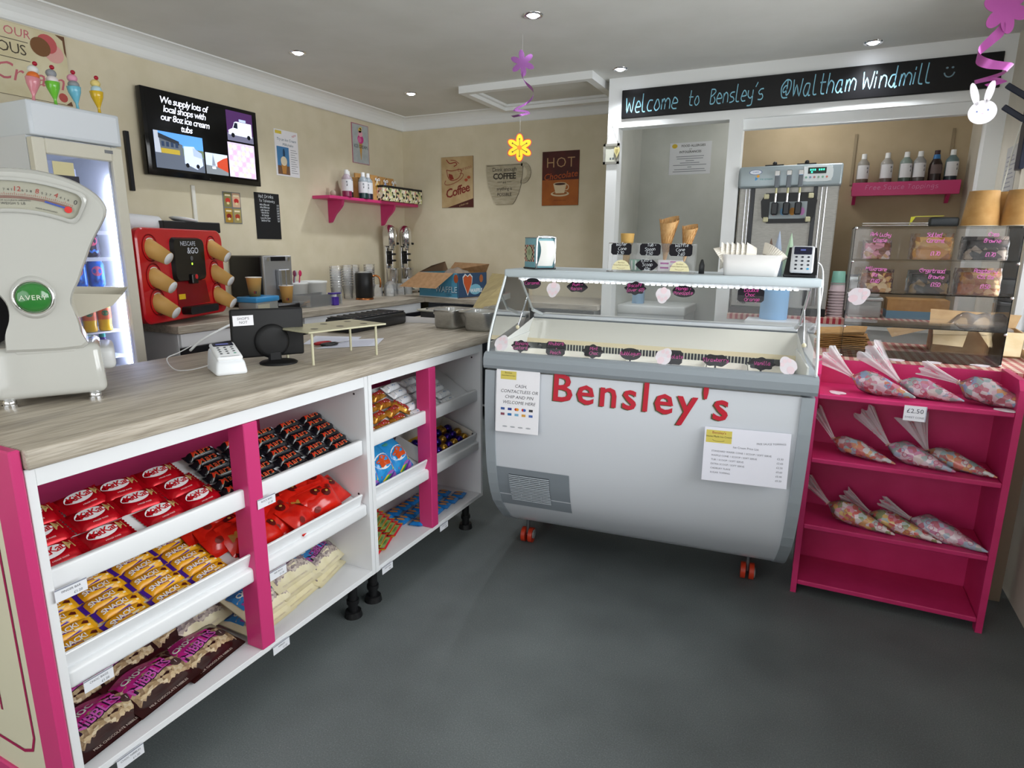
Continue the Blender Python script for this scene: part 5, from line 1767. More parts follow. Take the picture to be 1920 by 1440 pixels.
m.text('HOT', .105, mat('b8946a', .6), (.0, .112), z=z, spacing=1.1, bold=-.01).text('Chocolate', .066, mat('b0501c', .6), (.0, .02), R(5), z, shear=.25, bold=.01)
m.poly(ell(.075, .020, 20, 0, -.112), mat('d8c4a0', .6), z=z).poly(ell(.06, .013, 20, 0, -.108), mat('a0602c', .6), z=z + .0003)
m.poly([(-.055, -.04), (.055, -.04), (.035, -.108), (-.035, -.108)], mat('e0cca8', .6), z=z + .0006).poly(ell(.055, .012, 18, 0, -.04), mat('d0bc98', .6), z=z + .0008).poly(ell(.045, .008, 16, 0, -.041), mat('3c1a10', .6), z=z + .001)
m.decal(ribbon([(.05 + .02 * math.cos(a), -.065 + .02 * math.sin(a)) for a in [-1.9 + 3.6 * i / 10 for i in range(11)]], .006), mat('e0cca8', .6), z=z + .0006)
m.text('made with love', .016, mat('7a3a14', .6), (0, -.16), z=z)
m.build('printing', t)
# partition post picture and heart
t = thing('hanging_picture', 'small grey framed picture hung on string on the white partition post', 'picture', on_back(-1.262, PY, 1.875))
m = MB()
FG = mat('8f8d84', .6)
for a in ((-.052, .052, .047, .062), (-.052, .052, -.062, -.047), (-.052, -.038, -.062, .062), (.038, .052, -.062, .062)):
    m.box(a[0], a[1], a[2], a[3], .002, .014, FG)
m.build('frame', t)
m = MB().box(-.038, .038, -.047, .047, .002, .006, mat('c9cabc', .6))
for x in (-.005, .012):
    m.box(x - .005, x + .005, -.035, -.022, .006, .007, mat('5a6468', .6))
m.build('picture', t)
MB().tube([(-.045, .062, .008), (0, .17, .004), (.045, .062, .008)], .0012, mat('6a6458', .7), 6).build('string', t)
hs = [(0, -.05), (.018, -.012), (.018, .008), (.009, .014), (0, .006), (-.009, .014), (-.018, .008), (-.018, -.012)]
o = MB().prism(hs[::-1], .006, mat('cfc48c', .6), z=.016).prism([(x * .5, y * .5 - .004) for x, y in hs][::-1], .002, mat('a89a60', .6), z=.022).tube([(0, .01, .019), (0, .05, .016)], .001, mat('6a6458', .7), 6).build('heart_ornament', None, on_back(-1.222, PY, 1.90))
tag(o, 'cream wooden heart hanging over the corner of the small framed picture', 'ornament')
# back room
t, z = board('notice', 'white food allergies notice seen through the left hatch opening', 'notice', on_back(-.925, 4.9, 1.935), .30, .225, mat('dfe0e2', .8), th=.002)
m = MB().poly(ell(.02, .016, 12, -.115, .09), mat('d8b83a', .6), z=z).text('FOOD ALLERGIES', .022, mat('4a4c48', .7), (.02, .088), z=z, bold=.02).text('and', .014, mat('4a4c48', .7), (.0, .066), z=z).text('INTOLERANCES', .022, mat('4a4c48', .7), (.0, .046), z=z, bold=.02)
for i, w_ in enumerate((.10, .095, .03, .07, .12, .015, .11, .12)):
    m.poly(rect(-w_, w_, .012 - .015 * i, .017 - .015 * i), mat('8f9298', .7), z=z)
m.build('printing', t)
t = thing('wall_shelf', 'pink back-room shelf with chalk lettering and sauce bottles', 'shelf', TR(.443, 4.9, 1.63))
MB().box(-.292, .292, -.15, 0, .04, .06, PINK).build('shelf_board', t)
m = MB().box(-.292, .292, -.165, -.15, -.005, .078, PINK, .002)
m.hand('Free Sauce Toppings', .026, mat('e8a0c8', .8), (-.02, .045), M=frame((0, -.1658, 0), (1, 0, 0), (0, 0, 1)), wd=.08, spacing=1.15)
m.build('front_board', t)
for x in (-.28, .24):
    MB().prism([(-.0, 0), (-.12, 0), (-.02, -.09), (0, -.09)], .02, PINK, frame((x, 0, .04), (0, 1, 0), (0, 0, 1))).build('bracket', t)
for i, (x, liq, up, wh) in enumerate(((.203, '6a5a50', '9a9690', 'first'), (.335, '6a5a54', 'a8a4a0', 'second'), (.440, '4a5a50', '8a9a94', 'third'), (.513, '5a5450', 'a0a0a0', 'fourth'), (.683, '26303a', '6a8084', 'last, with pale blue-grey body,'))):
    sauce(TR(x, 4.80, 1.6905), 'sauce bottle, %s from left on the back-room pink shelf' % wh if i < 4 else 'sauce bottle with pale blue-grey body, rightmost on the back-room shelf', liq, up, 'sauce bottles on the back-room shelf', .20)
t = thing('sauce_bottle', 'dark chocolate sauce bottle with blue neck on the back-room shelf', 'bottle', TR(.60, 4.80, 1.6905))
MB().lathe([(.0001, 0), (.034, .002), (.036, .02), (.034, .05), (.037, .09), (.034, .12), (.02, .15)], mat('2a1a18', .3), 22).build('bottle_body', t)
MB().lathe([(.021, .145), (.017, .175)], mat('3a7ab8', .4), 18).build('neck_label', t)
MB().cyl((0, 0, .172), (0, 0, .2), .015, mat('3a1a24', .4)).build('cap', t)
MB().lathe([(.0365, .06), (.0375, .09), (.0352, .115)], mat('6a5a58', .5), 22, a0=-2.4, a1=-.4).build('wrap_label', t)
for x in (.145, .683):
    o = MB().box(-.008, .008, -.16, .16, 0, .008, mat('9a8a70', .4, .4)).build('shelf_rail', None, on_back(x, 4.9, 1.87))
    for i in range(9):
        pass
    tag(o, 'slotted metal shelf rail on the tan wall, %s end of the pink shelf' % ('left' if x < .4 else 'right'), 'rail')
# wash basin unit in the left opening
t = thing('sink_unit', 'white wash basin unit in the back room seen through the freezer glass', 'sink', TR(-1.29, 4.45, 0))
MB().box(0, .48, 0, .42, .10, .82, LAM).box(.0, .48, -.004, 0, .12, .78, mat('7c848c', .5)).build('cabinet', t)
MB().box(-.003, .49, -.02, .43, .82, .885, mat('e9ebea', .3), .012, seg=2).build('basin', t)
MB().tube(smooth([(.24, .38, .885), (.24, .38, 1.03), (.24, .33, 1.06), (.24, .28, 1.03)], 4), .010, CHROME, 10).build('tap', t)
o = MB().grid(lambda u, v: (.085 * u, .012 * math.sin(9 * u + 3 * v), .12 * v), 8, 8, mat('8cb4d4', .8)).box(0, .085, .012, .04, 0, .115, mat('8cb4d4', .8), .006).build('cloth', None, TR(-1.215, 4.55, .886))
tag(o, 'pale blue cloth on the white wash basin', 'cloth')
# ================================================================ ICE CREAM FREEZER
FW_ = 1.10
RO = R(.7)
FZ = TR(-1.07, 1.975, 0, R(6.5)) @ Matrix.Translation((.55, 0, 0)) @ Matrix.Rotation(RO, 4, 'Y') @ Matrix.Translation((-.55, 0, 0))
t = thing('ice_cream_freezer', 'white and grey ice cream display freezer with curved glass in the middle of the shop', 'freezer', FZ)
GRY = mat('8f979d', .4)
GRY2 = mat('9aa2a8', .35)
FWH = mat('d4d8de', .3)
PR = [(.84, 0), (.72, -.004), (.60, .004), (.48, .02), (.38, .048), (.29, .095), (.20, .185), (.16, .235), (.125, .30)]


def front_d(z):
    for (za, da), (zb, db) in zip(PR, PR[1:]):
        if zb <= z <= za:
            return da + (db - da) * (za - z) / (za - zb)
    return 0
prof = smooth([(d, z) for z, d in PR], 2)
# front skin
m = MB()
V = [(s, d, z) for s in (.035, FW_ - .035) for d, z in prof]
n = len(prof)
m.add(V, [(i, i + 1, n + i + 1, n + i) for i in range(n - 1)], FWH, True)
m.build('front_panel', t)
# side cheeks: grey, slightly proud
for s0, s1 in ((-.002, .036), (FW_ - .036, FW_ + .002)):
    P = [(d - .006, z) for d, z in prof] + [(.66, .125), (.66, .84)]
    m = MB().prism(P, s1 - s0, GRY2, frame((s0, 0, 0), (0, 1, 0), (0, 0, 1)))
    m.build('side_cheek', t)
m = MB().box(.03, FW_ - .03, .30, .66, .125, .6, GRY).box(.03, FW_ - .03, .60, .66, .5, .99, mat('e2e4e0', .4))
m.build('body', t)
# rounded grey top band
m = MB()
b = [(-.012, .848), (-.018, .86), (-.018, .885), (-.010, .900), (.004, .906), (.03, .906), (.03, .848)]
m.prism(b, FW_ + .012, GRY, frame((-.006, 0, 0), (0, 1, 0), (0, 0, 1)))
m.box(-.006, .022, .03, .64, .848, .906, GRY).box(FW_ - .022, FW_ + .006, .03, .64, .848, .906, GRY)
m.build('top_band', t)
# tub well
INN = mat('e4e6e2', .4)
m = MB().box(.022, FW_ - .022, .03, .036, .6, .90, INN).box(.022, .028, .03, .55, .6, .93, INN).box(FW_ - .028, FW_ - .022, .03, .55, .6, .93, INN).box(.02, FW_ - .02, .03, .55, .598, .602, INN)
m.add([(.022, .40, .905), (FW_ - .022, .40, .905), (FW_ - .022, .505, .985), (.022, .505, .985)], [(0, 1, 2, 3)], mat('dad8cc', .4))
m.add([(.022, .392, .890), (FW_ - .022, .392, .890), (FW_ - .022, .40, .907), (.022, .40, .907)], [(0, 1, 2, 3)], mat('d6c9a6', .4))
for s_ in (.022, FW_ - .022):
    m.add([(s_, .395, .88), (s_, .03, .88), (s_, .05, .925), (s_, .30, .955), (s_, .505, .985)], [(0, 1, 2, 3, 4)], INN)
m.build('inner_liner', t)
m = MB().box(.16, FW_ - .1, .398, .402, .74, .892, mat('3a4250', .5))
for i in range(66):
    s_ = .163 + i * .0124
    m.box(s_, s_ + .0042, .390, .397, .74, .891, mat('cfd0c0', .4))
m.build('air_grille', t)
m = MB().box(.022, FW_ - .022, .495, .545, .985, 1.0, mat('c9ced2', .3), .005, seg=2).box(.022, FW_ - .022, .498, .54, .975, .986, mat('4a5258', .4))
m.build('rear_rail', t)
MB().box(.05, FW_ - .05, .47, .66, 1.195, 1.1955, mat('c4cdd2', .35)).box(-.004, FW_ + .006, .185, .47, 1.168, 1.198, mat('bfcacf', .35), .006, seg=2).build('roof_panel', t)
# glass
gp = smooth([(.006, .906), (.016, .95), (.046, 1.0), (.086, 1.055), (.128, 1.105), (.160, 1.142), (.182, 1.172)], 3)
n = len(gp)
V = [(s, d, z) for s in (.004, FW_ - .004) for d, z in gp]
MB().add(V, [(i, i + 1, n + i + 1, n + i) for i in range(n - 1)], GL, True).build('front_glass', t)
for s_ in (.004, FW_ - .004):
    P = [(s_, d, z) for d, z in gp] + [(s_, .46, 1.17), (s_, .50, 1.0), (s_, .50, .906)]
    MB().add(P, [tuple(range(len(P)))], GL).build('side_glass', t)
    MB().tube([(s_, d - .002, z) for d, z in gp], .0045, mat('dfe6e8', .3), 8).tube([(s_ + .002, d + .004, z) for d, z in gp], .0025, mat('2c3438', .3), 6).build('glass_edge', t)
MB().add([(.02, .50, 1.0), (FW_ - .02, .50, 1.0), (FW_ - .02, .455, 1.17), (.02, .455, 1.17)], [(0, 1, 2, 3)], glass('fafcfc', 0, 'rearglass', .10)).build('rear_glass', t)
# struts of the lifting glass, at both ends
for s_ in (.06, FW_ - .03):
    m = MB().cyl((s_, .20, 1.16), (s_, .36, 1.03), .005, mat('c9d0d4', .2, .7), n=8).cyl((s_, .30, 1.10), (s_, .17, .98), .003, CHROME, n=8).sphere((s_, .17, .98), .008, mat('d8d0b0', .4), 10).cyl((s_, .36, 1.03), (s_, .49, 1.0), .007, mat('c9d0d4', .3), n=8)
    m.build('strut', t)
m = MB().box(.05, FW_ - .03, .200, .212, 1.160, 1.168, WHITE)
for i in range(48):
    s_ = .06 + i * .0205
    m.box(s_, s_ + .012, .199, .2125, 1.157, 1.161, mat('f2f6ff', .3, emit=14))
m.build('led_strip', t)
# grille low left
m = MB()
def fpt(s, z, o=0):
    return (s, front_d(z) - o, z)
zs = [.462 - .182 * i / 8 for i in range(9)]
V = [fpt(s, z, .004) for s in (.034, .322) for z in zs]
m.add(V, [(i, i + 1, 9 + i + 1, 9 + i) for i in range(8)], mat('868e95', .45), True)
gpl = m.build('grille_plate', t)
m = MB()
V = [fpt(s, .435 - .125 * i / 6, .0055) for s in (.085, .245) for i in range(7)]
m.add(V, [(i, i + 1, 7 + i + 1, 7 + i) for i in range(6)], mat('2e343a', .6), True)
for i in range(15):
    z = .432 - .0083 * i
    m.add([fpt(.085, z, .006), fpt(.245, z, .006), fpt(.245, z - .004, .009), fpt(.085, z - .004, .009)], [(0, 1, 2, 3)], mat('9aa2a8', .4))
for s_ in (.125, .165, .205):
    m.add([fpt(s_, .435, .0095), fpt(s_ + .003, .435, .0095), fpt(s_ + .003, .31, .0095), fpt(s_, .31, .0095)], [(0, 1, 2, 3)], mat('9aa2a8', .4))
m.build('vent_grille', gpl)
for s_, d_ in ((.065, .36), (FW_ - .115, .36), (.09, .60), (FW_ - .1, .60)):
    m = MB()
    zc = .033 + math.sin(RO) * (s_ - .55)
    for k in (-.016, .016):
        m.cyl((s_ + k - .009, d_, zc), (s_ + k + .009, d_, zc), .033, mat('c2391e', .4), n=20)
    m.cyl((s_, d_, zc), (s_, d_, .14), .008, mat('8a8e92', .3, .8), n=8).cyl((s_ + .026, d_, .033), (s_ + .03, d_, .033), .02, mat('9a9c9e', .4), n=16)
    m.build('castor', t)
# shop name lettering on the front panel
m = MB()
FN = frame((0, 0, 0), (1, 0, 0), (0, 0, 1))
def fz(dx):
    return lambda x, y: -front_d(max(.11, min(.84, y))) + dx
v, f_ = text2d("Bensley's", .142, bold=.012, spacing=1.155)
m.decal((v, f_), mat('5c5a34', .5), (.548, .785), R(-1.0), .002, fz(0), FN)
m.decal((v, f_), mat('c0142e', .45), (.553, .788), R(-1.0), .0035, fz(0), FN)
m.build('shop_lettering', t)

# notices stuck on the front
def onfront(s, z, o=.0035, rot=0):
    return FZ @ frame((s, front_d(z) - o - .002, z), (1, 0, 0), (0, .06, 1)) @ TR(0, 0, 0, R(rot))
t2, z = board('notice', 'white payment notice stuck at the left of the freezer front', 'notice', onfront(.128, .738, .010, .5), .165, .243, PAPER, th=.0015)
m = MB().poly(rect(-.066, -.006, .075, .105), mat('d9c860', .6), z=z).text('Bensleys', .008, mat('6a5a2a', .7), (-.036, .099), z=z + .0004).text('Home Made Ice Cream', .0055, mat('4a4430', .7), (-.036, .089), z=z + .0004)
for i, s_ in enumerate(('CASH,', 'CONTACTLESS OR', 'CHIP AND PIN', 'WELCOME HERE')):
    m.text(s_, .0165, mat('34343c', .7), (.012 if i == 0 else .006, .052 - .0205 * i), z=z, shear=.2, spacing=1.02)
for i, c_ in enumerate(('3a5a9a', '2a3a8a', 'd8641c', '3a50b0', '3a3a40', '8a4a5a', '2a70b0', '7ab0d0', 'd8a040', '4a6ab0')):
    x, y = -.055 + .027 * (i % 5), -.034 - .02 * (i // 5)
    if i in (2, 3):
        m.poly(ell(.0055, .0055, 12, x - .003, y), mat('c8281c', .5), z=z).poly(ell(.0055, .0055, 12, x + .003, y), mat('e89a20' if i == 2 else '3060b8', .5), z=z + .0003)
    else:
        m.poly(rect(x - .0075, x + .0075, y - .0045, y + .0045), mat(c_, .6), z=z)
for i in range(4):
    m.poly(ell(.010, .003, 10, -.045 + .03 * i, -.1), mat('b0b2b8', .6), z=z)
m.build('printing', t2)
t2, z = board('notice', 'white price list sheet stuck crookedly at the right of the freezer front', 'notice', onfront(.916, .628, .022, 1.0), .262, .182, mat('eaeaf4', .8), th=.0015)
m = MB().poly(rect(-.125, -.045, .04, .082), mat('d9c860', .6), z=z).text("Bensley's", .012, mat('b0503a', .7), (-.085, .074), z=z + .0004).text('Home Made Ice Cream', .0085, mat('4a4430', .7), (-.085, .061), z=z + .0004)
m.decal(ribbon([(-.085 + .02 * math.cos(R(a)), .052 + .007 * math.sin(R(a))) for a in range(190, 352, 18)], .001), mat('4a4430', .7), z=z + .0004)
TX = mat('5a5a66', .7)
m.text('FREE SAUCE TOPPINGS', .0085, TX, (.075, .052), R(5), z).text('Ice Cream Price List', .0095, TX, (.0, .03), z=z)
for i, (a_, b_) in enumerate((('STANDARD WAFER CONE 1 SCOOP / SOFT SERVE', '£2.30'), ('WAFFLE CONE 1 SCOOP / SOFT SERVE', '£2.60'), ('TUB 1 SCOOP / SOFT SERVE', '£2.50'), ('EXTRA SCOOP / SOFT SERVE', '£0.60'), ('CADBURY FLAKE', '£0.40'), ('SUGAR TOPPING', '£0.20'))):
    m.text(a_, .0082, TX, (-.105, .012 - .0145 * i), z=z, align='LEFT').text(b_, .0085, TX, (.105, .006 - .0145 * i), z=z)
m.build('printing', t2)

# tubs of ice cream
tub0 = None
for i, (fl, c_) in enumerate((('banana custard', 'e8dcae'), ('pale peach', 'e4c8b0'), ('mint green', 'c4d8c0'), ('blue bubblegum', '8cb4d8'), ('chocolate brown', '6a4630'), ('berry pink', 'd88a9c'), ('vanilla cream', 'f0e6c8'))):
    s_ = .105 + i * .1435
    tt = thing('ice_cream_tub', 'white tub of %s ice cream in the freezer, %s from left' % (fl, ORD[i]), 'ice cream tub', FZ @ TR(s_ + .012, .205, .742), 'ice cream tubs in the freezer')
    m = MB()
    a, b_ = rrect(-.066, .066, -.16, .16, .025, 4), rrect(-.070, .070, -.168, .168, .028, 4)
    n = len(a)
    m.add([(x * .93, y * .93, 0) for x, y in a] + [(x, y, .112) for x, y in a] + [(x, y, .116) for x, y in b_] + [(x, y, .126) for x, y in b_] + [(x * .96, y * .97, .126) for x, y in b_] + [(x * .94, y * .96, .07) for x, y in a],
          [(k * n + i_, k * n + (i_ + 1) % n, (k + 1) * n + (i_ + 1) % n, (k + 1) * n + i_) for k in range(5) for i_ in range(n)] + [tuple(range(n))[::-1]], mat('ece8da', .4), True)
    m.build('tub_body', tt)
    MB().grid(lambda u, v: ((u - .5) * .122, (v - .5) * .30, .078 + .016 * math.sin(9 * u + i) * math.sin(11 * v + 2 * i) - .02 * (abs(v - .5) * 2) ** 3), 12, 20, noisy(c_, c_, 60, .6, bmp=.4, key='ice' + c_)).build('ice_cream', tt)

# chalk labels
def label_shape(kind, w_, h_):
    if kind == 'oval':
        return ell(w_, h_, 24)
    if kind == 'plaque':
        r_ = .32 * h_
        return [(-w_, -h_ + r_), (-w_ + r_, -h_), (w_ - r_, -h_), (w_, -h_ + r_), (w_, h_ - r_), (w_ - r_, h_), (-w_ + r_, h_), (-w_, h_ - r_)]
    if kind == 'scallop':
        return [(w_ * math.cos(a) * (1 + .09 * math.cos(8 * a)), h_ * math.sin(a) * (1 + .09 * math.cos(8 * a))) for a in [2 * PI * i / 48 for i in range(48)]]
    if kind == 'bracket':
        return [(w_ * math.cos(a) * (1 + .10 * math.cos(4 * a)), h_ * math.sin(a) * (1 - .16 * math.cos(4 * a))) for a in [2 * PI * i / 48 for i in range(48)]]
    return rrect(-w_, w_, -h_, h_, .006, 3)
LB = mat('0c0812', .8)
def chalk_label(M, kind, w_, h_, lines, label, ink=CPINK, stick=0, sz=.011, group='black flavour labels in the freezer'):
    t = thing('flavour_label', label, 'label', M, group)
    m = MB().prism(label_shape(kind, w_, h_), .002, LB, z=0)
    m.build('plaque', t)
    m = MB()
    for i, s_ in enumerate(lines):
        m.hand(s_, sz, ink, (random.uniform(-.004, .004), ((len(lines) - 1) / 2 - i) * sz * 1.45 + .001), R(3), .0026, .095, seed=i, spacing=.95)
    m.build('chalk_lettering', t)
    if stick:
        MB().box(-.003, .003, -h_ - stick, -h_ * .8, -.001, .001, BLACK).build('stick', t)
def gat(z):
    for (da, za), (db, zb) in zip(gp, gp[1:]):
        if za <= z <= zb:
            return da + (db - da) * (z - za) / (zb - za)
    return .19
for s_, z, kd, w_, h_, ln, wh in ((.117, 1.148, 'oval', .033, .021, ('Caramel',), 'one line of pink writing, leftmost at the top of the freezer glass'), (.291, 1.142, 'bracket', .036, .020, ('Rum +', 'Raisin'), 'two lines starting with R, second at the top of the freezer glass'),
                                  (.502, 1.146, 'scallop', .036, .023, ('Biscoff', '(over 60)'), 'writing in brackets, in the middle at the top of the freezer glass'), (.669, 1.142, 'oval', .038, .021, ('Mango +', 'Pineapple'), 'a fruit pair, fourth at the top of the freezer glass'),
                                  (.888, 1.138, 'plaque', .042, .023, ('Double', 'Choc', 'Orange'), 'three lines of writing, rightmost at the top of the freezer glass')):
    chalk_label(FZ @ frame((s_, gat(z) - .006 + .008, z), (1, 0, 0), (0, .35, 1)), kd, w_, h_, ln, 'black label with ' + wh)
for s_, kd, w_, h_, ln, wh in ((.116, 'scallop', .034, .020, ('Banana', 'Custard'), 'scalloped, leftmost in the row above the tubs'), (.248, 'plaque', .035, .025, ('Rhubarb', '+', 'Peach'), 'with cut corners, second in the row above the tubs'),
                               (.384, 'scallop', .036, .023, ('Mint', 'Choc'), 'scalloped, third in the row above the tubs'), (.516, 'oval', .036, .021, ('Bubblegum',), 'plain oval, fourth in the row above the tubs'),
                               (.654, 'plaque', .036, .024, ('Chocolate',), 'half hidden by a white paper paw, in the row above the tubs'), (.797, 'bracket', .040, .021, ('Strawberry',), 'second from right in the row above the tubs'), (.938, 'scallop', .040, .020, ('Vanilla',), 'rightmost in the row above the tubs')):
    chalk_label(FZ @ frame((s_, .047, .928), (1, 0, 0), (0, .15, 1)), kd, w_, h_, ln, 'black flavour label ' + wh, stick=.02)
# white paper paws
def paw():
    P = []
    for i in range(64):
        a = 2 * PI * i / 64          # 0 = up
        r_ = .026 + .012 * math.cos(a) ** 3
        if math.cos(a) > -.2:
            r_ += .0045 * abs(math.cos(2.5 * a)) - .002
        P.append((r_ * math.sin(a) * .92, r_ * math.cos(a)))
    return P[::-1]
pw = None
PAW = mat('e4dde2', .8)
def place_paw(M, label):
    global pw
    if pw is None:
        m = MB().prism(paw(), .0015, PAW)
        for x, y, r_ in ((-.012, .02, .006), (.0, .026, .006), (.012, .02, .006), (0, -.008, .011)):
            m.poly(ell(r_, r_ * 1.2, 12, x, y), mat('e8d2d8', .8), z=.002)
        pw = m.build('paper_paw', None, M)
        o = pw
    else:
        o = dup(pw, M)
    tag(o, label, 'decoration', 'white paper paws')
place_paw(FZ @ frame((.047, .020, .930), (1, 0, 0), (0, .3, 1)) @ TR(0, 0, 0, R(-25)), 'white paper paw in the lower left corner of the freezer glass')
place_paw(FZ @ frame((.626, .024, .925), (1, 0, 0), (0, .2, 1)) @ TR(0, 0, 0, R(-35)), 'white paper paw overlapping a black label above the middle tubs')
place_paw(FZ @ frame((1.02, .022, .925), (1, 0, 0), (0, .2, 1)) @ TR(0, 0, 0, R(35)), 'white paper paw in the lower right corner of the freezer glass')
place_paw(FZ @ frame((.202, gat(1.135) + .004, 1.138), (1, 0, 0), (0, .5, 1)) @ TR(0, 0, 0, R(180)), 'white paper paw hanging at the top left of the freezer glass')
place_paw(FZ @ frame((.602, gat(1.13) + .004, 1.135), (1, 0, 0), (0, .5, 1)) @ TR(0, 0, 0, R(175)), 'white paper paw hanging at the top middle of the freezer glass')

# ---------------------------------------------------------------- on the freezer roof
RZ = 1.1985
# napkin dispenser
t = thing('napkin_dispenser', 'retro blue napkin dispenser with chequered oval on the freezer roof', 'napkin dispenser', FZ @ TR(.105, .30, RZ, R(45)))
DB = mat('78aab4', .35)
MB().box(-.045, .045, -.04, .05, .002, .118, DB, .004, seg=2).box(-.048, .048, -.044, .054, 0, .006, BLACK, .002).build('body', t)
Fl = frame((-.0456, .005, .06), (0, -1, 0), (0, 0, 1))
m = MB().poly(rect(-.04, .04, -.032, .032), mat('d8c8b0', .5), Fl, .0004)
for i in range(10):
    for j in range(8):
        if (i + j) % 2:
            m.poly(rect(-.04 + .008 * i, -.032 + .008 * i, -.032 + .008 * j, -.024 + .008 * j), mat('8a2420' if (i + j) % 4 == 1 else '2a1a1a', .5), Fl, .0008)
m.poly(ell(.026, .030, 24), mat('2c1c18', .5), Fl, .0012).poly(ell(.0235, .0275, 24), mat('a8b490', .5), Fl, .0016).poly(ell(.012, .012, 16, 0, .004), mat('8a9a78', .5), Fl, .002)
m.build('picture_panel', t)
m = MB()
m.tube(smooth([(-.04, -.043, .005), (-.04, -.045, .105), (-.03, -.046, .122), (.03, -.046, .122), (.04, -.045, .105), (.04, -.043, .005)], 4), .004, CHROME, 8)
m.box(-.046, .046, -.046, .05, .117, .121, CHROME, .002)
m.build('chrome_frame', t)
m = MB().grid(lambda u, v: ((u - .5) * .065 + .004 * math.sin(5 * v), -.045 - .012 * math.sin(PI * u) - .018 * v * (1 - v) * 3, .108 - .095 * v), 10, 8, mat('ecebe6', .8))
m.build('napkins', t)
# acrylic cone display
CDM = FZ @ TR(.537, .30, RZ)
t = thing('cone_display', 'clear acrylic display stand for cones on the freezer roof', 'stand', CDM)
MB().box(-.155, .155, -.045, -.042, 0, .105, ACR).box(-.155, .155, .042, .045, 0, .105, ACR).box(-.155, .155, -.045, .045, .102, .105, ACR).box(-.155, .155, -.07, .07, 0, .004, ACR).build('stand_body', t)
WAF = noisy('b58a54', 'c9a06c', 60, .7, bmp=.5, key='waffle')
WAF2 = noisy('c49a54', 'd2aa62', 40, .65, key='wafer')
o = MB().lathe([(.0001, .0), (.012, .0), (.014, .07), (.022, .075), (.0255, .112), (.026, .114), (.024, .112), (.02, .085), (.0001, .08)], WAF2, 24).build('wafer_cone', None, CDM @ TR(-.095, .0, .026))
tag(o, 'flat-bottomed wafer cup cone standing in the acrylic display, left', 'cone')
def wcone(L, r_, M, label):
    m = MB()
    def f(u, v):
        a = 2 * PI * 1.15 * u
        rr = .002 + (r_ - .002) * v + .0015 * u
        return (rr * math.cos(a), rr * math.sin(a), L * v * (1 + .10 * math.sin(a * .87 + 1) * v))
    m.grid(f, 36, 10, WAF)
    n_ = 14
    for k in range(n_):
        for dr in (1, -1):
            a0_ = 2 * PI * k / n_
            m.tube([((.003 + (r_ - .001) * v) * math.cos(a0_ + dr * 1.6 * v), (.003 + (r_ - .001) * v) * math.sin(a0_ + dr * 1.6 * v), L * v) for v in [.25 + .75 * i / 8 for i in range(9)]], .0009, mat('a5743c', .7), 5)
    o = m.build('waffle_cone', None, M)
    tag(o, label, 'cone', 'waffle cones in the acrylic display')
wcone(.155, .033, CDM @ TR(.045, 0, .036, 0, 0, R(3)), 'large waffle cone standing in the acrylic display')
wcone(.125, .026, CDM @ TR(.115, 0, .042, 0, 0, R(6)), 'smaller waffle cone at the right of the acrylic display')
for x, z, kd, w_, h_, ln, wh in ((-.108, .083, 'plaque', .037, .021, ('Wafer', 'Cone', '2.30'), 'left'), (-.003, .083, 'plaque', .037, .021, ('Tub +', 'Spoon', '2.50'), 'middle'), (.105, .083, 'plaque', .040, .021, ('Waffle', 'Cone', '2.60'), 'right'), (-.012, .028, 'bracket', .037, .021, ('Extra', 'Scoop', '60p'), 'lower middle')):
    chalk_label(CDM @ frame((x, -.0455, z), (1, 0, 0), (0, 0, 1)), kd, w_, h_, ln, 'black price label with white chalk on the acrylic cone display, ' + wh, CHALK, sz=.0105, group='black price labels on the cone display')
for x, wh in ((-.105, 'left'), (.105, 'right')):
    m = MB().prism([(.034 * math.cos(R(a)), .036 * math.sin(R(a))) for a in range(0, 181, 12)], .0012, mat('e4dcb0', .7))
    m.text('Bensleys', .007, mat('8a7a50', .7), (0, .026), z=.0016).text('Home Made Ice Cream', .006, mat('6a5c3c', .7), (0, .017), z=.0016).decal(ribbon([(.016 * math.cos(R(a)), .010 + .005 * math.sin(R(a))) for a in range(190, 352, 18)], .001), mat('8a7a50', .7), z=.0016)
    tag(m.build('sticker', None, CDM @ frame((x, -.0455, .008), (1, 0, 0), (0, 0, 1))), 'cream half-round sticker low on the acrylic cone display, ' + wh, 'sticker', 'half-round stickers on the cone display')
o = MB().lathe([(.0001, .0), (.022, 0), (.027, .04), (.029, .041), (.026, .04), (.0001, .006)], mat('8ac0a8', .5), 20)
for i in range(10):
    a = 2 * PI * i / 10
    o.box(-.003, .003, -.0272, -.024, .004, .038, mat('e4ece6', .6), M=TR(0, 0, 0, a))
o = o.build('paper_tub', None, CDM @ TR(-.055, 0, .0045))
tag(o, 'small green and white striped paper tub in the acrylic display', 'tub')
o = MB().box(-.045, .045, -.02, .02, 0, .042, mat('ece6ea', .6), .002)
for y_, w_ in ((.030, .03), (.014, .03)):
    o.poly(rect(-.035, -.035 + w_, y_ - .003, y_ + .003), mat('b0389a', .6), frame((0, -.0205, 0), (1, 0, 0), (0, 0, 1)))
    o.poly(rect(.0, .02, y_ + .004, y_ + .008), mat('c864b0', .6), frame((0, -.0205, 0), (1, 0, 0), (0, 0, 1)))
o = o.build('spoon_box', None, CDM @ TR(.068, .005, .0045))
tag(o, 'small white and magenta box inside the acrylic display', 'box')
o = MB().lathe([(.0001, 0), (.010, 0), (.010, .03), (.004, .05), (.0001, .052)], mat('3a3c3e', .4), 14).build('small_bottle', None, FZ @ TR(.715, .33, RZ))
tag(o, 'small dark grey bottle beside the acrylic cone display', 'bottle')
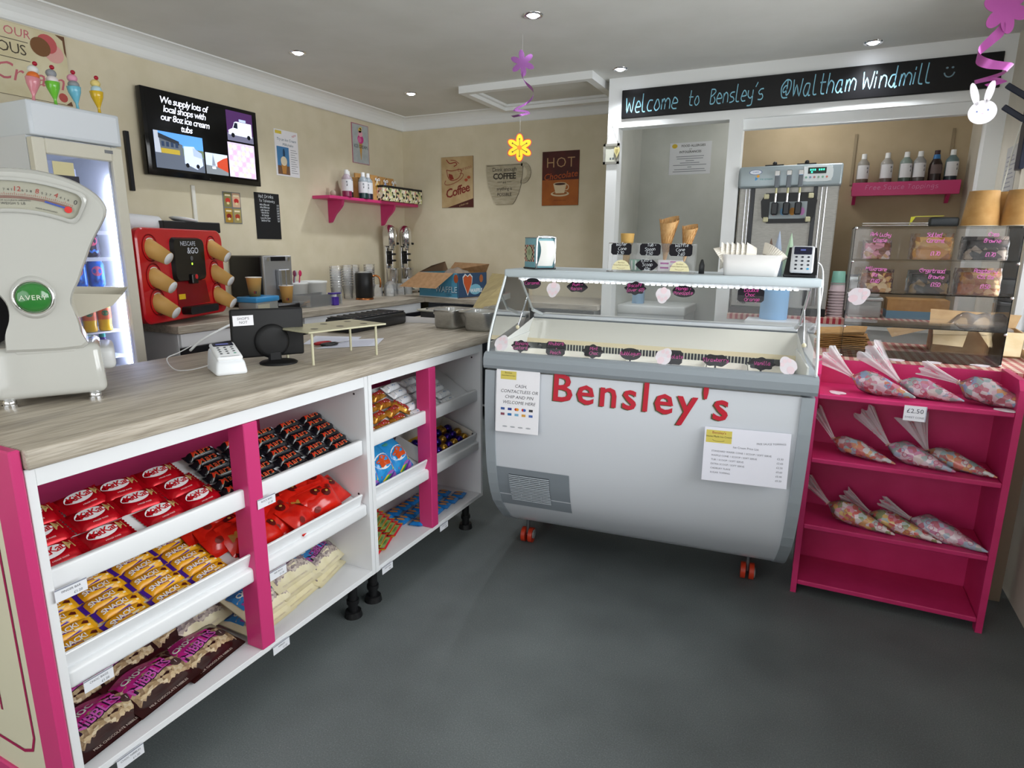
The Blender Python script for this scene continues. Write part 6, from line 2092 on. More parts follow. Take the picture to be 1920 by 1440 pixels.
# white plastic box with paper cases
t = thing('plastic_box', 'white plastic box on the freezer roof holding fluted paper cases', 'box', FZ @ TR(.882, .31, RZ))
m = MB()
a, b_ = rrect(-.088, .088, -.06, .06, .015, 3), rrect(-.098, .098, -.068, .068, .018, 3)
n = len(a)
m.add([(x, y, 0) for x, y in a] + [(x, y, .072) for x, y in b_] + [(x * .97, y * .96, .072) for x, y in b_] + [(x * .97, y * .96, .004) for x, y in a], [(k * n + i, k * n + (i + 1) % n, (k + 1) * n + (i + 1) % n, (k + 1) * n + i) for k in range(3) for i in range(n)] + [tuple(range(n))[::-1], tuple(range(3 * n, 4 * n))], mat('e8e6e4', .4), True)
m.build('box_body', t)
m = None
def pcase(v_):
    def f(u, v):
        a = 2 * PI * u
        r_ = .030 + .017 * v + .0014 * (1 if int(u * 72 + .5) % 2 else -1) * v
        return (r_ * math.cos(a), r_ * math.sin(a), .034 * v)
    return MB().grid(f, 72, 4, mat('ece6da', .8), smooth=False).add([(.03 * math.cos(2 * PI * q / 24), .03 * math.sin(2 * PI * q / 24), 0) for q in range(24)], [tuple(range(24))], mat('ece6da', .8))
pc0 = None
for i in range(8):
    x = -.07 + .017 * i
    M = FZ @ TR(.882 + x, .31, RZ + .066, 0, 0, R(-90 if i < 6 else -70))
    wh = '%s from left in the nested row in the white box' % ORD[i]
    if i == 7:
        M = FZ @ TR(.882 - .075, .30, RZ + .075, 0, 0, R(-128))
        wh = 'spilling over the left end of the white box'
    if i == 6:
        M = FZ @ TR(.882 + .060, .31, RZ + .060, R(15), 0, R(35))
        wh = 'leaning out at the right end of the white box'
    if pc0 is None:
        pc0 = o = pcase(0).build('paper_case', None, M)
    else:
        o = dup(pc0, M)
    tag(o, 'fluted white paper case ' + wh, 'paper case', 'fluted paper cases')
# black docked card reader
t = thing('card_reader', 'grey card reader in a black dock at the right end of the freezer roof', 'card reader', FZ @ TR(1.045, .29, RZ, R(-4)))
MB().box(-.056, .05, -.035, .05, 0, .012, BLACK, .004).add([(-.054, -.03, .01), (.05, -.03, .01), (.044, .035, .10), (-.044, .035, .10), (-.054, .045, .01), (.05, .045, .01)], [(0, 1, 2, 3), (3, 2, 5, 4), (0, 3, 4), (1, 5, 2)], BLACK).build('dock', t)
RM = frame((0, -.008, .056), (1, 0, 0), (0, .55, .84))
m = MB().box(-.036, .036, -.05, .055, -.004, .010, mat('c9ccd0', .35, .2), .006, RM, 2)
m.poly(rrect(-.028, .028, .018, .048, .003), mat('14162c', .25), RM, .0105).poly(rect(-.008, .008, .033, .039), mat('5a64a8', .4), RM, .0108)
m.M = RM
keypad(m, .019, .0155, 0, .008, .0108, mat('2a2c36', .5), mat('2c9ac8', .5))
m.build('terminal', t)
MB().tube(smooth([(.05, .03, .05), (.062, .03, .04), (.07, .01, .012), (.075, .02, -.06), (.07, .1, -.2)], 4), .003, WHITE, 6).build('cable', t)
# cellophane cone wrappers behind
for x, c_, h_, wh in ((.945, '6a4a3a', .10, 'brown'), (.97, 'a8b8d0', .12, 'pale blue'), (1.01, 'b0ccb0', .115, 'pale green')):
    h_ *= 1.3
    m = MB().lathe([(.028, 0), (.018, .06), (.001, h_)], mat(c_, .35, alpha=.6), 7, smooth=False)
    for k in range(6):
        m.box(-.001, .001, -.012 + .001 * k, -.010 + .001 * k, .02 + .012 * k, .03 + .012 * k, mat(c_, .5), M=TR(0, 0, 0, k))
    tag(m.build('cone_wrapper', None, FZ @ TR(x, .385, RZ)), 'pointed %s cellophane wrapper behind the black docked card reader' % wh, 'wrapper')
# ================================================================ PINK BOOKCASE AND THE GINGHAM TABLE
BX0, BX1, BY0, BY1 = .030, .634, 2.412, 2.655
PKB = noisy('c42c66', 'cc326e', 12, .38, key='pinkbook', bmp=.03)
t = thing('bookcase', 'pink painted open bookcase of sweet cones right of the freezer', 'bookcase', TR(BX0, BY0, 0))
BW, BD = BX1 - BX0, BY1 - BY0
for x in (0, BW - .02):
    m = MB()
    P = [(0, 0), (.035, 0), (.05, .03), (BD - .05, .03), (BD - .035, 0), (BD, 0), (BD, .885), (.03, .885), (.0, .855)]
    m.prism(P, .02, PKB, frame((x, 0, 0), (0, 1, 0), (0, 0, 1)))
    m.build('side_panel', t)
MB().box(.02, BW - .02, BD - .012, BD, .03, .875, PKB).build('back_panel', t)
for z in (.045, .275, .535, .775):
    MB().box(.02, BW - .02, .0, BD - .012, z - .009, z + .009, PKB, .003).build('shelf', t)
o = MB().box(-.032, .032, -.026, .026, 0, .003, mat('eceaf0', .6)).poly(rect(.030, .033, -.026, .026), mat('b8bccc', .6), z=.0032).text('£2.50', .021, mat('3a3c48', .7), (0, .008), z=.0034, spacing=1.05).text('SWEET CONE', .009, mat('7a7c86', .7), (0, -.014), z=.0034).build('price_ticket', None, on_back(.345, BY0 - .0005, .748))
tag(o, 'white price ticket reading 2.50 on the top pink bookcase shelf', 'price ticket')

# sweet cones
CELL = glass('fbeef2', .08, 'cello', .36)
SWC = [cells(['d87a90', 'e8e0dc', 'a8c8c4', 'e0a050', 'c0405a', 'f0e8ea', '9ab8d8', 'e8c8d0'], 62, .25, 'sw0', .4), cells(['e0c050', 'd84a3a', 'e8e4dc', 'b8d0c4', 'd8a040', 'e89aa8', '8a9a50', 'f0ece8'], 62, .25, 'sw1', .4),
       cells(['e8d8dc', 'd88ab0', 'b0c8d8', 'e0a8b8', 'f2ecee', 'd06a80', 'a8c0b8', 'e8dcd4'], 62, .25, 'sw2', .4), cells(['9ac0b8', 'd8884a', 'c8d0c8', 'b0403a', 'e0b060', 'a8c8d0', 'd8d8d0', 'e07a60'], 62, .25, 'sw3', .4)]
PINKP = mat('c8486c', .5)


def sweet_cone(neck, tip, flare, r_, mt, spread, label):
    N_, T_, Fl = Vector(neck), Vector(tip), Vector(flare)
    ax = (T_ - N_)
    L = ax.length
    M = Matrix.Translation(N_) @ ax.to_track_quat('Z', 'X').to_matrix().to_4x4()
    t = thing('sweet_cone', label, 'sweets', M, 'cellophane cones of sweets on the pink bookcase')
    pr = [(.006, .0), (.016, .012), (r_ * .93, .035), (r_, .06), (r_ * .93, L * .42), (r_ * .66, L * .62), (r_ * .40, L * .80), (r_ * .16, L * .95), (.002, L)]
    rnd = random.Random(int(L * 1e5) + int(neck[0] * 1e4))
    ph = [rnd.uniform(0, 6) for _ in range(4)]
    n_ = 22
    V, F = [], []
    prs = smooth(pr, 2)
    for i, (r0, z) in enumerate(prs):
        for j in range(n_):
            a = 2 * PI * j / n_
            rr = r0 * (1 + .05 * math.sin(3 * a + ph[0] + 60 * z) + .06 * math.sin(5 * a + ph[1] - 90 * z))
            V.append((rr * math.cos(a), rr * math.sin(a), z))
    for i in range(len(prs) - 1):
        for j in range(n_):
            k = (j + 1) % n_
            F.append((i * n_ + j, i * n_ + k, (i + 1) * n_ + k, (i + 1) * n_ + j))
    m = MB().add(V, F, mt, True)
    m.build('sweets', t)
    # cellophane skin with pink printed rings
    m = MB().add([(x * 1.035, y * 1.035, z) for x, y, z in V], F, glass('fff6fa', .06, 'celloskin', .10), True)
    for i in range(9):
        z = L * (.15 + .08 * i) + .005 * (i % 2)
        a = i * 2.4 + ph[2]
        rr = None
        for (ra, za), (rb, zb) in zip(prs, prs[1:]):
            if za <= z <= zb:
                rr = (ra + (rb - ra) * (z - za) / (zb - za)) * 1.10
        for da in (0, 2.1, 4.2):
            pts = []
            for q in range(11):
                w_ = 2 * PI * q / 10
                aa = a + da + .0075 * math.cos(w_) / rr
                pts.append((rr * math.cos(aa), rr * math.sin(aa), z + .0075 * math.sin(w_)))
            if rr > .012:
                m.tube(pts[:-1], .0008, PINKP, 4, True)
    m.build('wrapping', t)
    # flared end
    inv = M.inverted()
    f_ = inv @ Fl
    fl = f_.length
    fd = f_.normalized()
    sd = fd.cross(Vector((inv.to_3x3() @ Vector((.3, -1, .1))))).normalized()
    up_ = sd.cross(fd)
    m = MB()

    def g(u, v, k):
        w_ = .006 + (spread - .006) * v ** 1.2
        x = (u - .5) * 2 * w_
        rip = .010 * v * math.sin(u * 14 + ph[3] + k) + k * .004 * v
        e = 1 - .10 * v * math.cos(u * 9 + k * 2 + ph[0]) ** 2
        return tuple(fd * (fl * v * e) + sd * x + up_ * rip)
    for k in (0, 1.6):
        m.grid(lambda u, v: g(u, v, k), 18, 8, CELL)
    for q in range(7):
        u0, v0 = .2 + .6 * rnd.random(), .35 + .55 * rnd.random()
        pts = [g(u0 + .10 * math.cos(2 * PI * i / 8) / max(.4, v0), v0 + .09 * math.sin(2 * PI * i / 8), 0) for i in range(8)]
        m.tube(pts, .0008, PINKP, 4, True)
    m.build('wrapping_tail', t)
    MB().tube([tuple(sd * (.008 * math.cos(a)) + up_ * (.008 * math.sin(a)) + fd * .004) for a in [2 * PI * i / 12 for i in range(12)]], .002, mat('d8b0a0', .5), 5, True).build('twist_tie', t)


zs_ = (.784, .544, .284)
CN = [((.155, 2.52, .843), (.345, 2.44, zs_[0] + .012), (.05, 2.54, .915), .036, 0, .045, 'top shelf, leftmost, with a wide pale tail'),
      ((.305, 2.53, .835), (.485, 2.46, zs_[0] + .012), (.185, 2.56, .945), .034, 2, .05, 'top shelf, middle, with a tall tail standing up'),
      ((.475, 2.52, .852), (.665, 2.425, zs_[0] + .014), (.36, 2.56, .885), .040, 0, .03, 'top shelf, rightmost, near the right side'),
      ((.120, 2.53, .598), (.315, 2.44, zs_[1] + .010), (.045, 2.57, .70), .030, 3, .022, 'second shelf, leftmost, thin with a narrow tail'),
      ((.298, 2.53, .600), (.49, 2.44, zs_[1] + .010), (.20, 2.57, .71), .035, 2, .040, 'second shelf, middle, with a pointed upright tail'),
      ((.418, 2.54, .593), (.605, 2.44, zs_[1] + .010), (.36, 2.60, .705), .032, 3, .058, 'second shelf, rightmost, with a fan tail'),
      ((.130, 2.52, .345), (.345, 2.44, zs_[2] + .008), (.035, 2.56, .42), .038, 1, .026, 'third shelf, leftmost, with a small tail'),
      ((.270, 2.53, .330), (.485, 2.44, zs_[2] + .008), (.175, 2.58, .37), .034, 1, .032, 'third shelf, middle, with yellow sweets at the neck'),
      ((.400, 2.53, .333), (.615, 2.43, zs_[2] + .008), (.30, 2.57, .37), .040, 2, .022, 'third shelf, rightmost, white towards the tip')]
for nk, tp, fl, r_, mi_, sp_, wh in CN:
    sweet_cone((nk[0], nk[1], nk[2] - .006), tp, fl, r_, SWC[mi_], sp_, 'cellophane cone of sweets on the ' + wh)
# white paper petals on the bookcase
for x, y, z, rz, wh in ((.115, 2.45, .7845, 40, 'on the top pink shelf, left'), (.60, 2.428, .7845, 80, 'on the front edge of the top pink shelf, right')):
    place_paw(TR(x, y, z, R(rz)), 'white paper paw lying ' + wh)
for x, y, rz, wh in ((.305, 2.66, 60, 'behind the middle cone'), (.42, 2.665, 85, 'behind the right cone'), (.565, 2.67, 70, 'right of the cones')):
    place_paw(TR(x, y, .8865, R(rz)), 'white paper paw lying on the top back edge of the bookcase, ' + wh)

# gingham
GING = mat('d8c4b8', .75, key='ging')
n_, l_, b_ = nodes(GING)
v_ = coords(GING, (1, 1, 1))
def chk(axis, sc):
    s_ = n_.new('ShaderNodeSeparateXYZ')
    l_.new(v_, s_.inputs[0])
    q = n_.new('ShaderNodeMath')
    q.operation = 'MULTIPLY'
    q.inputs[1].default_value = sc
    l_.new(s_.outputs[axis], q.inputs[0])
    f = n_.new('ShaderNodeMath')
    f.operation = 'FRACT'
    l_.new(q.outputs[0], f.inputs[0])
    g_ = n_.new('ShaderNodeMath')
    g_.operation = 'GREATER_THAN'
    g_.inputs[1].default_value = .5
    l_.new(f.outputs[0], g_.inputs[0])
    return g_.outputs[0]
a1 = n_.new('ShaderNodeMath')
a1.operation = 'ADD'
l_.new(chk(0, 32), a1.inputs[0])
l_.new(chk(1, 32), a1.inputs[1])
a2 = n_.new('ShaderNodeMath')
a2.operation = 'MULTIPLY'
a2.inputs[1].default_value = .5
l_.new(a1.outputs[0], a2.inputs[0])
l_.new(ramp(GING, a2.outputs[0], [(0, 'e6d8c4'), (.5, 'cf9a8c'), (1, 'a8303c')]), b_.inputs['Base Color'])
t = thing('table', 'table covered with red gingham oilcloth behind the pink bookcase', 'table', TR(.10, 2.665, 0))
MB().box(-.075, .66, .0, .62, .845, .868, mat('c8c0b4', .5)).build('tabletop', t)
MB().box(-.08, .667, -.004, .625, .868, .872, GING).box(-.08, .667, -.006, -.003, .76, .872, GING).build('gingham_cloth', t)
for x in (-.05, .62):
    for y in (.04, .57):
        MB().box(x - .02, x + .02, y - .02, y + .02, 0, .845, mat('8a7a66', .5)).build('leg', t)
t = thing('hatch_shelf', 'serving shelf with gingham edge inside the right hatch opening', 'shelf', TR(-.47, 4.0, 0))
MB().box(0, 1.165, .06, .88, .85, .895, TRIM).build('shelf_board', t)
MB().box(0, 1.165, .0, .88, .895, .90, GING).box(0, 1.165, -.001, .004, .868, .90, GING).build('gingham_cloth', t)
MB().box(0, 1.165, .004, .058, .845, .895, TRIM).build('front_edge', t)

# acrylic sweet display
AX, AY, AZ = .115, 2.76, .872
t = thing('acrylic_display', 'clear acrylic tiered display case of bagged cakes on the gingham table', 'display case', TR(AX, AY, AZ))
W_, D_, H_ = .52, .26, .50
T_ = .003
m = MB()
m.box(0, T_, 0, D_, 0, H_, ACR).box(W_ - T_, W_, 0, D_, 0, H_, ACR).box(0, W_, D_ - T_, D_, 0, H_, ACR)
m.build('case_sides', t)
for z in (.125, .25, .375):
    MB().box(T_, W_ - T_, .004, D_ - T_, z, z + T_, ACR).build('shelf', t)
MB().box(0, W_, 0, D_, H_ - T_, H_, ACR).build('top', t)
MB().box(T_, W_ - T_, 0, D_, 0, T_, ACR).box(T_, W_ - T_, 0, T_, 0, .045, ACR).box(T_, W_ - T_, 0, T_, .125, .165, ACR).build('base', t)
m = MB().box(T_, W_ - T_, -.001, .002, .255, .372, ACR).box(T_, W_ - T_, -.001, .002, .38, .492, ACR)
m.build('front_flap', t)
m = MB()
for z in (.005, .12, .25, .37, .495):
    for x in (.004, W_ - .004):
        m.sphere((x, -.002, z), .006, CHROME, 8)
m.build('hinge_stud', t)
for i, (x, z, ln) in enumerate(((.085, .470, ('Pink Lucky',)), (.085, .45, ('Crispie',)), (.255, .468, ('Salted',)), (.262, .448, ('Caramel',)), (.265, .402, ('£1.70',)), (.43, .47, ('Oreo',)), (.43, .448, ('Brownie',)), (.43, .40, ('£1.70',)),
                                (.085, .343, ('Millionaire',)), (.085, .322, ('Bar',)), (.085, .298, ('£1.60',)), (.265, .34, ('Gingerbread',)), (.28, .318, ('Brownie',)), (.28, .290, ('£1.50',)), (.425, .342, ('Raspberry',)), (.43, .322, ('Oat Bar',)), (.43, .288, ('£1.50',)))):
    m = MB().hand(ln[0], .013, mat('e27ac4', .7), (0, 0), R(-2), .0, .14, seed=i, spacing=.75)
    m.build('pen_lettering', t, frame((x, -.0016, z), (1, 0, 0), (0, 0, 1)))
CAKE = [(cells(['e89ab0', 'f0e4d8', 'a8603a', 'd8a878', '8a4a2c', 'f4d0d8'], 45, .4, 'ck0'), 'pink and brown marshmallow cake', .085, .38, (.09, .09, .062)),
        (cells(['c88a3a', 'd8a050', 'e0b468', 'b0702a'], 22, .35, 'ck1'), 'golden caramel cake', .262, .38, (.125, .1, .085)),
        (cells(['2a1c1a', '3a2a26', '1c1414', '4a3830', 'b8a898'], 40, .35, 'ck2'), 'very dark chocolate cake', .425, .38, (.13, .1, .075)),
        (cells(['a8602c', 'e0b878', '8a4420', 'd8a860', 'f0d8a8', '7a3a1c'], 60, .35, 'ck3'), 'crunchy brown nut bar', .095, .255, (.11, .09, .075)),
        (cells(['24201c', '3a2c22', '181412', '5a4430', '8a7048'], 40, .35, 'ck4'), 'dark brownie with pale flecks', .268, .255, (.125, .1, .075)),
        (cells(['c08a50', 'd8ac74', '9a5a30', 'e4c08c', 'b87040'], 45, .35, 'ck5'), 'pale golden oat cake', .42, .255, (.13, .1, .085))]
for mt_, nm, x, z, (w_, d_, h_) in CAKE:
    tt = thing('bagged_cake', 'bagged %s in the acrylic display, %s' % (nm, 'upper row' if z > .3 else 'lower row'), 'cake', TR(AX + x, AY + .085, AZ + z), 'bagged cakes in the acrylic display')
    m = MB()
    rnd = random.Random(int(x * 1000))
    for k in range(2):
        zz = k * h_ * .48
        b = bmesh.new()
        bmesh.ops.create_cube(b, size=1)
        bmesh.ops.subdivide_edges(b, edges=list(b.edges), cuts=4, use_grid_fill=True)
        for v in b.verts:
            q = v.co.copy()
            v.co = Vector((q.x * w_ * (.95 - .05 * k), q.y * d_, (q.z + .5) * h_ * .48 + zz)) + Vector((rnd.uniform(-1, 1), rnd.uniform(-1, 1), rnd.uniform(-.4, .4) if v.co.z > -.49 else 0)) * .003
        m.bm(b, mt_, True)
    m.build('cake', tt)
    m = MB()
    def f(u, v):
        a = 2 * PI * u
        q = 1.0 if v < .7 else 1.0 - (v - .7) * 2.2
        return (w_ * .54 * (abs(math.cos(a)) ** .4) * (1 if math.cos(a) > 0 else -1), d_ * .54 * (abs(math.sin(a)) ** .4) * (1 if math.sin(a) > 0 else -1) * q + .003 * math.sin(9 * a + 11 * v), .001 + v * h_ * 1.12)
    m.grid(f, 36, 8, glass('f8f4f4', .05, 'cakebag', .06))
    m.build('clear_bag', tt)
# on top of the display
for x, y, wh in ((.52, 2.86, 'left, wider one'), (.61, 2.94, 'middle one, half hidden behind'), (.635, 2.85, 'right one with a small coloured printed mark')):
    o = cup_mesh(.125, .046, .060, KRAFT, mat('f0e4cc', .6), lab=('3a8a90', 'c84a3c') if 'mark' in wh else None, name='paper_cup')
    # upside down
    o.matrix_world = TR(x, y, AZ + H_ + .1252) @ TR(0, 0, 0, R(15), PI)
    tag(o, 'upturned brown paper tub on the acrylic display, ' + wh, 'paper tub', 'upturned paper tubs on the acrylic display')
t = thing('tongs', 'metal serving tongs with a dark grip lying across the acrylic display top', 'tongs', TR(.20, 2.84, AZ + H_ + .0005, R(4)))
MB().box(-.06, .16, -.008, .008, .012, .016, CHROME, .001).box(-.06, .16, -.008, .008, .004, .008, CHROME, .001).build('arms', t)
MB().box(.16, .255, -.016, .016, 0, .034, mat('33373a', .45), .008, seg=2).build('grip', t)
o = MB().add([(0, 0, .036), (.10, -.01, .037), (.11, .03, .041), (.02, .035, .040)], [(0, 1, 2, 3)], mat('d4d020', .6)).add([(.0, .02, .0), (.06, .02, .001), (.06, .04, .001), (0, .04, .001)], [(0, 1, 2, 3)], mat('d4d020', .6)).add([(0, 0, .036), (.0, .02, .0), (0, .04, .001), (.02, .035, .04)], [(0, 1, 2, 3)], mat('d4d020', .6)).build('yellow_slip', None, TR(.30, 2.84, AZ + H_ + .0008))
tag(o, 'bright yellow paper slip tucked under the tongs grip', 'paper')
place_paw(frame((AX + .03, AY - .006, AZ + .235), (1, 0, 0), (0, 0, 1)) @ TR(0, 0, 0, R(-60), 0, 0, 1.3), 'large white paper paw stuck on the left edge of the acrylic display')
# paper cup stack in the hatch
def pstack(M, label):
    m = MB()
    c1_, c2_ = mat('cdb8bc', .6), mat('8cc0b0', .5)
    n_ = 17
    for i in range(n_):
        z = i * .0088
        c_ = c1_ if i < 11 else c2_
        m.lathe([(.034, z), (.041 if i < 14 else .039, z + .075), (.0435 if i < 14 else .041, z + .077), (.0435 if i < 14 else .041, z + .073)], c_, 20)
    m.lathe([(.033, .235), (.030, .222), (.0001, .222)], c2_, 20)
    return tag(m.build('cup_stack', None, M), label, 'cups')
# cups stacked upside down
m = MB()
c1_, c2_ = mat('cfb9bd', .6), mat('86bcab', .5)
for i in range(10):
    z = i * .0165
    m.lathe([(.046, z), (.046, z + .005), (.041, z + .005), (.034, z + .085), (.0001, z + .086)], c1_, 22)
for i in range(3):
    z = .178 + i * .010
    m.lathe([(.039, z), (.037, z + .004), (.033, z + .065), (.0001, z + .066)], c2_, 22)
tag(m.build('cup_stack', None, TR(.118, 4.13, .9005)), 'tall stack of pinkish paper tubs topped with green ones, right of the ice cream machine', 'cups')
# clear and grey storage tubs further along the hatch shelf
for x, z, h_, w_, c_, wh in ((.27, .9005, .115, .17, 'b4babb', 'lower grey plastic storage tub right of the cup stack'), (.26, 1.018, .11, .16, 'c4c6c8', 'upper clear plastic storage tub right of the cup stack')):
    t = thing('storage_tub', wh, 'tub', TR(x, 4.25, z))
    MB().box(-w_ / 2, w_ / 2, -.09, .09, 0, h_ * .85, mat(c_, .3), .01, seg=2).build('tub_body', t)
    MB().box(-w_ / 2 - .006, w_ / 2 + .006, -.096, .096, h_ * .85, h_, mat('d4dadc', .3), .004).build('lid', t)
o = MB().box(0, .30, 0, .2, 0, .045, mat('6a9ab8', .5)).box(0, .30, 0, .2, .045, .11, KRAFT).build('cardboard_box', None, TR(.385, 4.18, .9005))
tag(o, 'flat brown box with blue base on the hatch shelf behind the acrylic display', 'box')
o = MB().box(-.08, .08, -.05, .05, 0, .235, mat('18181a', .4), .006).build('storage_case', None, TR(.215, 4.45, .9005))
tag(o, 'tall black case behind the stacked paper tubs on the hatch shelf', 'box')
# blue paper roll
t = thing('paper_roll', 'tall blue paper roll standing behind the right end of the freezer', 'paper roll', TR(-.205, 3.93, .8885))
MB().lathe([(.075, 0), (.076, .01), (.076, .165), (.074, .168), (.03, .168), (.03, .02)], mat('7fb0dc', .85), 36).build('roll', t)
MB().lathe([(.030, .0), (.030, .169), (.026, .169), (.026, .0)], mat('b8a888', .8), 24).build('core', t)
o = MB().box(-.14, .14, -.11, .11, .02, .888, LAM).box(-.15, .15, -.12, .12, 0, .02, GREY).build('plinth', None, TR(-.205, 3.87, 0))
tag(o, 'plain white plinth under the blue paper roll behind the freezer', 'plinth')
# brown paper bags pile
bg_ = None
for i in range(7):
    M = TR(.125 + .004 * (i % 3), 3.05, .8725 + .0078 * i, R(-6 + 3 * (i % 3)))
    if bg_ is None:
        m = MB().grid(lambda u, v: ((u - .5) * .19, (v - .5) * .16, .006 + .004 * math.sin(5 * u + 1) * math.sin(4 * v)), 10, 8, KRAFT).box(-.095, .095, -.08, .08, 0, .004, KRAFT)
        bg_ = m.build('paper_bag', None, M)
    o = bg_ if i == 0 else dup(bg_, M)
    tag(o, 'brown paper bag, %s from the bottom of the pile beside the acrylic display' % ORD[i], 'paper bag', 'pile of brown paper bags')
o = dup(bg_, TR(.12, 3.06, .936, R(-8), R(6), R(-4)), 'brown paper bag lying crookedly on top of the pile beside the acrylic display')
# open carton with plastic
t = thing('carton', 'open cardboard carton with clear plastic liner at the right end of the gingham table', 'carton', TR(.455, 3.05, .8725, R(-4)))
C_ = noisy('b89468', 'c8a67a', 20, .75, key='carton')
C2 = noisy('d8bf94', 'e2cca6', 20, .75, key='carton2')
MB().box(0, .30, 0, .004, 0, .10, C_).box(0, .004, 0, .2, 0, .10, C_).box(.296, .30, 0, .2, 0, .10, C_).box(0, .3, .196, .2, 0, .10, C_).box(0, .3, 0, .2, 0, .003, C_).build('carton_body', t)
MB().add([(0, 0, .10), (.12, 0, .10), (.10, -.08, .04), (-.0, -.08, .045)], [(0, 1, 2, 3)], C2).add([(.15, 0, .10), (.30, 0, .10), (.28, -.10, .02), (.2, -.10, .02)], [(0, 1, 2, 3)], C2).build('front_flap', t)
MB().add([(0, .2, .10), (.3, .2, .10), (.32, .24, .15), (0, .25, .16)], [(0, 1, 2, 3)], C_).add([(0, 0, .10), (0, .2, .10), (-.16, .18, .07), (-.14, .02, .05)], [(0, 1, 2, 3)], C_).build('back_flap', t)
MB().grid(lambda u, v: (.02 + .26 * u, .02 + .16 * v, .09 + .075 * math.sin(PI * u) * math.sin(PI * v) + .01 * math.sin(17 * u + 5 * v)), 16, 12, PLASTIC).build('plastic_liner', t)
# dark blue wall bracket with cord
t = thing('wall_rack', 'dark blue folding wall rack high on the right wall with a hanging white cord', 'rack', TR(XR, 3.62, 1.86))
NV = mat('22283c', .4)
for z0, dz in ((.07, .0), (-.02, .0)):
    MB().box(-.125, 0, -.018, .0, -.012, .012, NV, .003, TR(0, .0, z0, R(-18), 0, R(38))).build('arm', t)
MB().box(-.02, 0, -.06, .02, -.22, .12, NV, .003).build('wall_plate', t)
MB().tube(smooth([(-.03, -.03, -.02), (-.045, .0, -.2), (-.055, .03, -.40), (-.06, .04, -.48)], 4), .003, mat('e4e4d8', .5), 6).build('cord', t)
t2, z = board('notice', 'faint grey notice on the right wall beside the partition', 'notice', frame((XR, 3.80, 1.62), (0, -1, 0), (0, 0, 1)), .21, .30, mat('c4c2be', .8), th=.002)
m = MB()
for i in range(12):
    m.poly(rect(-.08, .08 - .02 * (i % 3), -.12 + .02 * i, -.114 + .02 * i), mat('9c9aa0', .8), z=z)
m.build('printing', t2)

# ---------------------------------------------------------------- soft serve machine
t = thing('soft_serve_machine', 'tall steel soft ice cream machine with three taps in the hatch', 'ice cream machine', TR(-.463, 4.03, .9005))
ST = noisy('a4a29c', 'b4b2ac', 40, .45, (1, 1, 12), metal=.6, key='softst')
W_ = .53
MB().box(0, W_, .04, .68, .04, .76, ST, .006).build('housing', t)
HD = mat('a4b0b4', .35, .4)
m = MB().box(-.006, W_ + .008, .0, .70, .735, .855, HD, .012, seg=3)
m.build('header', t)
Ff = frame((0, -.0008, 0), (1, 0, 0), (0, 0, 1))
m = MB().poly(ell(.035, .014, 22, .085, .822), mat('3a4a8a', .4), Ff).poly(ell(.032, .012, 22, .085, .822), mat('dfe4ec', .4), Ff, .0004).text('CARPI', .012, mat('6a7ab0', .4), (.085, .822), z=.0008, M=Ff)
m.poly(ell(.008, .008, 12, .10, .80), mat('e0a030', .4), Ff, .001).poly([(.085, .795), (.085, .775), (.10, .785)], mat('3a90d0', .4), Ff, .001).text('ice cream', .018, mat('5a9a98', .4), (.145, .783), z=.001, M=Ff)
m.build('badge', t)
m = MB().box(.338, .485, -.006, .0, .762, .842, mat('d8dcdc', .35), .002)
m.poly(rrect(.335, .49, .76, .845, .03, 5), mat('d4dada', .4), Ff, .0062).poly(rect(.362, .455, .802, .835), mat('12201c', .3), Ff, .0068)
for i in range(7):
    if i != 3:
        m.poly(rect(.372 + .011 * i, .379 + .011 * i, .818, .827), mat('3ae0a8', .3, emit=2.5), Ff, .0074)
m.poly(rect(.378, .386, .806, .814), mat('3ae0a8', .3, emit=2.5), Ff, .0074)
for i, c_ in enumerate(('7aa890', '7a98b0', 'b07a78', '8aa890', '7ab090', 'd07a68')):
    m.poly(ell(.006, .006, 10, .355 + .021 * i, .783), mat(c_, .4), Ff, .0072)
m.build('control_panel', t)
m = MB()
for x0 in (.065, .40):
    m.box(x0, x0 + .022, .028, .04, .06, .735, mat('2a2c30', .3), .002)
for x0 in (.035, .055, .44, .465):
    m.box(x0, x0 + .006, .03, .04, .06, .735, CHROME, .002)
m.build('trim_strips', t)
m = MB()
P = [(.135, .57), (.165, .535), (.385, .535), (.415, .57), (.425, .66), (.40, .705), (.15, .705), (.125, .66)]
m.prism(P[::-1], .02, BLACK, frame((0, .04, 0), (1, 0, 0), (0, 0, 1)))
m.poly(rect(.175, .375, .56, .655), mat('9aa4a8', .35), frame((0, .0185, 0), (1, 0, 0), (0, 0, 1)))
for i, c_ in enumerate(('d83a4a', '7ab0d8', 'e09a3a', 'b87ab0')):
    m.poly(ell(.016, .022, 12, .20 + .05 * i, .60), mat(c_, .5), frame((0, .0180, 0), (1, 0, 0), (0, 0, 1)))
for x, z in ((.155, .685), (.39, .685), (.16, .555), (.385, .555)):
    m.box(x - .014, x + .014, -.004, .02, z - .014, z + .014, mat('c9c4a0', .4), .004)
m.build('dispensing_head', t)
for i in range(3):
    x = .205 + .062 * i
    m = MB().box(x - .018, x + .018, -.03, .02, .58, .65, mat('1c1e22', .3), .006, TR(0, 0, 0, 0, 0, R(0))).cyl((x, -.005, .65), (x, -.005, .71), .007, CHROME, n=10).box(x - .012, x + .012, -.03, -.004, .73, .80, mat('6a7076', .35), .003).box(x - .014, x + .014, -.034, .0, .795, .825, CHROME, .003).cyl((x, -.01, .70), (x, -.015, .74), .006, mat('d8d4a0', .3), n=8)
    m.build('tap', t)
m = MB()
for x in (.18, .35):
    m.box(x - .05, x + .05, .03, .4, .855, .864, BLACK).sphere((x, .06, .872), .013, BLACK, 8)
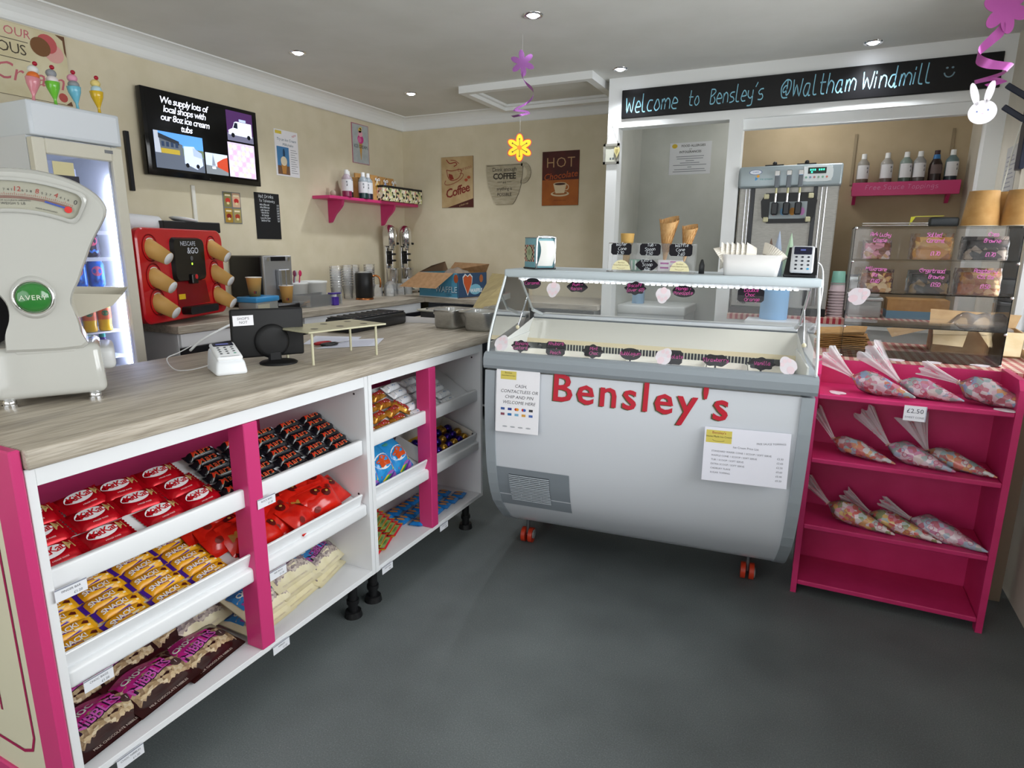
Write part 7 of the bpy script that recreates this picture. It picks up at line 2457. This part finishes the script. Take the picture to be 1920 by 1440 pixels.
m.build('hopper_lid', t)
MB().box(.0, W_, .03, .68, 0, .04, BLACK).build('base', t)
# ================================================================ HANGING DECORATIONS
PURP = mat('a868b0', .25, .5)
def flower2d(r_, n_=6, q=.55, k=96):
    return [(r_ * (q + (1 - q) * abs(math.cos(n_ * a / 2)) ** .7) * math.cos(a), r_ * (q + (1 - q) * abs(math.cos(n_ * a / 2)) ** .7) * math.sin(a)) for a in [2 * PI * i / k for i in range(k)]]
def petals(r_, n_, w_, m, mt, M, th=.0012):
    for i in range(n_):
        a = 2 * PI * i / n_ + PI / 2
        c, s_ = math.cos(a), math.sin(a)
        P = [((r_ * .55 + r_ * .45 * math.cos(b)) * c - w_ * math.sin(b) * s_, (r_ * .55 + r_ * .45 * math.cos(b)) * s_ + w_ * math.sin(b) * c) for b in [2 * PI * k / 20 for k in range(20)]]
        m.prism(P, th, mt, M, z=i * .00001)
    m.prism(ell(r_ * .3, r_ * .3, 18), th * 1.1, mt, M)
FC = frame((0, 0, 0), (math.cos(yaw), math.sin(yaw), 0), (0, 0, 1))

HP = (-1.436, 3.067)
t = thing('hanging_spiral', 'purple foil spiral with a flower top hanging from the ceiling near the loft hatch', 'decoration', TR(HP[0], HP[1], ZC))
def spiral(t, top, mt, scale, z0, pts, ws, ph):
    MB().cyl((0, 0, -.002), (0, 0, top), .0008, mat('d8d8d8', .5), n=5).build('thread', t)
    V = []
    P = smooth(pts, 6)
    m = MB()
    k = len(P)
    vs_ = []
    for i, p in enumerate(P):
        f = i / (k - 1)
        a = ph + f * 7.5
        w_ = ws * (1 - .45 * f)
        wx = Vector((math.cos(a) * .55, math.sin(a) * .55, .83 * (1 - f) + .25)).normalized()
        vs_ += [Vector(p) + wx * w_ / 2, Vector(p) - wx * w_ / 2]
    m.add(vs_, [(2 * i, 2 * i + 1, 2 * i + 3, 2 * i + 2) for i in range(k - 1)], mt, True)
    m.build('spiral_ribbon', t)
spiral(t, -.08, PURP, 1, 0, [(0, 0, -.17), (.0, 0, -.20), (.016, .01, -.228), (.052, .01, -.26), (.066, -.01, -.295), (.05, -.03, -.325), (.01, -.03, -.343), (-.045, .0, -.348), (-.01, .035, -.352), (.034, .02, -.366), (.01, -.03, -.384), (-.05, -.01, -.384)], .030, 2.6)
m = MB()
petals(.062, 6, .014, m, PURP, FC @ TR(0, -.134, 0, R(8)))
m.build('foil_flower', t)
MB().cyl((-.01, 0, -.38), (-.01, 0, -.458), .0006, mat('d8d8d8', .5), n=5).build('thread', t)
t2 = thing('hanging_flower', 'yellow paper flower with red outline hanging below the purple spiral', 'decoration', TR(HP[0] - .010, HP[1] - .005, 1.789))
m = MB()
petals(.070, 6, .021, m, mat('c8382c', .6), FC, .0012)
m.build('red_outline', t2)
m = MB()
petals(.066, 6, .0168, m, mat('ecc820', .6), FC @ TR(0, 0, .0006), .0012)
for i in range(6):
    a = 2 * PI * i / 6 + PI / 2
    m.decal(ribbon([(.012 * math.cos(a), .012 * math.sin(a)), (.04 * math.cos(a), .04 * math.sin(a))], .0025), mat('6a4a14', .6), M=FC, z=.0024)
    m.poly(ell(.004, .004, 8, .042 * math.cos(a), .042 * math.sin(a)), mat('6a4a14', .6), FC, .0025)
m.poly(ell(.012, .012, 14), mat('e0801c', .6), FC, .0026)
m.build('yellow_petals', t2)

BPOS = (.455, 2.6)
t = thing('hanging_spiral', 'large pink foil spiral with a flower top hanging at the top right', 'decoration', TR(BPOS[0], BPOS[1], ZC))
PK2 = mat('c060b0', .3, .4)
spiral(t, -.22, PK2, 1, 0, [(-.006, 0, -.33), (-.008, 0, -.36), (-.03, .0, -.385), (-.058, .01, -.415), (-.056, 0, -.44), (-.025, -.01, -.46), (.03, .0, -.472), (.01, .03, -.485), (-.055, .02, -.503), (-.02, -.02, -.506), (.02, 0, -.508), (-.02, .02, -.518)], .034, 2.4)
m = MB()
petals(.074, 6, .021, m, PK2, FC @ TR(-.006, -.300, 0, R(15)))
m.build('foil_flower', t)
MB().cyl((0, 0, -.53), (-.02, 0, -.56), .0006, mat('2a2a40', .5), n=5).build('thread', t)
t2 = thing('hanging_rabbit', 'white paper rabbit face hanging under the large pink spiral', 'decoration', TR(.428, 2.585, 1.722))
m = MB()
RW = mat('dedade', .6)
RMx = FC @ TR(0, 0, 0, R(10), 0, 0, 1.0)
m.prism([(.047 * math.cos(a), .036 * math.sin(a)) for a in [2 * PI * i / 32 for i in range(32)]], .0015, RW, RMx)
for x, rot in ((-.024, 12), (.024, -24)):
    m.prism(ell(.013, .036, 20), .0014, RW, RMx @ TR(x, .058, .0001, R(rot)))
m.build('face', t2)
m = MB()
for x, rot in ((-.024, 12), (.024, -24)):
    m.poly(ell(.007, .024, 18), mat('ecd0dc', .6), RMx @ TR(x, .056, .0018, R(rot)))
for x in (-.018, .018):
    m.poly(ell(.003, .003, 10, x, .004), mat('6a78a8', .6), RMx, .002)
m.poly(ell(.0035, .0025, 10, 0, -.004), mat('c8b0c0', .6), RMx, .002)
m.build('features', t2)
MB().cyl((.008, 0, .03), (.006, .01, .075), .0006, mat('2a2a40', .5), n=5).build('thread', t2)

# ================================================================ PERSON BEHIND THE SCALE (mostly hidden)
def skin(name, verts, edges, radii, mt, parent, root=0, sub=2, M=None):
    me = D.meshes.new(name)
    me.from_pydata(verts, edges, [])
    o = D.objects.new(name, me)
    COL.objects.link(o)
    sk = o.modifiers.new('skin', 'SKIN')
    for i, r_ in enumerate(radii):
        me.skin_vertices[0].data[i].radius = (r_, r_) if not isinstance(r_, tuple) else r_
        me.skin_vertices[0].data[i].use_root = (i == root)
    ss = o.modifiers.new('sub', 'SUBSURF')
    ss.levels = ss.render_levels = sub
    me.materials.append(mt)
    o.parent = parent
    if M is not None:
        o.matrix_local = M
    for p in me.polygons:
        p.use_smooth = True
    sk.use_smooth_shade = True
    return o
SK = mat('c89a80', .55)
t = thing('person', 'person in a black top bending behind the old scale, mostly hidden by it', 'person', TR(-2.34, .935, 0))
V = [(0, 0, .80), (.02, 0, 1.0), (.08, 0, 1.18), (.13, 0, 1.31), (.17, 0, 1.385), (.19, 0, 1.46), (.20, 0, 1.53),
     (.10, .17, 1.29), (.10, .235, 1.05), (.14, .22, .85), (.15, .215, .80),
     (.10, -.17, 1.29), (.10, -.235, 1.05), (.14, -.22, .85), (.15, -.215, .80),
     (0, .09, .78), (.01, .10, .44), (-.02, .10, .08), (.06, .10, .04), (0, -.09, .78), (.01, -.10, .44), (-.02, -.10, .08), (.06, -.10, .04)]
E2 = [(0, 1), (1, 2), (2, 3), (3, 4), (4, 5), (5, 6), (3, 7), (7, 8), (8, 9), (9, 10), (3, 11), (11, 12), (12, 13), (13, 14), (0, 15), (15, 16), (16, 17), (17, 18), (0, 19), (19, 20), (20, 21), (21, 22)]
Rr = [.13, .125, .13, .10, .05, .075, .07, .055, .043, .034, .03, .055, .043, .034, .03, .085, .06, .042, .04, .085, .06, .042, .04]
skin('body', V, E2, Rr, SK, t)
# hands hanging down: palm, four fingers and a thumb each
for sy in (1, -1):
    c_ = sy * .215
    hv = [(.15, c_, .80), (.155, c_, .755), (.157, c_, .735)]
    he = [(0, 1), (1, 2)]
    hr = [.024, (.03, .016), (.028, .014)]
    for k, off in enumerate((-.026, -.009, .009, .026)):
        L0 = (.052, .06, .056, .044)[k]
        b0 = len(hv)
        hv += [(.159 + off, c_, .72), (.163 + off * 1.1, c_ - sy * .004, .72 - L0 * .55), (.160 + off * 1.1, c_ - sy * .014, .72 - L0)]
        he += [(2, b0), (b0, b0 + 1), (b0 + 1, b0 + 2)]
        hr += [.0095, .009, .008]
    b0 = len(hv)
    hv += [(.19, c_, .765), (.206, c_ - sy * .01, .74), (.21, c_ - sy * .014, .72)]
    he += [(1, b0), (b0, b0 + 1), (b0 + 1, b0 + 2)]
    hr += [.012, .010, .009]
    skin('hand', hv, he, hr, SK, t)
BT = mat('0d0d10', .8)
skin('black_top', [(-.01, 0, .86), (.02, 0, 1.0), (.08, 0, 1.18), (.13, 0, 1.30), (.155, 0, 1.355), (.10, .175, 1.29), (.10, .24, 1.06), (.13, .225, .90), (.10, -.175, 1.29), (.10, -.24, 1.06), (.13, -.225, .90)],
     [(0, 1), (1, 2), (2, 3), (3, 4), (3, 5), (5, 6), (6, 7), (3, 8), (8, 9), (9, 10)], [.155, .15, .155, .125, .065, .075, .062, .056, .075, .062, .056], BT, t)
skin('trousers', [(0, 0, .84), (0, .09, .78), (.01, .10, .44), (-.02, .10, .10), (0, -.09, .78), (.01, -.10, .44), (-.02, -.10, .10)], [(0, 1), (1, 2), (2, 3), (0, 4), (4, 5), (5, 6)], [.15, .105, .08, .062, .105, .08, .062], mat('1c1e26', .8), t)
m = MB().sphere((.165, 0, 1.485), .105, mat('2a1a14', .6), 20, 1, .92, 1.08).sphere((.07, .0, 1.50), .045, mat('2a1a14', .6), 12)
m.build('hair', t)
m = MB().sphere((.222, 0, 1.462), .078, SK, 18, .9, .9, 1.15).sphere((.296, 0, 1.455), .014, SK, 10, 1, .8, 1.3)
for sy in (1, -1):
    m.sphere((.284, sy * .03, 1.478), .008, WHITE, 8).sphere((.290, sy * .03, 1.478), .0045, mat('2a2420', .4), 8).sphere((.20, sy * .088, 1.465), .018, SK, 10, .6, .4, 1.3)
m.box(.278, .290, -.022, .022, 1.418, 1.426, mat('a8605a', .6), .003)
m.build('face', t)
MB().tube([(.07 + .036 * math.cos(a), .036 * math.sin(a), 1.545) for a in [2 * PI * i / 20 for i in range(20)]], .014, mat('2c6a48', .6), 8, True).build('hair_band', t)
